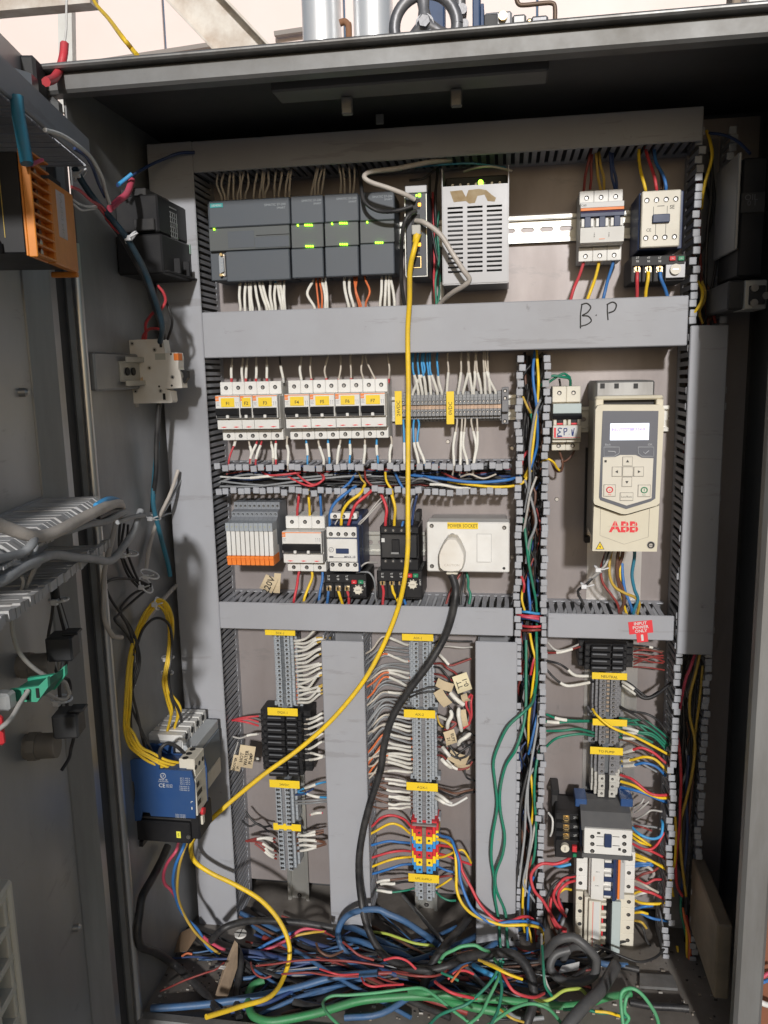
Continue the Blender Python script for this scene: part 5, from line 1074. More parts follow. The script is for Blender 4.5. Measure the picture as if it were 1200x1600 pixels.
# orange relay
s1, zc = DU(50, 330, .075); s0 = DU(114, 330, .075)[0]; z1 = DU(50, 238, .075)[1]; z0 = DU(53, 398, .075)[1]
orl = dlab('orange_relay', 'orange fronted relay with bare screw terminals on the open door', 'relay')
M().box(s0+.004, s1-.0005, z0+.002, z1-.002, .004, .0675, .001).obj('case', black_m, orl)
sm = s0+(s1-s0)*.58
M().box(s0, sm, z0, z1-.012, .0676, .076, .0012).obj('front_cover', orel_m, orl)
M().box(sm+.0002, s1, z0, z1, .0676, .0695, .0005).obj('terminal_bed', orel_m, orl)
for i in range(11):
    zz = z0+.001+(z1-z0-.003)*i/10; M().box(sm+.0003, s1, zz, zz+.0016, .0696, .0765, .0003).obj('terminal_rib', orel_m, orl)
for i in range(10):
    zz = z0+.0018+(z1-z0-.003)*(i+.5)/10; m = M(); m.cyl(((sm+s1)/2, -.0696, zz), ((sm+s1)/2, -.0725, zz), .003, n=10, mi=0 if i in (0, 1, 8) else 1); m.obj('terminal_screw', [screw_m, mat('rusty screw', (.2, .08, .03), .6, .4)], orl)
M().box(s1-.0012, s1+.0012, z0-.001, z1+.001, .0700, .0768, .0006).obj('edge_flange', orel_m, orl)
M().box(s0-.006, s0-.0003, z0-.004, z0+.001, .05, .074, .0008).obj('lower_tab', orel_m, orl)
m = M(); m.box(s0+(sm-s0)*.42, s0+(sm-s0)*.78, z0+(z1-z0)*.30, z0+(z1-z0)*.78, .076, .0763, 0, 0); m.text('ON DELAY', s0+(sm-s0)*.6, z0+(z1-z0)*.54, .0765, .008, 1, rot=1.5708); m.obj('faded_label', [mat('faded label', (.62, .56, .56), .6, 0, .6, (.72, .5, .35), 60), MAT['faded print']], orl)
for i in range(8): M().box(s0-.004, s0-.0002, z0+.004+i*.0085, z0+.006+i*.0085, .045, .07).obj('rear_rib', mat('dark brown rib', (.10, .045, .015), .6), orl)
m = M(); lf = Matrix.Translation((s1+.0004, 0, 0)) @ Matrix.Rotation(math.radians(90), 4, 'Z')
for i in range(11):
    for (u0, w_) in ((.012, .014), (.034, .016)):
        if (i*7+int(u0*1000)) % 5: m.box(s1-.0004, s1-.0001, z0+.016+i*.0055, z0+.0181+i*.0055, u0, u0+w_*(.5+.5*((i*37) % 10)/10))
m.box(s1-.0004, s1-.0001, z0+.014, z0+.075, .030, .0305); m.box(s1-.0004, s1-.0001, z0+.014, z0+.075, .052, .0525); m.obj('yellow_print', mat('ochre print', (.55, .38, .07), .6), orl)
for zz in (z1-.018, z0+.006): m = M(); m.cyl((s1+.006, -.0, zz), (s1+.006, -.05, zz), .0055, n=12); m.obj('side_post', dusty_m, orl)
# green terminal near the left picture edge, its block and plate
gt = thing('green_terminal', 'green plastic terminal with a white wire in it at the left picture edge', 'terminal', U(45, 1085, .56)); d = .56
a = R(14, 1072, 60, 1097, d); mm = M(); pt = lambda x_, y_, dd=d: (U(x_, y_, dd).x, U(x_, y_, dd).z)
for (e0, e1) in ((d-.03, d-.026), (d-.0035, d)):
    M().prism([pt(*q) for q in ((14, 1078), (60, 1072), (74, 1058), (75, 1074), (58, 1097), (16, 1096))], e0, e1).obj('side_plate', tgreen_m, gt)
M().prism([pt(*q) for q in ((14.5, 1083), (22, 1081), (34, 1079), (46, 1077), (58, 1075), (72, 1062), (72, 1074), (57, 1095), (17, 1094))], d-.0258, d-.0038).obj('core', mat('deep green plastic', (.015, .16, .10), .5), gt)
for q in ((39, 1078, 46, 1093), (57, 1075, 62, 1090)): a = R(*q, d); M().box(*a, d, d+.0012, .0003).obj('slot', hole_m, gt)
ct = M(); a = R(-12, 1085, 13, 1112, .58); ct.box(*a, .568, .58, .002); ct.obj('clear_terminal_cover', mat('dusty clear plastic', (.35, .37, .37), .25, .2, .6, (.6, .6, .6), 60), None, label='dusty grey clamp at the left edge beside the green terminal', cat='clamp')
a = R(-14, 1120, 2, 1166, .60); M().box(*a, .594, .60, .002).obj('red_handle', red_m, None, label='red plastic edge at the left border of the picture below the green terminal', cat='handle')
# push button backs
pb_m = mat('dark button block', (.02, .022, .025), .45, 0, .4, (.06, .055, .05), 20); st_ = mat('worn brown grey collar', (.20, .18, .155), .55, .2, .6, (.10, .09, .08), 25)
for (c0, c1, b0, b1, lab) in (((50, 1016), (76, 1062), (72, 1012), (114, 1058), 'black push button back behind the black wire loop on the door'), ((63, 1140), (84, 1190), (86, 1130), (132, 1176), 'black push button back with a hanging black wire low on the door')):
    s_, z_ = DU((c0[0]+c1[0])/2, (c0[1]+c1[1])/2, .02); h_ = abs(DU(c0[0], c0[1], .02)[1]-DU(c0[0], c1[1], .02)[1])/2
    t = dlab('push_button', lab, 'push button', 'push button backs on the door')
    m = M(); m.cyl((s_, 0, z_), (s_, -.030, z_), h_*.85, n=18); m.obj('collar', st_, t)
    m = M(); m.cyl((s_, -.004, z_), (s_, -.012, z_), h_*1.0, n=8, sm=False); m.obj('lock_nut', st_, t)
    sb, zb_ = DU((b0[0]+b1[0])/2, (b0[1]+b1[1])/2, .055); hz = abs(DU(b0[0], b0[1], .055)[1]-DU(b0[0], b1[1], .055)[1])/2
    M().box(s_-.012, s_+.012, zb_-hz, zb_+hz, .0305, .055, .002).obj('contact_block', pb_m, t); M().box(s_-.008, s_+.008, zb_+hz+.0002, zb_+hz+.003, .045, .06, .001).obj('terminal_ledge', pb_m, t)
# vent grille low on the door
gr = dlab('vent_grille', 'cream plastic vent grille with square openings low on the door', 'grille')
sg0 = DU(14, 1390, .02)[0]; zt_ = DU(14, 1384, .02)[1]; sg1 = sg0+.20; zb_ = -.86
M().box(sg0, sg1, zb_, zt_, .0004, .004).obj('backing', hole_m, gr)
for i in range(7):
    ss = sg0+.004+i*.03; M().box(ss, ss+.006, zb_, zt_-.001, .0041, .019, .001).obj('slat', cream_m, gr)
zz = zt_-.008; k = 0
while zz > zb_: M().box(sg0+.0005, sg1, zz, zz+.0065, .0042, .0195, .001).obj('slat', cream_m, gr); zz -= .029
M().box(sg0-.004, sg0+.0035, zb_, zt_+.004, .0005, .022, .002).obj('frame', cream_m, gr); M().box(sg0-.004, sg1, zt_-.0, zt_+.005, .0005, .0218, .002).obj('frame', cream_m, gr)
# ------------------------------------------------------------------ devices on the dark right wall
rw = thing('wall_device', 'black device with a pale label on the dark right wall', 'device', (.30, -.15, U(1180, 430, .14).z))
a = R(1152, 246, 1196, 432, .15); M().box(a[0]+.003, a[1], a[2], a[3], .06, .15, .002).obj('case', black_m, rw); a2 = R(1150, 238, 1156, 390, .152); M().box(*a2, .06, .153, .001).obj('edge_plate', dsteel_m, rw)
a2 = R(1158, 300, 1196, 332, .152); M().box(*a2, .1501, .152, .0008).obj('raised_band', dusty_m, rw); m = M(); m.text('OIL', U(1174, 308, .152).x, U(1174, 308, .152).z, .1523, .009); m.text('0 1', U(1174, 317, .152).x, U(1174, 317, .152).z, .1523, .008); m.obj('lettering', mat('dim grey print', (.12, .12, .12), .6), rw)
sp = thing('wall_socket', 'bright metal connector plate on the dark right wall', 'connector', (.30, -.17, U(1170, 485, .16).z))
a = R(1137, 438, 1163, 484, .16); M().box(*a, .06, .16, .002).obj('case', dusty_m, sp); a = R(1163, 437, 1198, 483, .165); M().box(*a, .12, .165, .001).obj('face_plate', rail_m, sp)
a = R(1170, 446, 1196, 476, .166); M().box(*a, .1651, .167, .0008).obj('inner_plate', dusty_m, sp); m = M()
for px, py in ((1179, 450), (1178, 473), (1197, 462)): p = U(px, py, .168); m.disc(p.x, p.z, .167, .170, .004, 12)
m.obj('screw', screw_m, sp)
# ------------------------------------------------------------------ wires and cables, traced one by one
WC = {'cream': (.56, .50, .42), 'white': (.70, .69, .66), 'grey': (.26, .27, .28), 'pale grey': (.48, .46, .43), 'black': (.016, .016, .018), 'red': (.60, .045, .06), 'dark red': (.26, .035, .03), 'brown': (.14, .06, .035),
      'yellow': (.88, .58, .02), 'ochre': (.55, .36, .05), 'blue': (.03, .17, .48), 'light blue': (.05, .33, .66), 'dark blue': (.02, .05, .16), 'green': (.01, .20, .12), 'bright green': (.09, .37, .17), 'orange': (.72, .17, .05), 'teal': (.03, .20, .30), 'beige': (.52, .47, .42), 'pink': (.62, .08, .14), 'yellow green': (.45, .55, .08), 'dusty blue': (.045, .125, .27), 'grass green': (.04, .24, .085), 'steel grey': (.34, .35, .36), 'charcoal': (.075, .075, .077), 'harness': (.016, .045, .07)}
for k_, v_ in WC.items(): mat('insulation '+k_, v_, .45, 0, .55, tuple(.45*a+.55*b for a, b in zip(v_, (.15, .14, .13))), 45, .15)
slv_m = mat('white marker sleeve', (.74, .72, .66), .5, 0, .4, (.52, .48, .40), 90)
def on(x, y, d):                                     # d in millimetres in front of the plate; 'fN' = N mm above the cabinet floor
    if not isinstance(d, str): return U(x, y, d/1000)
    v = ray(x, y); h = ZB-.002+float(d[1:])/1000; kk = h/v.z
    kk = min(kk, CAMD+.025) if v.z < 0 else CAMD
    return Vector((v.x*kk, kk-CAMD, v.z*kk+ZC))
def clear(p, r):                                     # keep a traced point in front of the left wall, the door and the plate
    c = Vector((0, -CAMD, ZC)); v = p-c
    if -.275 < p.y < .02 and p.x < X0+.004+r and v.x < 0: p = c+v*((X0+.004+r)/v.x)
    h = Vector((HX, HY, ZC))
    if p.y < -.285 and p.x < -.2 and (p-h).dot(DN) < r+.003:
        k = (r+.003-(c-h).dot(DN))/v.dot(DN); p = c+v*k
    return p
STUFF = {}
def wire(label, col, r, pts, group=None, cat='wire', sleeve=None, tip=None, name=None, k=5, n=7, rough=None):
    P = smooth([clear(on(x, y, d), r)+(Vector((random.gauss(0, .0007), random.gauss(0, .0007), random.gauss(0, .0007))) if 0 < i_ < len(pts)-1 else Vector((0, 0, 0))) for i_, (x, y, d) in enumerate(pts)], k)
    if sleeve and cat == 'wire': cat = 'sleeved wire'
    if group and group[0] == '~':
        STUFF.setdefault(group[1:], []).append((P, r, col)); return
    o = M().tube(P, r, n).obj(name or cat.replace(' ', '_'), MAT['insulation '+col], None, label=label, cat=cat, group=group)
    L_ = len(P)-1
    def seg(a, b, nm, mt, rr):
        i, j = int(round(a*L_)), int(round(b*L_)); j = max(j, i+1)
        m = M().tube(P[i:j+1], rr, n); q = m.obj(nm, mt, o); q.location = (0, 0, 0)
    if sleeve: seg(sleeve[0], sleeve[1], 'marker_sleeve', slv_m, r*1.38+.0001)
    if tip: seg(tip[0], tip[1], 'ferrule', MAT['insulation '+tip[2]], r*1.25+.0002)
    return o
def lines(txt):
    group = tmpl = None; cat = 'wire'
    for ln in txt.strip().split('\n'):
        ln = ln.strip()
        if not ln: continue
        if ln[0] == '#':
            f = [a.strip() for a in ln[1:].split('|')]; group, tmpl = f[0] or None, f[1]; cat = f[2] if len(f) > 2 else 'wire'; continue
        lab = None
        if '=' in ln: ln, lab = [a.strip() for a in ln.split('=')]
        f = ln.split('|'); col = f[0].strip(); r = float(f[1]); pts = [tuple(v if v[0] == 'f' else float(v) for v in p.split(',')) for p in f[2].split()]
        sl = tp = None
        for e in f[3:]:
            e = e.strip().split()
            if e and e[0] == 's': sl = (float(e[1]), float(e[2]))
            if e and e[0] == 't': tp = (float(e[1]), float(e[2]), ' '.join(e[3:]))
        wire(lab or tmpl.replace('{c}', col), col, r/1000, pts, group if not lab else group, cat, sl, tp)
rnd = random.uniform
NUM = ('leftmost', 'second', 'third', 'fourth', 'fifth', 'sixth', 'seventh', 'eighth', 'ninth', 'tenth', 'eleventh', 'twelfth', 'thirteenth', 'fourteenth', 'fifteenth', 'sixteenth', 'seventeenth', 'eighteenth', 'nineteenth', 'twentieth')
def nth(v, seq, col): i = list(seq).index(v); return ('rightmost ' if i == len(seq)-1 and i > 1 else NUM[i]+' ')+col
# A  above the controller
for x0, x1 in ((341, 346), (349, 352), (360, 357), (366, 365), (376, 371), (380, 378), (388, 384), (402, 396), (410, 406), (414, 411), (421, 416), (432, 428), (441, 436), (451, 446), (456, 452)):
    wire('%s wire in the row above the wide controller unit' % nth(x1, (346, 352, 357, 365, 371, 378, 384, 396, 406, 411, 416, 428, 436, 446, 452), 'cream'), 'cream', .0015, [(x0+1, 250, 30), (x0, 268, 58), (x0-1.5+rnd(-2, 1), 288, 60), (x1, 308-(x1-340)*.06, 57), (x1, 318, 50)], 'wires above the wide controller unit')
for x0, x1 in ((494, 487), (497, 491), (503, 496), (507, 502)): wire('cream wire bunched above the first expansion module', 'cream', .0015, [(x0+2, 245, 30), (x0, 262, 58), ((x0+x1)/2, 286, 60), (x1, 304, 57), (x1, 314, 50)], 'wires above the first expansion module')
for x0, x1 in ((531, 532), (536, 538), (546, 545), (554, 552)): wire('cream wire hanging above the second expansion module', 'cream', .0014, [(x0, 240, 30), (x0, 262, 58), ((x0+x1)/2+1, 282, 60), (x1, 302, 57), (x1, 312, 50)], 'wires above the second expansion module')
# B  below the controller
for x0, x1, c in ((376, 374, 'cream'), (383, 384, 'white'), (388, 391, 'white'), (392, 395, 'white'), (398, 405, 'white'), (405, 417, 'white'), (410, 421, 'cream'), (422, 425, 'white'), (429, 430, 'light blue'), (433, 440, 'white'), (439, 443, 'white'), (443, 446, 'cream')):
    wire('%s wire with a pale sleeve under the wide controller unit' % c, c, .0014, [(x0, 428, 45), (x0, 440, 55), ((x0+x1)/2-1, 462, 66), (x1, 482, 66), (x1, 496, 60)], 'sleeved wires under the controller row', sleeve=(.3, .82), tip=(.05, .25, 'dark red' if x0 < 400 or x0 > 430 else 'white'))
for x0, xm, x1, c in ((490, 482, 492, 'white'), (494, 496, 498, 'orange'), (500, 503, 502, 'orange'), (504, 506, 508, 'white'), (508, 510, 511, 'white')):
    wire('%s wire under the first expansion module' % c, c, .0014, [(x0, 425, 45), (x0, 438, 55), (xm, 458, 66), (x1, 480, 66), (x1+1, 494, 60)], 'sleeved wires under the controller row', sleeve=(.3, .8) if c == 'white' else None)
for x0, xm, x1, c in ((539, 539, 545, 'white'), (546, 547, 553, 'white'), (554, 556, 564, 'orange'), (571, 577, 573, 'orange'), (557, 556, 561, 'orange')):
    wire('%s wire under the second expansion module' % c, c, .0015, [(x0, 422, 45), (x0, 436, 56), (xm, 455, 68), (x1, 477, 66), (x1+2, 492, 60)], 'sleeved wires under the controller row', sleeve=(.3, .8) if c == 'white' else None)
for x0, x1 in ((596, 594), (602, 601), (609, 609), (611, 616)):
    wire('white sleeved wire under the rightmost expansion module', 'white', .0014, [(x0, 420, 45), (x0, 434, 56), ((x0+x1)/2, 455, 66), (x1, 475, 66), (x1, 490, 60)], 'sleeved wires under the controller row', sleeve=(.3, .85))
# C  breakers top and bottom
for x0, x1, c in ((361, 362, 'cream'), (379, 379, 'cream'), (386, 384, 'cream'), (401, 400, 'cream'), (417, 418, 'cream'), (437, 443, 'black'), (471, 471, 'cream'), (485, 487, 'cream'), (513, 509, 'cream'), (532, 529, 'cream'), (549, 549, 'cream'), (566, 567, 'cream'), (572, 586, 'cream'), (607, 606, 'cream')):
    wire('%s wire entering the top of the numbered breakers' % c, c, .0014, [(x0, 545, 30), (x0, 560, 40), ((x0+x1)/2+rnd(-2, 2), 578, 42), (x1, 594, 40), (x1, 602, 36)], 'wires above the numbered breakers', sleeve=(.4, .7) if x1 < 480 else None, tip=(.72, .84, 'red' if x1 not in (379, 443, 471, 567) else 'white'))
for x0, x1, c, s_ in ((367, 358, 'red', (.1, .35)), (389, 393, 'cream', (.35, .7)), (401, 392, 'red', (.3, .7)), (408, 400, 'red', (.35, .7)), (424, 427, 'cream', (.3, .7)), (431, 431, 'red', (.3, .7)), (449, 450, 'cream', (.3, .85)), (478, 481, 'light blue', (.3, .6)), (498, 505, 'cream', (.35, .85)), (513, 514, 'light blue', (.3, .65)), (533, 526, 'cream', (.35, .85)), (547, 547, 'light blue', (.3, .6)), (570, 568, 'cream', (.3, .85)), (589, 589, 'light blue', (.3, .6)), (611, 609, 'cream', (.3, .85))):
    wire('%s wire leaving the bottom of the numbered breakers' % c, c, .0015, [(x0, 682, 36), (x0, 692, 42), ((x0+x1)/2, 706, 48), (x1, 720, 52), (x1, 736, 45)], 'wires below the numbered breakers', sleeve=s_)
# D  horizontal terminal strip
for x0, x1 in ((641, 640), (646, 652), (653, 660), (661, 667), (669, 673), (672, 683), (684, 689), (663, 645)):
    wire('blue white sleeved wire entering the horizontal terminal strip', 'light blue', .0015, [(x0, 546, 40), (x0-1, 562, 46), (x0, 580, 46), ((x0+x1)/2+.5, 596, 44), (x1, 614, 38), (x1, 620, 34)], 'wires above the horizontal terminal strip', sleeve=(.48, .9))
for x0, x1 in ((700, 698), (721, 716), (731, 724), (734, 737), (743, 742), (745, 752), (756, 759), (762, 766), (758, 773)):
    wire('cream wire with a white sleeve above the horizontal terminal strip', 'cream', .0014, [(x0, 546, 40), (x0-.5, 560, 45), (x0+(3 if x1 > 770 else 0), 578, 45), ((x0+x1)/2, 594, 43), (x1, 612, 38), (x1, 618, 34)], 'wires above the horizontal terminal strip', sleeve=(.45, .9))
for x0, xm, x1 in ((630, 631, 632), (647, 648, 653), (653, 654, 663)): wire('blue wire leaving the underside of the horizontal terminal strip', 'light blue', .0015, [(x0, 655, 36), (x0, 665, 42), (xm, 692, 48), (x1, 716, 56), (x1+1, 728, 55)], 'wires below the horizontal terminal strip', sleeve=(.5, .9))
for x0, xm, x1 in ((714, 708, 709), (722, 719, 720), (727, 725, 731), (737, 744, 740), (745, 747, 741)): wire('cream sleeved wire under the horizontal terminal strip', 'cream', .0014, [(x0, 652, 36), (x0, 662, 42), (xm, 695, 50), (x1, 722, 60), (x1-2, 742, 50)], 'wires below the horizontal terminal strip', sleeve=(.35, .8))
# E  in the open duct
lines('''
# wires lying in the open duct | {c} wire lying along the open duct
black|1.6|336,748,30 400,744,48 480,752,50 560,746,45 640,752,48 720,748,45 800,744,30
black|1.6|336,754,25 420,757,44 500,748,48 600,757,50 700,752,40 803,758,30
black|1.6|345,760,40 430,751,40 520,757,46 610,750,44 690,757,44 800,752,30
grey|1.6|338,756,45 370,745,52 400,742,56 440,747,54 520,742,50
grey|1.6|340,760,40 400,760,54 470,752,56 530,746,50 580,742,40
grey|1.4|345,752,50 390,756,56 440,760,52 500,757,50
white|1.5|345,745,40 385,747,58 420,746,60 455,741,52|s .4 .9
red|1.6|410,738,40 420,742,60 445,743,62 470,738,55
red|1.6|450,745,50 475,757,62 490,759,62 505,752,60 505,740,45 = red wire looping down inside the open duct
red|1.6|462,739,50 478,752,62 492,758,60 507,747,58 496,736,45
dark red|1.5|570,736,45 573,750,60 585,760,60 600,768,60
yellow|1.7|602,738,50 605,752,62 612,765,66 614,778,60
blue|1.8|617,738,45 623,752,58 632,765,62 640,772,60
blue|1.8|555,740,40 548,752,58 536,762,66 528,772,66
blue|2.2|640,742,40 690,748,56 740,754,60 790,750,60 812,744,45 = thick blue wire leaving the open duct to the middle vertical duct
yellow|2.0|700,752,45 740,758,60 780,760,60 815,757,50 830,735,45 = thick yellow wire leaving the open duct to the middle vertical duct
white|1.4|672,757,60 690,758,64 715,761,62 735,763,55|s .0 .9
grey|1.5|640,755,45 660,748,60 690,756,56 720,762,50
dark red|1.5|690,738,40 705,746,58 720,750,50 730,758,40
dark blue|1.6|655,742,40 668,748,55 680,752,50 700,750,40
cream|1.3|720,745,50 735,741,60 755,746,58 775,741,50
ochre|1.4|560,738,40 565,748,58 572,756,58 565,766,55
# wires in the third row from above | {c} wire dropping from the open duct to the three pole breaker
red|2.0|467,766,50 467,782,52 465,798,46 465,812,38
yellow|2.0|481,764,50 482,782,52 484,798,46 484,812,38
blue|2.0|500,764,50 501,782,50 502,798,46 502,812,38
# wires to the white and navy contactor | {c} wire curving into the top of the navy bodied contactor
blue|2.2|556,760,60 540,771,74 524,785,78 517,802,76 516,824,70 516,832,60
yellow|2.2|570,758,60 563,771,76 545,785,80 534,802,78 532,824,72 532,832,60
red|2.2|588,760,60 573,774,74 557,788,80 547,806,78 544,824,72 543,832,60
black|2.0|548,768,40 540,782,52 534,796,52 532,812,50
pale grey|1.0|600,774,50 590,786,66 574,804,72 562,818,70 557,828,62
pale grey|1.0|604,776,50 588,792,64 572,810,72 560,822,68 552,828,62
pale grey|1.0|540,790,50 532,806,66 526,818,70 522,828,62
# wires to the black contactor | {c} wire coming down to the black contactor
red|2.2|590,764,50 598,778,62 603,795,66 602,812,66 602,826,60
yellow|2.1|608,760,55 613,775,66 617,795,68 616,812,66 616,826,60
black|2.0|607,764,40 608,785,52 608,805,52 610,826,50
dark blue|1.8|651,762,45 651,775,54 646,796,52 643,826,50
grey|1.4|647,772,45 642,796,55 640,815,60 641,826,55
blue|1.8|630,815,60 628,823,64 628,832,60
# wires under the three pole breaker | {c} wire dropping from the three pole breaker into the lower duct
red|2.0|468,890,40 467,902,46 464,918,54 460,936,60 459,946,50
yellow|2.0|487,890,40 486,902,46 482,918,54 476,936,60 475,946,50
blue|2.0|504,890,40 503,904,44 501,920,50 499,934,52 498,946,45
# wires under the overload relays | {c} wire from an overload relay into the lower duct
blue|2.1|513.5,921,76 512.5,931,74 511,944,66
yellow|2.1|528,921,76 531,932,76 536,946,66
red|2.1|542,921,76 544,931,74 545,946,66
red|2.1|597,912,76 598,926,76 597,938,72 598,950,66
yellow|2.1|612,912,76 614,924,76 620,936,74 625,950,66
blue|2.0|628,914,70 630,928,70 634,945,64
grey|1.3|557,895,70 566,893,82 578,896,86 585,910,86 587,930,78 590,946,66 = thin grey wire bowing down beside the black contactor
pale grey|1.2|560,893,70 566,884,76 575,879,76 590,879,60
grey|1.6|662,922,50 658,934,60 652,948,60
# wires under the power socket | {c} wire from the power socket down into the lower duct
dark red|1.6|722,892,40 715,905,44 705,922,50 697,944,60
black|1.8|726,892,40 724,905,46 721,925,56 719,946,62
green|1.9|728,890,40 731,906,46 733,920,54 735,930,58 733,944,62
# wires of the upper right breaker | {c} wire above the upper right three pole breaker
dark red|1.8|924,232,45 920,252,48 914,275,46 911,296,40 911,304,34
dark red|1.8|926,234,40 925,255,46 923,278,46 922,296,40
ochre|1.8|931,236,45 932,255,48 935,278,46 938,296,40 938,304,34
ochre|1.8|936,238,40 939,258,46 942,278,46 944,296,40
dark blue|1.8|953,236,45 954,256,48 957,278,46 959,296,40 959,304,34
dark blue|1.8|957,236,40 958,258,46 962,278,44 964,296,40
# wires under the upper right breaker | {c} wire from the upper right breaker into the second duct
red|2.1|913,404,38 912,413,44 905,432,54 895,452,62 889,478,60
yellow|2.1|936,404,38 935,416,44 931,436,54 922,456,62 914,478,60
blue|2.1|959,404,38 956,416,44 950,438,54 944,458,62 940,478,60
# wires of the upper right contactor | {c} wire dropping into the upper right contactor
yellow|2.0|999,226,50 998,245,58 1001,268,68 1007,290,74 1009,302,70
red|2.0|1008,230,45 1012,248,56 1021,270,68 1025,290,74 1026,302,70
blue|2.0|1022,232,45 1027,252,56 1034,272,68 1039,290,74 1040,302,70
brown|1.8|1018,232,35 1024,254,48 1032,276,60 1034,296,66
# wires of the upper right overload relay | {c} wire from the dark overload relay into the second duct
red|2.2|996,421,72 995.5,436,76 996,455,72 995,476,64
yellow|2.2|1013,421,72 1012,436,76 1009,455,72 1008,476,64
blue|2.2|1031,421,72 1033,436,76 1040,452,72 1046,474,64
''')
# grey and black cables around the network switch, main yellow lead, black power lead
lines('''
# | {c} network cable lead | cable
yellow|3.4|655,362,99 652,366,106 646,388,118 641,420,112 639,470,100 638,520,92 637,600,90 637,700,92 638,800,104 637,860,112 631,910,110 618,960,100 595,1020,100 562,1072,102 515,1127,100 465,1171,104 415,1210,112 365,1250,118 330,1281,124 306,1303,128 297,1325,130 304,1346,128 330,1364,126 368,1381,128 408,1406,134 438,1442,148 452,1482,165 445,1522,185 422,1556,230 375,1573,262 322,1589,300 = long bright yellow network lead hanging across the whole cabinet
beige|3.0|705,250,60 670,254,80 620,262,100 580,268,112 568,276,118 578,284,120 605,294,118 630,303,112 648,312,104 = beige network cable curving over the top of the switch
beige|3.2|650,345,102 665,350,112 688,368,116 706,394,116 722,422,116 732,436,112 726,446,105 708,455,90 692,470,70 684,480,60 = beige network cable crossing in front of the power supply
black|2.6|650,330,102 638,337,112 630,358,110 626,400,90 627,440,70 632,476,50 = black network cable bending down beside the switch
black|2.6|562,262,60 563,290,84 570,315,96 590,328,100 620,328,104 645,322,104 = black cable looping in front of the rightmost expansion module
black|5.2|706,898,90 711,915,96 712,935,102 706,962,102 694,998,100 672,1035,104 640,1078,106 612,1120,104 600,1165,100 594,1205,100 580,1250,102 566,1300,104 561,1350,106 564,1400,110 575,1450,130 598,1490,150 632,1512,165 668,1515,170 700,1508,165 716,1500,150 = thick black power lead running down from the plug
black|6.0|742,1390,30 738,1420,60 722,1448,100 695,1478,140 672,1512,165 660,1550,190 660,1580,205 668,1620,225 = thick black cable dropping in front of the wire heap
black|6.5|690,1512,130 715,1500,150 745,1492,160 790,1489,165 815,1502,175 830,1530,190 834,1565,205 824,1600,225 812,1640,235 = thick black cable arching over the heap to the lower right
black|1.6|640,282,70 662,280,75 680,265,60
teal|1.3|640,262,60 690,258,70 740,256,70 790,262,50 = thin teal wire above the power supply
cream|1.4|725,268,60 745,262,75 770,262,75 800,267,60 = thin cream wire lying above the power supply lamp
# wires left of the power supply | {c} wire running down left of the power supply
red|1.6|676,300,20 677,350,22 678,410,30 677,440,40 681,475,40
green|1.6|680,300,25 680,350,30 685,400,34 682,440,40 682,478,45
green|1.6|686,330,20 682,380,28 688,430,34 684,478,45
black|1.8|672,270,30 671,330,34 680,390,34 690,440,34 680,478,40
black|1.8|684,262,30 678,320,34 684,380,30 692,430,30
white|2.0|690,442,40 692,458,48 688,476,50|s .1 .8
# wires at the small breaker left of the drive | {c} wire at the small breaker left of the drive
green|1.9|843,605,40 850,598,55 862,588,60 878,587,60 890,592,54 893,604,42 893,612,34
green|1.6|850,603,50 866,590,58 880,585,56 891,590,50
brown|1.5|872,698,34 877,712,44 880,722,46 877,735,44 868,734,40 860,718,40 852,716,40
brown|1.5|900,698,34 896,710,44 885,720,46 877,722,44
yellow|1.6|846,722,45 856,718,56 865,721,56 872,731,50 874,735,48
black|1.4|874,592,40 876,600,40 876,610,34
# wires under the drive | {c} wire from the drive into the short duct below it
brown|2.2|973,850,80 972,870,86 965,895,84 968,920,80 976,938,74 970,955,68 966,970,60
brown|2.2|968,850,80 965,872,86 964,898,82 972,922,78 973,940,74 968,962,60
ochre|2.0|958,850,70 952,880,80 953,903,82 962,920,82 978,928,80 990,935,76 999,944,72 995,962,60
dark red|1.8|948,860,70 940,888,70 943,910,72 955,928,74 965,945,72 968,964,60
blue|2.0|972,880,70 973,900,76 979,925,78 986,945,76 988,962,60
teal|2.2|991,850,80 990,870,84 987,898,82 992,920,80 997,936,76 990,955,70 990,968,60
yellow|1.8|968,870,70 970,905,74 974,940,74 980,962,62
black|1.8|955,850,70 945,882,74 930,898,72 914,914,70 905,926,66 912,945,62
pale grey|1.8|958,852,74 948,878,80 938,890,78 925,902,72
grey|1.8|951,852,70 944,874,76 941,890,74 920,908,70
''')
_yl = [o for o in COL.objects if str(o.get('label', '')).startswith('long bright yellow network')][0]
m = M(); p = U(652, 364, .098); m.box(p.x-.0055, p.x+.0055, p.z-.004, p.z+.0075, .0978, .112, .001); m.obj('connector', mat('clear plug plastic', (.45, .44, .40), .25), _yl).location = (0, 0, 0)
m = M(); q = U(650, 371, .11); m.cyl(U(652, 366, .107), U(649, 380, .112), .0052, .0038, 10); m.obj('boot', MAT['insulation yellow'], _yl).location = (0, 0, 0)
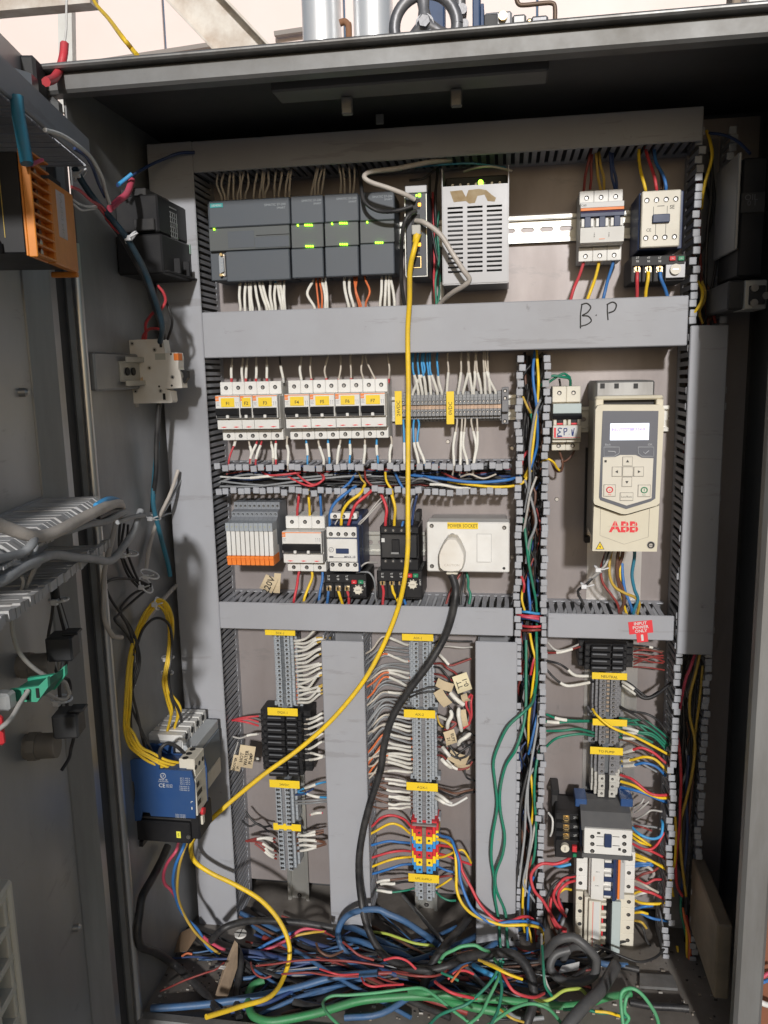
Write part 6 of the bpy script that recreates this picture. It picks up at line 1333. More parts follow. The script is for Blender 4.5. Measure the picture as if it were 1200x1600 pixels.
# cable ties as little things
def tie(label, px, py, d, r, ax=(1, 0, .3), group='white cable ties', tail=True):
    c = U(px, py, d/1000); a = Vector(ax).normalized(); b = a.orthogonal().normalized(); e = a.cross(b); m = M()
    m.tube([c+(b*math.cos(t)+e*math.sin(t))*r for t in (2*math.pi*i/14 for i in range(15))], .0012, 6, cap=False)
    f = min(range(14), key=lambda i: (b*math.cos(2*math.pi*i/14)+e*math.sin(2*math.pi*i/14)).y); p = c+(b*math.cos(2*math.pi*f/14)+e*math.sin(2*math.pi*f/14))*(r+.0012)
    m.box(p.x-.0035, p.x+.0035, p.z-.0028, p.z+.0028, -p.y-.002, -p.y+.002, .0006)
    if tail: m.tube([p, p+Vector((.006, -.003, .0015)), p+Vector((.013, -.004, .004))], .001, 5)
    m.obj('cable_tie', tie_m, None, label=label, cat='cable tie', group=group)
tie('white cable tie on the grey bundle under the drive', 934, 889, 74, .006, (1, 0, 1)); tie('white cable tie where the bundle meets the short duct', 912, 915, 68, .005, (1, 0, 1))
def tag(label, px, py, d, w, h, rot, txt, tilt=0.2, size=None, name='paper_tag', mt=None):
    m = M(); n = 5; vs = []; W_, H_ = w*PX(d/1000), h*PX(d/1000)
    for i in range(n+1):
        t = i/n-.5; bow = .0035*math.sin(math.pi*(t+.5))
        for s_ in (-.5, .5):
            for th in (0, .0006): vs.append((W_*t, -(bow+th), H_*s_))
    fs = []
    for i in range(n):
        a = i*4; b = a+4; fs += [(a+1, b+1, b+3, a+3), (a, a+2, b+2, b), (a, b, b+1, a+1), (a+2, a+3, b+3, b+2)]
    fs += [(0, 1, 3, 2), (n*4, n*4+2, n*4+3, n*4+1)]
    m.add(vs, fs)
    rows = txt if isinstance(txt, (list, tuple)) else ([txt] if txt else [])
    for i, q in enumerate(rows): m.text(q, 0, (len(rows)/2-.5-i)*H_/(len(rows)+.4), .0046, size or H_/(len(rows)+.6)*.9, 1, bold=.012)
    F = Matrix.Translation(U(px, py, d/1000)) @ Matrix.Rotation(rot, 4, 'Y') @ Matrix.Rotation(tilt, 4, 'X')
    return m.xf(F).obj(name, [mt or paper_m, ink_m], None, label=label, cat='paper tag')
tag('kraft paper tag reading 220V below the slim relays', 420, 912, 84, 27, 22, math.radians(-62), '220V', size=.0125)
tag('blank kraft paper tag right of the 220V tag', 433, 911, 78, 34, 11, math.radians(-84), None)
tag('kraft paper tag reading HOT WATER PUMP left of the black relays', 385, 1182, 70, 42, 27, math.radians(-78), ['HOT', 'WATER', 'PUMP'], size=.0072)
tag('folded paper tag hanging left behind the hot water pump tag', 370, 1192, 66, 30, 16, math.radians(-75), ['BOOSTER', 'PUMP'], size=.005)
# ------------------------------------------------------------------ lower plate wiring
for i in range(17):
    y0 = 1000+6.15*i; x0 = 462+i*.35; y1 = y0-9+rnd(-7, 5)-(5 if i % 3 == 0 else 0)
    wire('%s white sleeved wire down the right side of the DIX-1 column' % ('topmost' if i == 0 else 'lowest' if i == 16 else NUM[i]), 'ochre' if i % 5 != 2 else 'cream', .0014, [(x0-4, y0, 28), (x0+2, y0, 36), (x0+16, y0-2+rnd(-1, 1), 46), (x0+32, y1, 56), (508, y1-2, 52), (516, y1-1, 40)], 'sleeved wires right of the DIX-1 column', sleeve=(.1+rnd(0, .08), .60+rnd(-.05, .12)), tip=(0, .1, 'red' if i % 4 else 'orange'))
for i, (y0, y1) in enumerate(((1124, 1114), (1131, 1122), (1139, 1128), (1148, 1138), (1156, 1146), (1170, 1160), (1178, 1182), (1188, 1184))):
    wire('%s pale sleeved wire from the right of the black relays' % ('topmost' if i == 0 else 'lowest' if i == 7 else NUM[i]), 'pale grey' if i > 4 else 'cream', .0014, [(474, y0, 40), (484, y0-1, 46), (494, (y0+y1)/2, 54), (504, y1, 52), (516, y1, 40)], 'wires right of the black relays', sleeve=(.25, .75))
lines('''
# wires left of the black relays | {c} wire fanning to the left of the black relays
red|1.5|404,1119,44 388,1119,50 372,1123,50 358,1127,40
red|1.5|404,1128,44 388,1124,50 372,1124,50 356,1127,42
red|1.5|404,1134,44 388,1128,50 370,1126,48 356,1125,42
pale grey|1.4|404,1147,44 390,1150,52 376,1153,50 358,1149,44|s .05 .4
white|1.6|404,1186,44 397,1186,48 388,1188,50|s .1 .9
pale grey|1.2|372,1160,50 368,1174,62 365,1182,64
# wires at the lower left terminals | {c} wire at the lower left terminal columns
light blue|1.6|466,1236,34 474,1231,44 486,1229,52 498,1224,52 512,1221,40|s .3 .65
light blue|1.6|466,1238,34 478,1241,44 490,1245,50 504,1246,46 516,1246,36|s .3 .65
dark blue|1.5|462,1242,34 476,1240,42 490,1232,46
grey|1.4|460,1252,30 476,1251,44 496,1249,48 514,1248,36
grey|1.4|460,1256,30 478,1256,42 498,1253,46 514,1252,36
black|1.6|424,1290,30 412,1291,44 396,1283,48 384,1268,44
black|1.6|420,1300,30 404,1288,44 390,1290,46 378,1282,40
brown|1.5|462,1300,32 474,1304,42 490,1301,48 506,1297,44|s .15 .75
brown|1.5|462,1304,32 474,1306,42 490,1304,46 506,1300,40|s .15 .75
brown|1.5|463,1311,32 476,1312,42 494,1314,46 508,1315,40|s .1 .7
brown|1.5|463,1315,32 476,1313,42 494,1315,46 508,1317,40|s .1 .7
brown|1.5|464,1321,32 476,1320,42 496,1321,46 510,1318,40|s .1 .7
brown|1.5|464,1330,32 478,1328,42 494,1324,46 510,1319,40|s .1 .7
dark red|1.5|430,1310,32 418,1308,44 402,1310,48 386,1315,42|s .1 .7
dark red|1.5|430,1316,32 418,1312,44 402,1310,48 384,1314,42|s .1 .6
dark red|1.5|431,1330,32 420,1324,44 406,1316,48 386,1314,42|s .1 .6
dark red|1.5|432,1336,32 422,1333,44 410,1324,48 396,1313,44|s .1 .6
dark red|1.5|432,1342,32 420,1336,42 408,1328,46 398,1318,44|s .1 .5
pink|1.6|485,1273,40 494,1271,46 504,1270,42|s .1 .9
''')
tl = ('w', 'g', 'g', 'g', 'o', 'g', 'g', 'w', 'o', 'g', 'o', 'g', 'w', 'g', 'g', 'g', 'g', 'g', 'w', 'g', 'w', 'w', 'g', 'o', 'g', 'o', 'w', 'w', 'o', 'w', 'w', 'w')
for i, q in enumerate(tl):
    y0 = 1007+6.4*i; x0 = 637+i*.18; lift = rnd(-10, 3); y2 = y0+rnd(14, 34)-(12 if q == 'w' else 0); c = {'w': 'cream', 'g': 'grey', 'o': 'orange'}[q] if q != 'g' or i % 4 else 'steel grey'
    wire('%s wire arching left of the two AIX terminal columns' % c, c, .0015, [(x0+3, y0, 26), (x0-4, y0, 34), (618, y0-3+lift*.4, 48), (598, y0-2+lift, 58), (582, (y0+y2)/2, 58), (571, y2, 50), (562, y2+6, 40)], 'wires left of the AIX terminals', sleeve=(.1, .42) if q != 'g' else None)
for i, (y0, y1, x1) in enumerate(((1223, 1218, 606), (1227, 1224, 612), (1238, 1236, 609), (1244, 1245, 613), (1250, 1247, 613), (1256, 1257, 614), (1262, 1263, 614))):
    wire('%s brown wire with white sleeve left of the AQX-1 column' % ('topmost' if i == 0 else 'lowest' if i == 6 else NUM[i]), 'brown', .0014, [(644, y0, 28), (637, y0, 36), (624, (y0+y1)/2, 46), (x1, y1, 50), (596, y1-2+rnd(-6, 2), 50), (578, y1+rnd(-14, 4), 46), (570, y1-4, 40)], 'wires left of the AQX-1 column', sleeve=(.1, .58))
lines('''
# wires right of the AIX terminals | {c} wire looping right of the AIX terminals
black|1.4|676,1005,30 690,1000,46 715,1003,48 738,1002,40 = upper black wire running right from the AIX-1 column
pale grey|1.4|676,1010,30 700,1010,44 720,1013,46 738,1011,40
dark red|1.6|676,1023,30 686,1022,44 694,1030,52 702,1039,56 718,1036,52 736,1029,46|s .25 .55
dark red|1.6|678,1037,30 690,1037,44 700,1044,52 712,1052,50 720,1064,46
black|1.5|678,1042,30 688,1045,44 700,1058,50 708,1070,46
dark red|1.6|679,1053,30 690,1055,44 702,1062,50 712,1066,44
black|1.5|679,1060,30 692,1064,42 706,1072,46 720,1088,44
dark red|1.6|679,1065,30 688,1065,40 700,1070,44
black|1.5|680,1072,30 690,1077,42 700,1090,48 712,1100,46 726,1096,44
dark red|1.6|680,1080,30 690,1082,44 700,1086,44
dark red|1.6|681,1089,30 690,1090,44 702,1096,46
black|1.5|638,1084,40 655,1078,54 672,1074,56 688,1075,54 700,1080,48
black|1.5|640,1090,40 656,1084,52 676,1081,52 694,1083,46
black|1.5|681,1096,30 692,1098,42 706,1108,46 716,1126,44
red|1.7|736,1085,50 731,1094,58 730,1104,58 734,1116,54 732,1130,48 724,1138,48
red|1.7|738,1086,46 736,1100,54 737,1120,52 730,1134,46
dark red|1.6|683,1118,30 700,1124,48 712,1130,52 704,1139,54 694,1140,50|s .05 .3
black|1.5|684,1132,30 692,1136,48 698,1146,52 690,1160,52
dark red|1.6|684,1152,30 690,1153,42 698,1158,46
dark red|1.6|684,1167,30 690,1166,42 700,1170,46
dark red|1.6|684,1180,30 690,1182,42 698,1188,48 706,1196,54 716,1201,52 730,1199,48 738,1190,42|s .35 .62
black|1.5|684,1160,30 694,1168,46 702,1178,52 716,1186,56 730,1180,56 734,1168,52 722,1172,54 712,1182,54
black|1.5|684,1145,30 694,1150,44 700,1162,50 710,1176,54 720,1188,54
black|1.6|740,1160,40 730,1165,56 722,1160,58 728,1150,54 738,1148,44
black|1.5|742,1220,40 730,1216,48 726,1204,48 732,1192,44 742,1186,36
black|1.5|742,1150,38 728,1144,54 720,1154,56 724,1168,54
white|2.1|704,1110,56 706,1118,60 702,1128,60 699,1138,56|s .05 .9
white|2.2|717,1106,58 718,1118,62 719,1130,60 721,1142,52|s .05 .9
white|2.1|735,1146,56 728,1152,62 720,1158,60 716,1164,54|s .05 .85
white|2.0|692,1168,54 697,1174,60 703,1182,58|s .05 .9
cream|2.0|690,1186,56 697,1193,60 706,1200,56|s .05 .9
cream|2.4|704,1083,58 712,1092,64 724,1101,60|s .05 .95
brown|1.6|684,1230,30 700,1238,48 712,1241,52 728,1236,48 744,1233,38
black|1.6|684,1235,30 700,1243,48 714,1245,52 730,1240,48 744,1237,38
white|1.9|681,1239,36 690,1245,50 698,1252,52 706,1255,50|s .05 .75
white|1.9|680,1246,36 688,1251,50 697,1257,50 710,1256,48 730,1246,42|s .05 .4
ochre|1.4|683,1118,40 688,1130,48 696,1140,46
# wires left of the coloured terminals | {c} wire arching left of the coloured feed terminals
red|1.9|644,1294,34 632,1280,46 612,1274,54 595,1278,56 583,1289,50 572,1298,40
yellow|1.9|640,1302,34 625,1290,48 608,1287,54 584,1300,50 572,1306,40
blue|1.9|640,1317,34 625,1315,46 606,1315,52 579,1321,48 570,1324,40
red|1.9|641,1330,34 628,1331,46 608,1333,52 581,1341,48 570,1346,40
yellow|1.9|642,1339,34 628,1340,46 608,1344,52 580,1355,48 570,1360,40
blue|1.9|642,1350,34 628,1352,46 608,1357,52 583,1364,48 572,1366,40
brown|1.6|644,1370,34 630,1371,46 614,1374,52 598,1377,52 588,1379,48|s .55 .95
black|1.6|645,1378,34 632,1379,46 615,1381,52 600,1381,52 592,1382,48|s .45 .9
green|1.6|647,1388,34 634,1391,46 612,1395,52 596,1393,52 588,1391,48|s .5 .95
# wires right of the coloured terminals | {c} wire to the right of the coloured feed terminals
red|2.2|680,1320,36 692,1322,46 710,1325,60 719,1345,72 723,1362,80 735,1386,88 750,1412,96 765,1431,104 781,1440,106 800,1439,100 818,1434,92 834,1436,80 838,1455,66 838,1472,56 832,1488,50 = long red wire swinging over the covered duct from the coloured terminals
blue|2.2|680,1302,36 692,1305,46 704,1311,58 713,1326,70 717,1346,78 718,1370,84 726,1398,92 738,1420,100 756,1437,108 774,1444,110 798,1441,104 828,1440,94 844,1444,80 849,1453,66 = long blue wire swinging over the covered duct from the coloured terminals
yellow|2.2|680,1311,36 692,1313,46 703,1318,56 711,1330,66 713,1362,78 713,1390,86 722,1412,94 740,1428,102 762,1438,108 786,1445,110 822,1445,102 843,1450,86 849,1462,70 848,1474,60 = long yellow wire swinging over the covered duct from the coloured terminals
yellow|1.8|681,1340,36 694,1339,48 712,1331,54 724,1329,56 732,1338,52 736,1348,44
red|1.8|681,1333,36 696,1337,48 712,1343,52 736,1351,42
blue|1.8|681,1352,36 694,1358,46 704,1363,48 720,1366,42
dark red|1.7|682,1371,36 700,1370,46 712,1369,44
yellow|1.7|682,1387,36 694,1381,46 706,1372,46
green|1.7|682,1394,36 690,1402,46 702,1407,48 712,1407,44
''')
tag('cream tag reading TT 0-1 hanging right of the AIX-1 column', 722, 1067, 66, 30, 25, math.radians(-108), ['TT', '0-1'], size=.0095, mt=mat('cream paper tag', (.72, .64, .42), .8, 0, .4, (.55, .45, .3), 30))
for lab, px, py, dd, w_, h_, ro, tx in (('rolled kraft tag right of the AIX-1 terminals, highest of its bunch', 695, 1070, 60, 28, 15, -20, None), ('creased brown tag in the middle of the tag bunch', 692, 1090, 58, 30, 17, -55, None), ('kraft tag with black letters in the lower part of the tag bunch', 703, 1152, 62, 24, 19, -78, ['ELPT', '21']), ('torn kraft tag right of the AIX-2 terminals', 716, 1183, 50, 32, 22, -20, None), ('kraft tag seen edge on behind the white sleeves', 724, 1122, 48, 30, 13, -80, None), ('small creased tag below the cream tag', 728, 1090, 58, 14, 12, -60, None), ('lowest kraft tag of the bunch right of the terminals', 722, 1196, 46, 26, 13, -8, None)):
    tag(lab, px, py, dd, w_, h_, math.radians(-ro), tx, tilt=rnd(-.5, .5), size=.006)
lines('''
# green wires over the covered duct | {c} wire hanging over the lower middle covered duct
green|2.1|838,1070,40 832,1095,70 818,1112,88 794,1136,94 778,1165,94 771,1193,92 774,1226,92 777,1262,92 770,1306,94 767,1340,96 772,1376,96 774,1402,98 780,1438,92 782,1476,96 786,1500,110 = left dark green wire hanging over the lower middle covered duct
green|2.1|822,1000,50 822,1060,66 821,1120,82 806,1168,94 791,1198,94 782,1236,94 782,1270,94 789,1305,96 785,1336,98 775,1366,98 777,1392,98 788,1426,92 792,1464,96 795,1492,112 = right dark green wire hanging over the lower middle covered duct
# wires in the middle vertical duct | {c} wire running inside the open middle vertical duct
blue|2.0|836,548,40 833,575,56 833,600,60 837,630,58 840,665,50 838,700,40 826,740,40
yellow|2.0|838,546,40 841,590,58 840,620,58 836,665,56 831,700,58 828,728,56 820,745,44
grey|2.0|844,625,56 838,645,64 830,675,64 827,710,64 829,745,62 824,775,56 820,800,50
green|1.8|828,640,40 834,665,50 832,690,46
red|1.8|824,705,40 818,715,52 815,726,50
ochre|1.7|817,620,44 824,636,50 829,645,46
grey|1.9|820,750,50 830,780,60 837,810,62 834,830,62 825,848,62 822,880,54
pale grey|1.7|838,745,50 828,770,60 822,800,60 818,830,52
green|1.9|818,810,46 823,840,58 826,880,60 832,915,58 838,945,50 839,990,40
green|1.9|832,830,40 828,870,52 830,900,52 836,930,46
blue|1.9|826,895,40 826,920,56 829,945,58 828,965,50
red|1.8|812,895,44 817,910,56 818,925,52
yellow|1.7|818,915,44 816,935,54 820,955,52
black|2.0|824,600,30 826,700,34 824,800,36 826,900,34 824,1000,30
black|2.0|836,600,26 834,720,30 836,840,30 834,960,28
red|1.9|806,958,56 820,962,64 838,963,64 852,966,54
pink|1.9|808,962,52 824,965,66 840,966,62 854,970,52
light blue|1.9|808,956,50 822,958,66 838,959,62 852,958,50
dark blue|1.8|812,966,54 828,968,64 842,972,62 854,978,52
red|1.9|816,978,54 830,980,66 846,978,62 855,975,52
dark red|1.9|815,985,50 830,984,62 846,984,58
green|2.0|838,985,44 840,1010,58 840,1040,60 838,1070,58 830,1095,50
yellow|1.9|828,990,44 831,1010,54 836,1036,56 834,1060,54 829,1096,52 825,1130,50 826,1172,40
red|1.8|838,1020,50 834,1034,58 829,1054,52
blue|1.9|840,1115,46 836,1135,56 830,1160,56 826,1178,46
steel grey|1.8|842,1090,44 840,1130,58 834,1180,62 828,1205,64 822,1250,66 820,1300,66 815,1350,64 809,1400,60 808,1435,54
steel grey|1.8|834,1200,50 826,1220,60 825,1268,64 830,1300,64 824,1345,62 818,1380,60 828,1400,58 838,1412,52
pale grey|1.6|840,1270,50 836,1295,60 832,1312,60 824,1350,58 820,1400,54
black|2.2|832,1180,50 820,1222,64 813,1268,70 811,1330,72 806,1390,72 803,1430,70 800,1470,80
yellow|1.9|828,1200,46 831,1222,54 834,1255,52 830,1290,46
green|2.0|844,1170,44 839,1195,56 835,1235,60 837,1300,60 832,1345,58 822,1370,50
yellow|1.9|822,1360,46 818,1385,58 817,1430,56 820,1460,50
blue|1.9|834,1370,46 826,1390,58 823,1433,58 824,1470,56 822,1500,60
yellow|1.8|824,1445,48 829,1465,58 831,1490,62 828,1505,70
red|1.8|834,1440,48 838,1465,56 836,1484,60 826,1498,66
dark red|1.8|838,1325,46 830,1345,56 824,1372,54
black|2.4|836,1180,34 830,1260,40 834,1340,42 828,1420,44 832,1490,44
black|2.4|826,1000,30 832,1080,36 826,1160,36 834,1240,34
dark blue|2.0|838,1080,36 832,1140,42 836,1200,40 830,1260,36
# wires left of the neutral terminals | {c} wire left of the terminal columns under the drive
pale grey|1.5|856,1004,50 868,1015,56 884,1015,54 906,1006,40
dark red|1.5|854,1020,50 872,1018,56 894,1015,54 908,1010,40|s .25 .7
black|1.6|854,1032,50 872,1036,56 886,1044,54 900,1055,50 930,1056,34|s .55 .95
black|1.6|854,1046,50 866,1060,56 880,1069,54 894,1071,52 928,1065,34|s .4 .95
green|1.8|854,1116,50 872,1122,56 896,1125,54 928,1126,34|s .25 .55
green|1.8|852,1127,52 870,1129,56 892,1128,52 928,1127,34|s .05 .4
green|1.9|854,1142,50 880,1142,58 905,1140,56 928,1145,34
green|1.9|852,1168,50 866,1156,58 885,1150,58 908,1148,54 928,1150,34
# wires right of the black relays under the drive | thin dark red wire right of the four black relays
dark red|1.2|990,1018,40 1004,1016,46 1020,1018,46 1034,1020,38
dark red|1.2|990,1022,40 1006,1024,48 1020,1026,46 1036,1028,38
dark red|1.2|990,1026,40 1008,1031,48 1022,1028,46 1038,1034,38
dark red|1.2|990,1034,40 1002,1030,48 1018,1034,46 1036,1036,38
dark red|1.2|990,1038,40 1004,1032,46 1020,1026,44 1036,1024,36
dark red|1.2|990,1042,40 1006,1043,48 1022,1045,46 1038,1047,38
brown|1.3|990,1010,40 1006,1012,48 1022,1014,44 1036,1018,38
black|1.3|990,1008,40 1004,1009,50 1018,1012,48 1030,1014,44|s .5 .65
# wires right of the neutral terminals | {c} wire right of the terminal columns under the drive
black|1.7|968,1063,34 980,1070,48 992,1079,56 1006,1090,60 1022,1087,58 1046,1070,46|s .1 .42
black|1.7|968,1067,34 980,1076,46 994,1084,54 1010,1092,58 1026,1086,54 1048,1066,42|s .1 .4
black|1.7|968,1060,34 984,1068,46 998,1080,50 1012,1090,52 1030,1080,46
black|1.7|970,1104,34 984,1111,48 1010,1114,56 1028,1126,56 1046,1150,48
black|1.7|970,1106,34 986,1114,50 1004,1124,56 1024,1140,54 1046,1160,46
green|1.7|968,1128,34 984,1127,46 1004,1125,52 1024,1136,52 1044,1154,44
green|1.7|968,1131,34 986,1131,46 1006,1133,54 1026,1144,52 1044,1164,44
green|1.7|968,1136,34 984,1139,44 1000,1143,50 1020,1147,50 1042,1166,44|s .1 .45
green|1.7|968,1146,34 984,1146,44 1004,1146,50 1022,1152,50 1040,1170,44|s .1 .4
green|1.6|968,1122,34 988,1126,44 1006,1138,48 1026,1156,46
green|1.6|968,1152,34 984,1154,44 1000,1152,46 1020,1160,44|s .1 .5
brown|1.6|968,1155,34 984,1160,44 1002,1168,48 1018,1178,44
yellow|1.9|926,1108,54 934,1119,66 958,1136,72 990,1150,68 1020,1164,62 1046,1180,52 = long yellow wire crossing the blank tag to the lower right
red|2.0|972,1176,34 986,1172,46 1003,1169,54 1022,1177,56 1036,1188,54 1046,1196,48|s .05 .25
yellow|2.0|972,1189,34 988,1187,46 1006,1182,56 1022,1186,58 1036,1197,56 1046,1210,48|s .05 .15
blue|2.0|972,1197,34 988,1195,46 1006,1192,54 1024,1197,54 1040,1212,46|s .05 .28
grey|1.6|972,1180,34 990,1184,44 1008,1196,48 1026,1206,44
red|2.1|970,1211,36 988,1219,50 1010,1236,58 1026,1243,60 1046,1242,52
yellow|2.1|970,1221,36 990,1228,48 1012,1238,56 1032,1246,56 1048,1246,48
blue|2.1|970,1230,36 990,1233,48 1010,1241,54 1028,1249,54 1042,1254,46
# wires right of the lower right devices | {c} wire right of the stacked breakers at the lower right
pale grey|1.4|990,1262,40 1000,1254,50 1006,1248,48
pale grey|1.4|992,1270,40 1002,1262,50 1014,1252,50
pale grey|1.4|994,1280,40 1006,1272,52 1018,1266,52 1034,1268,44
grey|1.5|990,1288,40 1006,1290,50 1024,1294,48 1038,1298,40
dark red|1.5|992,1290,44 1004,1293,52 1018,1298,48
light blue|2.0|988,1293,60 1000,1304,70 1018,1311,72 1032,1306,68 1036,1290,60 1034,1282,50
yellow|1.9|988,1302,50 1000,1310,58 1012,1318,58 1020,1324,48
yellow|1.8|988,1308,46 1000,1314,54 1012,1320,52
red|1.9|988,1318,50 1002,1326,60 1016,1328,62 1028,1320,58 1038,1300,48
red|1.9|1004,1326,56 1018,1330,60 1034,1338,52 1042,1344,44
yellow|1.9|988,1332,44 1004,1338,54 1022,1346,56 1040,1358,48
yellow|1.9|988,1336,44 1002,1341,54 1018,1346,54 1036,1354,48
yellow|1.9|988,1341,42 1002,1345,52 1016,1350,52
blue|2.2|988,1350,42 1002,1350,54 1018,1349,52
blue|2.2|988,1354,42 1004,1353,52 1020,1352,48
dark red|1.9|994,1372,42 1004,1364,54 1018,1362,54 1028,1356,48
red|1.9|994,1372,42 1008,1380,56 1022,1375,54 1034,1374,46
cream|1.9|992,1376,42 1006,1382,54 1018,1388,56 1028,1394,48
red|2.1|992,1386,42 1004,1390,54 1020,1396,58 1036,1404,50
yellow|2.1|990,1396,42 1002,1392,54 1014,1394,54
white|2.0|990,1400,40 1002,1397,54 1016,1392,54
yellow|2.1|990,1406,42 1004,1411,54 1022,1412,56 1042,1411,46
blue|2.1|990,1420,42 1004,1417,52 1020,1415,48
yellow|2.0|990,1426,40 1002,1425,50 1012,1428,48
blue|2.0|1000,1426,46 1016,1434,52 1034,1438,48 1046,1440,40
black|1.8|992,1440,34 1004,1450,46 1010,1470,48 1020,1484,44 1034,1480,36
ochre|1.9|990,1438,38 1002,1440,48 1010,1450,46
pale grey|2.4|1000,1360,40 1010,1354,52 1022,1364,50 1014,1374,44
# wires left of the lower right devices | {c} wire left of the stacked breakers at the lower right
red|2.3|892,1338,50 884,1343,62 868,1349,66 848,1348,70 836,1355,72 830,1370,74 834,1390,76 848,1408,76 860,1428,72 872,1446,66 884,1452,56 = thick red wire looping across the middle duct at lower right
light blue|2.2|866,1352,50 876,1354,58 892,1350,56
black|2.0|898,1366,44 882,1371,56 866,1382,62 856,1400,62 850,1420,60 852,1450,58
red|2.2|898,1369,44 882,1374,58 870,1386,66 866,1402,66 874,1420,62 884,1432,54
red|2.2|898,1376,44 886,1379,56 876,1392,62 874,1408,60 880,1424,56
red|2.2|876,1380,40 864,1400,54 860,1424,58 870,1448,56 884,1456,50
yellow|2.0|892,1390,40 882,1389,54 872,1396,54
brown|2.3|858,1400,48 856,1430,58 864,1452,60 872,1466,54
grey|2.4|886,1420,46 880,1440,58 874,1460,58 868,1478,54
dark blue|2.2|870,1400,36 878,1420,46 872,1440,46
white|1.6|857,1270,40 862,1282,50 864,1296,50 860,1306,44
# wires in the right vertical duct | {c} wire inside the right vertical duct
yellow|2.0|1104,205,50 1111,222,64 1110,248,68 1103,282,70 1099,305,66 1096,325,50 = yellow wire bowing out at the top of the right vertical duct
yellow|2.0|1090,440,50 1096,455,66 1094,472,70 1086,488,70 1076,498,60 = yellow wire bending into the end of the B.P duct
ochre|1.8|1097,440,44 1100,465,54 1094,485,50 1098,505,46
brown|1.8|1092,450,36 1098,470,44 1106,485,44 1112,500,40
dark red|2.0|1106,478,40 1114,488,50 1118,505,50
dark blue|1.8|1108,208,56 1130,212,70 1152,222,90 1172,240,110
black|2.2|1112,230,30 1110,300,34 1106,380,34 1102,460,30
pink|2.1|1086,1022,44 1078,1042,56 1071,1062,58 1066,1090,54 1062,1110,44
ochre|2.0|1094,1020,44 1086,1055,54 1077,1086,58 1078,1120,58 1086,1160,58 1082,1205,58 1072,1250,56 1066,1285,54 1063,1325,52 1068,1370,50 1072,1400,44
red|2.1|1058,1150,48 1062,1170,60 1064,1215,62 1062,1255,62 1062,1290,60 1056,1340,58 1058,1380,54 1066,1400,46
ochre|1.8|1098,1040,40 1092,1090,48 1088,1140,46 1084,1180,42
dark blue|2.0|1076,1180,36 1072,1240,44 1074,1300,46 1068,1360,46 1062,1400,40
black|2.2|1090,1030,30 1082,1130,36 1078,1230,36 1070,1330,34 1066,1430,30
black|2.2|1098,1030,28 1090,1150,32 1084,1280,32 1076,1400,30 1070,1480,30
yellow|1.8|1055,1275,50 1056,1310,60 1053,1350,60 1048,1372,58 1052,1400,50
brown|2.0|1084,1200,36 1078,1260,44 1072,1320,44 1068,1380,44
green|1.9|1064,1400,44 1065,1425,54 1068,1450,56 1074,1470,50
orange|2.2|1066,1418,48 1071,1440,60 1077,1465,64 1076,1500,66 1084,1526,72 1104,1538,84
yellow|1.9|1068,1425,48 1073,1455,58 1072,1486,62 1076,1506,66
red|2.1|1072,1430,44 1078,1460,54 1080,1495,60 1086,1520,66
yellow|1.9|1058,1478,50 1062,1505,60 1070,1528,66 1078,1540,70
''')
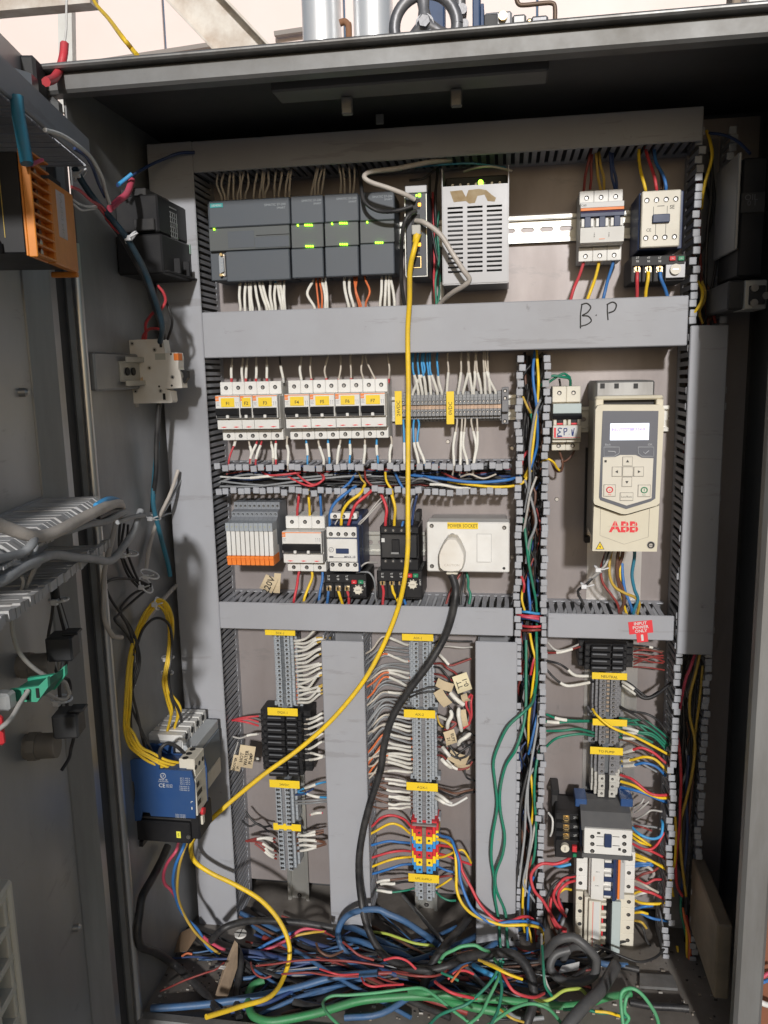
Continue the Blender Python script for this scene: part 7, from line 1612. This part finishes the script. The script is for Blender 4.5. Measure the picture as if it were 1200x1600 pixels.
# ------------------------------------------------------------------ left wall and door cables
lines('''
# cables on the left wall | {c} cable on the left wall | cable
harness|3.4|116,262,330 128,285,320 150,315,310 172,340,296 195,368,280 214,400,262 228,428,240 240,455,224 248,485,206 252,512,196 250,535,180 = dark blue wrapped harness slanting down behind the side-on breaker
black|3.6|168,340,290 190,368,270 210,402,250 226,432,232 236,458,216 244,486,200 252,506,190 256,528,174
black|3.4|249,628,140 248,660,140 245,700,140 243,738,140 240,770,138 238,800,134 = black cable going straight down below the side-on breaker
teal|3.2|246,690,130 243,740,136 240,785,140 246,820,134 254,850,120 262,880,100 266,900,80 = paint stained teal cable bending behind the tall left duct
black|1.8|246,446,200 258,468,190 266,492,184 268,508,176 262,530,160
beige|2.6|278,735,90 266,770,110 250,805,126 240,830,132 232,860,136 228,890,136 = pale slanting cable bundle tied in the gap beside the left duct
steel grey|1.8|282,750,80 262,790,112 246,818,126 236,850,132 230,880,134
steel grey|1.3|282,782,60 262,790,90 248,800,110
steel grey|1.3|280,800,60 262,802,90 250,808,110
beige|3.0|168,790,260 178,805,240 172,850,240 164,890,236 160,930,230 164,965,220 176,990,210 190,996,200 = beige cable hanging in a long curve beside the door edge
beige|3.0|275,915,80 258,934,120 240,955,150 224,975,160 = beige cable coming out behind the left duct to the yellow bundle
black|1.6|188,812,230 184,850,226 192,880,220 204,905,212 222,918,200 236,912,190
black|1.6|194,818,230 190,858,222 200,888,214 214,910,204 228,916,196
black|1.6|200,820,228 198,860,222 208,890,212 220,912,200 232,918,192
black|1.7|236,916,190 214,906,206 186,906,216 170,908,216 166,916,214 176,940,210 194,968,204 206,1000,208 208,1040,219 206,1080,232 216,1120,234 226,1160,228 234,1186,220
black|1.7|232,918,188 212,926,204 196,940,208 188,956,208 198,976,206 210,996,208 214,1030,219 208,1060,229 204,1090,238 218,1136,232 238,1176,222
black|1.7|228,922,186 206,940,204 184,962,208 180,970,206 196,986,206 208,1012,212 206,1060,227 203,1110,238 206,1160,236
black|1.7|190,960,206 204,980,204 218,1010,211 216,1040,221 206,1080,234
black|1.8|214,1010,211 222,985,198 236,968,190 250,966,184 264,975,174 268,1000,174 266,1030,183 262,1060,191 270,1090,192 280,1110,180 284,1128,166
# yellow control wires | yellow wire of the tied loop above the blue contactor
yellow|1.8|268,1206,220 250,1197,232 230,1190,240 214,1178,246 202,1164,250 194,1140,252 195,1100,250 199,1040,227 207,1005,208 218,975,190 232,950,184 244,941,180 256,946,174 264,962,168 267,985,166 264,1020,177 260,1052,187 258,1066,191 264,1090,194 268,1110,186 264,1128,172 262,1150,154
yellow|1.8|276,1204,218 252,1193,232 232,1184,240 216,1174,246 204,1158,250 198,1136,252 199,1096,250 203,1038,226 211,1004,207 222,974,190 234,953,184 246,945,180 256,951,174 262,966,168 264,988,167 261,1024,179 256,1056,189 255,1068,192 262,1096,192 266,1118,182 262,1140,168 260,1156,156
yellow|1.8|283,1198,214 258,1192,230 236,1182,240 218,1170,246 206,1152,250 200,1132,252 202,1094,250 206,1036,225 214,1004,207 226,972,190 238,951,184 248,943,180 260,949,172 268,966,166 270,988,165 266,1022,178 262,1054,188 262,1068,190 270,1086,188 276,1104,180 276,1122,168 270,1146,152
yellow|1.8|287,1193,210 262,1188,228 238,1178,238 220,1166,245 208,1148,249 196,1128,251 197,1090,249 201,1036,224 209,1002,205 220,970,190 236,946,184 250,938,180 262,948,172 270,970,166 268,1000,170 265,1036,183 260,1058,190 266,1080,192 278,1098,184 281,1112,176 274,1134,162 272,1150,150
black|2.4|250,1186,232 252,1170,238 262,1161,234 274,1166,224 286,1176,214 294,1188,204 = short thick black wire looped over the top of the blue contactor
# wires at the top of the side-on breaker | {c} wire entering the side-on breaker
red|1.9|246,482,200 236,492,180 229,505,168 227,520,158 227,534,146
red|1.9|250,514,190 238,514,176 230,516,164 224,524,154 223,534,146
red|1.8|246,446,206 256,458,200 258,474,196 250,486,196
# wires near the door duct | {c} wire around the upper left harness
white|2.0|70,203,470 95,212,440 120,226,410 142,250,370 158,276,340 167,300,310 171,318,296 = curved white wire from the door duct to the harness
dark blue|1.6|116,232,400 134,246,380 146,266,350 154,286,326 164,308,300
red|1.5|112,292,410 126,298,390 140,312,360 156,322,320 165,330,300
white|1.1|114,312,410 124,320,390 140,323,350 158,321,310
white|1.1|114,318,410 126,328,390 138,330,350 150,326,320 158,321,306
red|1.5|150,318,330 162,336,300 174,352,290 186,364,280
pink|1.6|48,258,520 56,254,510 66,250,500
teal|5.0|26,150,520 30,178,520 36,210,524 42,256,528 = thick teal cable coming down from the door duct to the orange relay
dark blue|2.0|304,238,86 280,240,90 256,248,96 236,256,110 218,268,130 206,274,160 188,286,190 184,290,200 = dark blue cable lying over the top of the left duct
light blue|2.4|206,272,196 194,281,202 186,288,206 = short bright blue cable piece near the upper harness
pink|4.0|206,282,180 196,300,214 186,314,240 172,326,276 = faded pink wrapped bundle crossing behind the harness
yellow|3.0|140,-20,-250 150,5,-200 170,30,-60 190,56,60 206,76,130 214,86,150 = yellow cable coming down from the roof into the rubber boot
red|4.6|72,128,330 84,122,300 94,108,280 99,88,260 101,68,240 = red sleeved cable end at the top of the door
white|1.2|101,66,240 103,40,200 106,0,120 110,-30,60
# cables along the door duct | {c} cable along the lower door duct | cable
beige|5.2|-20,812,620 10,824,600 40,836,580 70,838,556 98,829,526 128,812,486 156,796,440 176,788,390 187,790,350 186,806,300 = thick beige cable lying along the lower door duct
light blue|3.0|150,790,430 165,782,410 180,781,370 190,788,330
grey|3.6|-20,880,640 10,872,610 36,864,590 50,850,580 60,838,560 84,834,530 110,828,500 140,822,460 165,814,420 186,804,370 196,800,330 = grey cable running under the beige one along the door duct
steel grey|4.2|-20,916,640 10,902,620 36,886,594 64,872,560 90,866,524 116,871,480 146,876,430 168,876,390 180,868,360 192,852,330 206,836,300 214,818,280 220,798,264 = long sagging grey cable below the door duct
steel grey|3.0|14,880,610 40,884,580 58,880,560 50,872,566 56,850,560
steel grey|2.6|184,816,360 200,812,320 216,808,290 226,806,270
steel grey|2.6|-10,868,620 12,880,600 30,888,590 44,882,580 60,878,566
black|4.5|150,808,440 170,802,400 188,800,350
# wires hanging on the door | {c} wire hanging on the inside of the door
pale grey|2.0|58,880,540 46,905,530 34,930,528 24,948,530 20,975,530 23,1000,528 34,1026,524 54,1046,516 78,1058,500 98,1067,480 106,1075,470 107,1084,468 100,1092,474 88,1092,490 76,1085,520 68,1082,540 = white wire sweeping down the door and looping into the green terminal
pale grey|2.0|44,1079,562 32,1098,576 18,1118,590 8,1130,600 -8,1144,610
pale grey|2.0|22,948,530 10,966,540 -8,984,550
black|3.0|36,922,530 28,938,532 20,955,532 = black tape joint on the white door wire
pale grey|1.6|34,900,540 36,912,536 32,926,532
black|4.5|84,876,420 84,900,420 86,925,418 88,940,416
black|1.6|84,935,420 80,965,420 78,1000,420 81,1030,424 88,1050,420
black|1.6|88,935,418 94,965,416 102,985,412 103,1010,410 98,1040,412 95,1060,414
black|1.6|92,935,416 100,960,412 108,985,408 109,1005,406 104,1030,408 100,1050,410
steel grey|1.4|90,935,418 97,962,414 106,990,410 105,1010,408 98,1035,412 96,1055,414
black|1.8|94,1060,420 94,1080,424 96,1100,430 92,1115,430 96,1125,430 108,1136,424 114,1150,420 113,1170,420 108,1184,426 96,1204,436
black|1.8|98,1060,420 108,1062,410 112,1074,408 108,1090,414 104,1100,420 108,1114,420 116,1130,410
''')
def cable_tie(*a, **k): tie(*a, **k)
for q in (('white cable tie on the teal harness below the door duct', 126, 273, 322, .008, (1, .3, -1)), ('white cable tie on the harness in front of the black contactor', 205, 371, 270, .008, (1, .3, -1)), ('white cable tie on the pale cable bundle beside the left duct', 239, 808, 132, .010, (.3, 0, 1)),
          ('highest white tie on the black wire bundle beside the left duct', 199, 864, 222, .013, (.2, 0, 1)), ('white tie pair end at the foot of the black bundle, upper one', 234, 897, 190, .012, (.5, 0, 1)), ('white tie at the foot of the black bundle, lower one', 228, 914, 194, .012, (.9, 0, .6)), ('white tie holding the black and white door wires together', 92, 937, 418, .009, (0, 0, 1)), ('white tie low on the black door wires', 96, 1092, 424, .010, (.1, 0, 1)),
          ('white tie at the crown of the yellow wire loop', 246, 943, 180, .008, (1, 0, .1)), ('white tie on the right strand of the yellow loop, upper', 262, 1027, 162, .008, (0, 0, 1)), ('white tie on the right strand of the yellow loop, lower', 261, 1051, 160, .008, (.1, 0, 1)), ('white tie on the left strand of the yellow loop, upper', 201, 1034, 204, .008, (0, 0, 1)), ('white tie on the left strand of the yellow loop, middle', 204, 1068, 198, .009, (0, 0, 1)), ('white tie where the yellow wires turn towards the blue contactor', 196, 1151, 208, .010, (.2, 0, 1))):
    cable_tie(*q)
# ------------------------------------------------------------------ heap of cables on the cabinet floor
lines('''
# heavy cables on the cabinet floor | {c} heavy cable in the heap on the cabinet floor | cable
dusty blue|4.6|700,1492,90 680,1473,104 655,1455,112 630,1437,118 608,1426,120 590,1420,120 564,1422,118 540,1434,114 529,1456,116 535,1482,124 556,1500,134 590,1513,140 626,1524,146 656,1530,150 674,1533,150 = thick blue cable making an open loop above the heap
dusty blue|4.6|520,1462,60 536,1467,90 560,1471,106 590,1479,116 626,1491,124 652,1504,126 670,1512,120 = straight blue cable leading into the heap from the left
dusty blue|4.4|538,1447,70 556,1453,90 575,1461,100 614,1479,110 656,1500,114 680,1512,110
dusty blue|4.4|500,1470,50 540,1478,90 580,1490,106 620,1503,116 650,1514,120
dusty blue|5.0|236,1576,f8 290,1573,f9 340,1568,f9 410,1556,f10 470,1541,f12 515,1530,f16 557,1524,f20 590,1520,f26 = blue cable lying along the floor at the lower left
dusty blue|4.6|738,1512,120 756,1520,140 776,1530,150 800,1542,150 830,1556,140
dusty blue|3.0|700,1544,150 720,1536,156 745,1540,154 770,1548,150
light blue|3.4|740,1508,130 756,1518,156 772,1526,162 790,1540,158
grass green|5.5|412,1532,f10 394,1541,f8 387,1556,f8 388,1574,f8 396,1588,f10 420,1594,f10 455,1593,f10 500,1581,f12 557,1566,f14 600,1560,f16 668,1557,f20 710,1566,f22 755,1577,f20 790,1582,f16 = thick grass green cable curving along the front of the floor
grass green|5.0|640,1548,f30 662,1551,f34 705,1556,f34 755,1561,f30 800,1563,f26 839,1567,f20 880,1570,f16 920,1566,f14 950,1559,f14 985,1552,f10 = straight grass green cable running to the right over the floor
bright green|2.0|532,1604,f50 514,1586,f50 506,1572,f48 508,1561,f46 520,1556,f46 545,1554,f46 590,1552,f50 635,1545,f56 659,1545,f60 680,1557,f60 704,1575,f56 728,1594,f50 745,1608,f44 = bright green wire with a wide loop at its left end
bright green|2.1|730,1602,f60 748,1584,f64 764,1562,f70 774,1542,f76 780,1522,f80 780,1508,f84 772,1498,f84
bright green|2.1|760,1604,f50 780,1590,f54 800,1577,f54 824,1568,f50 842,1570,f46 860,1580,f44 878,1600,f40
green|2.0|668,1604,f60 686,1587,f60 710,1577,f60 730,1568,f64 752,1550,f72 768,1532,f80 777,1516,f86 782,1500,f92
green|2.0|766,1602,f60 778,1575,f66 782,1545,f74 780,1520,f82 786,1502,f90
bright green|2.3|686,1504,f70 696,1492,f84 708,1484,f92 722,1480,f96 740,1479,f96 754,1483,f92 764,1487,f80 = bright green wire arching over the middle of the heap
yellow green|2.0|574,1456,70 590,1457,90 606,1460,98 628,1467,104 650,1474,108 680,1478,104 = yellow green earth wire on top of the heap
bright green|2.1|630,1481,90 646,1487,104 662,1493,110 680,1503,114 692,1512,110
yellow green|1.8|700,1478,80 716,1486,96 732,1494,104 744,1492,100 760,1484,90
bright green|2.3|974,1604,f60 970,1575,f76 971,1556,f90 978,1546,f96 990,1546,f98 1004,1556,f92 1018,1574,f76 1026,1590,f60 1030,1606,f40 = bright green wire with a tall loop at the right front
bright green|2.3|984,1552,f80 978,1562,f78 976,1580,f64 982,1590,f56 974,1604,f50
yellow green|2.2|834,1560,f40 848,1564,f40 862,1561,f44 880,1548,f50 896,1543,f52 908,1545,f48 918,1556,f40 = yellow green wire in front of the grey corrugated conduit
green|1.9|880,1578,f30 910,1576,f34 936,1581,f36 958,1585,f34 980,1590,f26
yellow|1.9|930,1580,f40 950,1583,f40 970,1588,f30
ochre|1.6|780,1576,f40 800,1590,f40 818,1597,f30
charcoal|8.0|962,1508,f40 950,1528,f44 938,1548,f48 915,1570,f50 893,1595,f46 880,1612,f40 = thick charcoal cable crossing diagonally at the lower right front
charcoal|6.0|846,1500,f20 856,1482,f60 872,1469,f84 893,1465,f92 914,1476,f86 929,1494,f70 934,1508,f56 928,1524,f40 909,1535,f30 883,1535,f26 866,1524,f26 860,1508,f34 870,1492,f44 890,1484,f50 = charcoal conduit coiled at the lower right
charcoal|5.0|880,1500,f20 890,1482,f46 908,1478,f56 922,1490,f44 926,1508,f30
black|5.5|262,1322,120 252,1345,140 237,1372,160 224,1400,176 217,1430,186 214,1455,190 220,1476,190 244,1488,184 270,1506,f10 302,1532,f10 325,1558,f10 340,1580,f10 = black cable dropping along the left wall to the floor
black|5.0|330,1470,f40 350,1452,f66 380,1440,f70 420,1438,f60 470,1442,f50 520,1450,f40
black|6.0|460,1566,f6 480,1574,f8 510,1577,f8 540,1570,f10 570,1556,f12
black|5.0|370,1480,f30 376,1500,f26 372,1530,f14 370,1560,f8 374,1590,f8
black|5.0|985,1566,f6 1020,1572,f8 1050,1573,f8 1076,1576,f8
black|1.8|930,1476,f30 946,1482,f30 965,1492,f26 997,1502,f20 1024,1497,f16 1040,1480,f14
# wires of the left overload relay | {c} wire from the left wall overload relay to the heap
pink|2.3|279,1318,192 274,1330,206 262,1350,205 256,1368,200 258,1380,195 268,1388,189 276,1402,180 280,1414,173
blue|2.3|289,1316,192 284,1330,206 274,1350,205 270,1374,197 272,1394,188 280,1416,174 294,1436,166 310,1454,160 324,1478,152 334,1490,148 350,1498,144 370,1497,140 394,1488,136 420,1474,130 446,1462,124 464,1456,116
ochre|2.0|292,1318,192 286,1334,204 279,1360,200 278,1394,186 286,1424,172 300,1449,166 318,1470,158 340,1488,150 364,1497,144 392,1495,138 424,1482,132 458,1463,124 486,1456,116 506,1455,104
pink|2.3|318,1464,158 330,1474,152 350,1485,146 376,1492,142 408,1486,136 446,1470,128 470,1454,122 492,1450,114 508,1454,100
# thin red wires in the heap | thin dark red wire in the heap on the cabinet floor
dark red|1.3|350,1504,f40 336,1514,f40 320,1521,f36 290,1532,f26 266,1542,f16 250,1549,f10 = single dark red wire stretched over the floor at lower left
dark red|1.4|392,1504,f40 394,1516,f40 402,1524,f38 414,1527,f36 424,1525,f36
dark red|1.4|400,1509,f40 430,1506,f46 460,1501,f50 500,1500,f54 545,1502,f56 580,1506,f50
dark red|1.4|440,1522,f34 470,1520,f40 486,1518,f42 510,1522,f42 535,1526,f40 560,1526,f36
dark red|1.4|500,1500,f60 540,1500,f64 570,1504,f60 600,1510,f56
red|1.4|500,1514,f56 518,1520,f60 534,1523,f56 560,1522,f50
red|1.5|565,1528,f70 570,1536,f74 584,1540,f74 604,1540,f70 630,1538,f60
red|1.9|680,1534,f80 690,1544,f84 706,1552,f84 730,1558,f76 744,1560,f64
red|1.6|700,1530,f84 712,1520,f90 726,1516,f90 740,1522,f84
orange|1.6|705,1534,f88 716,1518,f92 722,1512,f90 730,1508,f84
red|2.0|782,1514,f90 790,1532,f90 802,1548,f84 816,1557,f76 834,1557,f64 850,1552,f50
dark red|1.6|536,1472,f110 546,1482,f110 562,1492,f104 584,1500,f94
red|1.6|600,1500,f100 620,1496,f106 636,1502,f100 650,1514,f90
dark red|1.5|620,1520,f80 650,1526,f86 680,1524,f84 700,1516,f76
brown|1.7|494,1474,f70 500,1486,f70 514,1491,f66 536,1486,f60
orange|1.6|284,1494,f8 292,1492,f9 300,1491,f9
yellow|1.8|756,1504,f90 776,1514,f96 796,1522,f96 816,1530,f86
ochre|1.8|748,1500,f90 770,1508,f98 788,1518,f96 812,1528,f84
green|1.7|690,1520,f90 704,1526,f92 716,1532,f86
pale grey|1.6|846,1460,f90 848,1500,f90 852,1530,f80 860,1550,f60 = thin pale wire hanging beside the middle duct end
green|1.8|847,1478,f100 848,1510,f96 852,1540,f80 862,1556,f60
# wires outside at the right | {c} wire end passing the right picture edge
pink|3.0|1186,1532,-40 1192,1526,-40 1202,1520,-40 1214,1516,-40
blue|3.0|1186,1538,-40 1194,1534,-40 1204,1530,-40 1216,1528,-40
white|4.5|1182,1562,-40 1194,1568,-40 1206,1574,-40 1220,1580,-40
''')
# dense background of dark wires in the ducts and under the heap: nobody could count it
random.seed(5)
sm_ = M(); cols = ['black', 'black', 'dusty blue', 'grey', 'dark red', 'dark blue', 'black', 'brown', 'black', 'dusty blue']; smats = [MAT['insulation '+c] for c in dict.fromkeys(cols)]; ci = list(dict.fromkeys(cols))
def bunch(x0, x1, y0, y1, n, hmax, ln):
    for _ in range(n):
        x, y = rnd(x0, x1), rnd(y0, y1); a = random.gauss(0, .35); P = []
        for t in range(6):
            P.append(on(x+ln*(t/5-.5)*math.cos(a), min(1590, y+ln*(t/5-.5)*math.sin(a)+random.gauss(0, 4)), 'f%.1f' % (4+rnd(0, hmax)*(1-abs(t-2.5)/4))))
        sm_.tube(smooth(P, 4), random.choice((.0012, .0016, .002, .003, .0042)), 6, ci.index(random.choice(cols)))
bunch(480, 760, 1494, 1530, 46, 12, 340); bunch(360, 520, 1480, 1522, 18, 10, 220); bunch(800, 920, 1498, 1535, 12, 8, 160)
DK = ['black', 'black', 'grey', 'dark blue', 'brown', 'black', 'dark red', 'black']
for _ in range(26):                                     # dark bundle inside the open horizontal duct
    y = rnd(ZO0+.006, ZO1-.006); P = [Vector((xL+.004+(xR-xL-.006)*t/7, -.006-.035*random.random(), y+random.gauss(0, .004))) for t in range(8)]
    sm_.tube(smooth(P, 3), random.choice((.0013, .0017)), 6, ci.index(random.choice(DK)))
for (xc, zz0, zz1, n, wd) in (((XML+XMR)/2, zr(-.80), ZR2-.004, 34, .015), (.2455, zr(-.82), zr(.27), 22, .014)):
    for _ in range(n):
        a, b = sorted((rnd(zz0, zz1), rnd(zz0, zz1)))
        if b-a < .2: b = min(zz1, a+.3)
        P = [Vector((xc+random.uniform(-wd, wd), -.006-.034*random.random(), a+(b-a)*t/8)) for t in range(9)]
        sm_.tube(smooth(P, 3), random.choice((.0014, .0018, .0022)), 6, ci.index(random.choice(DK)))
sm_.obj('wire_tangle', smats, None, label='dense tangle of dark wires filling ducts and heap', kind='stuff')
# dirt, scraps and small things on the floor
disc = M(); p = on(376, 1461, 'f46'); disc.cyl((p.x, p.y, p.z), (p.x, p.y, p.z+.003), .0085, n=18); disc.obj('foam_disc', white_m, None, label='small white disc with dark crossed strings among the black cables', cat='disc')
x_ = M(); x_.tube([p+Vector((-.0087, 0, .0034)), p+Vector((.0087, 0, .0034))], .0006, 4); x_.tube([p+Vector((0, -.0087, .0034)), p+Vector((0, .0087, .0034))], .0006, 4); x_.obj('string', black_m, bpy.data.objects['foam_disc']); bpy.data.objects['string'].location = (0, 0, 0)
def scrap(nm, lab, px, py, pts, mt, lift=6, th=.0008, cat='scrap', stand=0):
    p = on(px, py, 'f%g' % lift); m = M(); vs = [(p.x+a*.001, p.y-b*.001, p.z+c*.001) for a, b, c in pts]; n = len(vs); vs2 = [(v[0], v[1], v[2]+th) for v in vs]
    m.add(vs+vs2, [tuple(range(n))[::-1], tuple(range(n, 2*n))]+[(i, (i+1) % n, n+(i+1) % n, n+i) for i in range(n)]); m.obj(nm, mt, None, label=lab, cat=cat)
scrap('torn_card', 'torn brown cardboard strip lying by the yellow lead on the floor', 356, 1540, [(-9, 34, 0), (9, 36, 2), (13, -6, 24), (8, -26, 44), (2, -30, 46), (-6, -4, 24)], mat('dirty card', (.30, .22, .15), .85, 0, .7, (.14, .1, .07), 30), 4, cat='cardboard')
scrap('crumpled_wrapper', 'crumpled brown wrapper lying below the left duct', 290, 1478, [(-14, 16, 0), (10, 18, 6), (18, 0, 16), (8, -14, 22), (-10, -8, 14)], mat('brown wrapper', (.24, .16, .10), .5, 0, .6, (.12, .09, .06), 30), 6, cat='wrapper')
scrap('white_scrap', 'white paper scrap inside the coiled charcoal conduit', 890, 1520, [(-16, 4, 0), (-10, -6, 4), (14, -12, 8), (12, -2, 4)], winkm, 22)
scrap('white_chip', 'tiny white plastic chip near the stretched red wire', 347, 1514, [(-5, 0, 0), (4, 3, 2), (5, -2, 2), (-3, -4, 1)], white_m, 40)
scrap('metal_offcut', 'flat steel offcut lying on the floor at the right', 1025, 1535, [(-24, 14, 0), (26, 12, 0), (24, -12, 0), (-20, -10, 0)], steel_m, 1, .004, cat='offcut')
random.seed(21); db = M()
for _ in range(420):
    px, py = rnd(240, 1120), rnd(1478, 1592); p = on(px, py, 'f0.4'); s_ = random.choice((.0005, .0008, .0012, .0018))
    if p.y > .02 or p.y < -.27 or p.x > .3: continue
    db.box(p.x-s_, p.x+s_*rnd(.4, 2), p.z-.0003, p.z+s_*.8, -p.y, -p.y+s_*rnd(.6, 2), 0, random.randrange(3))
db.obj('floor_debris', [mat('grit', (.30, .26, .21), .9), mat('dark grit', (.06, .05, .045), .9), mat('pale grit', (.45, .42, .38), .9)], None, label='grit and crumbs scattered on the cabinet floor', kind='stuff')
# ------------------------------------------------------------------ labels: look-alikes are told apart by their order in the row
_by = {}
for o in list(COL.objects):
    if o.parent is None and 'label' in o and o.get('category') in ('wire', 'sleeved wire', 'cable'): _by.setdefault(o['label'], []).append(o)
def _mid(o):
    vs = o.data.vertices; n = len(vs); c = Vector((0, 0, 0))
    for i in range(0, n, max(1, n//40)): c += vs[i].co
    return c/len(range(0, n, max(1, n//40)))
for lab, os_ in _by.items():
    if len(os_) < 2: continue
    q = [(_mid(o), o) for o in os_]; sx = max(a.x for a, _ in q)-min(a.x for a, _ in q); sz = max(a.z for a, _ in q)-min(a.z for a, _ in q)
    hor = sx >= sz; q.sort(key=lambda t: t[0].x if hor else -t[0].z); n = len(q)
    for i, (_, o) in enumerate(q):
        side = ('left', 'right') if hor else ('top', 'bottom')
        o['label'] = '%s, %s' % (lab, ('nearest the '+side[0]) if i == 0 else ('nearest the '+side[1]) if i == n-1 else NUM[i]+' from the '+side[0])
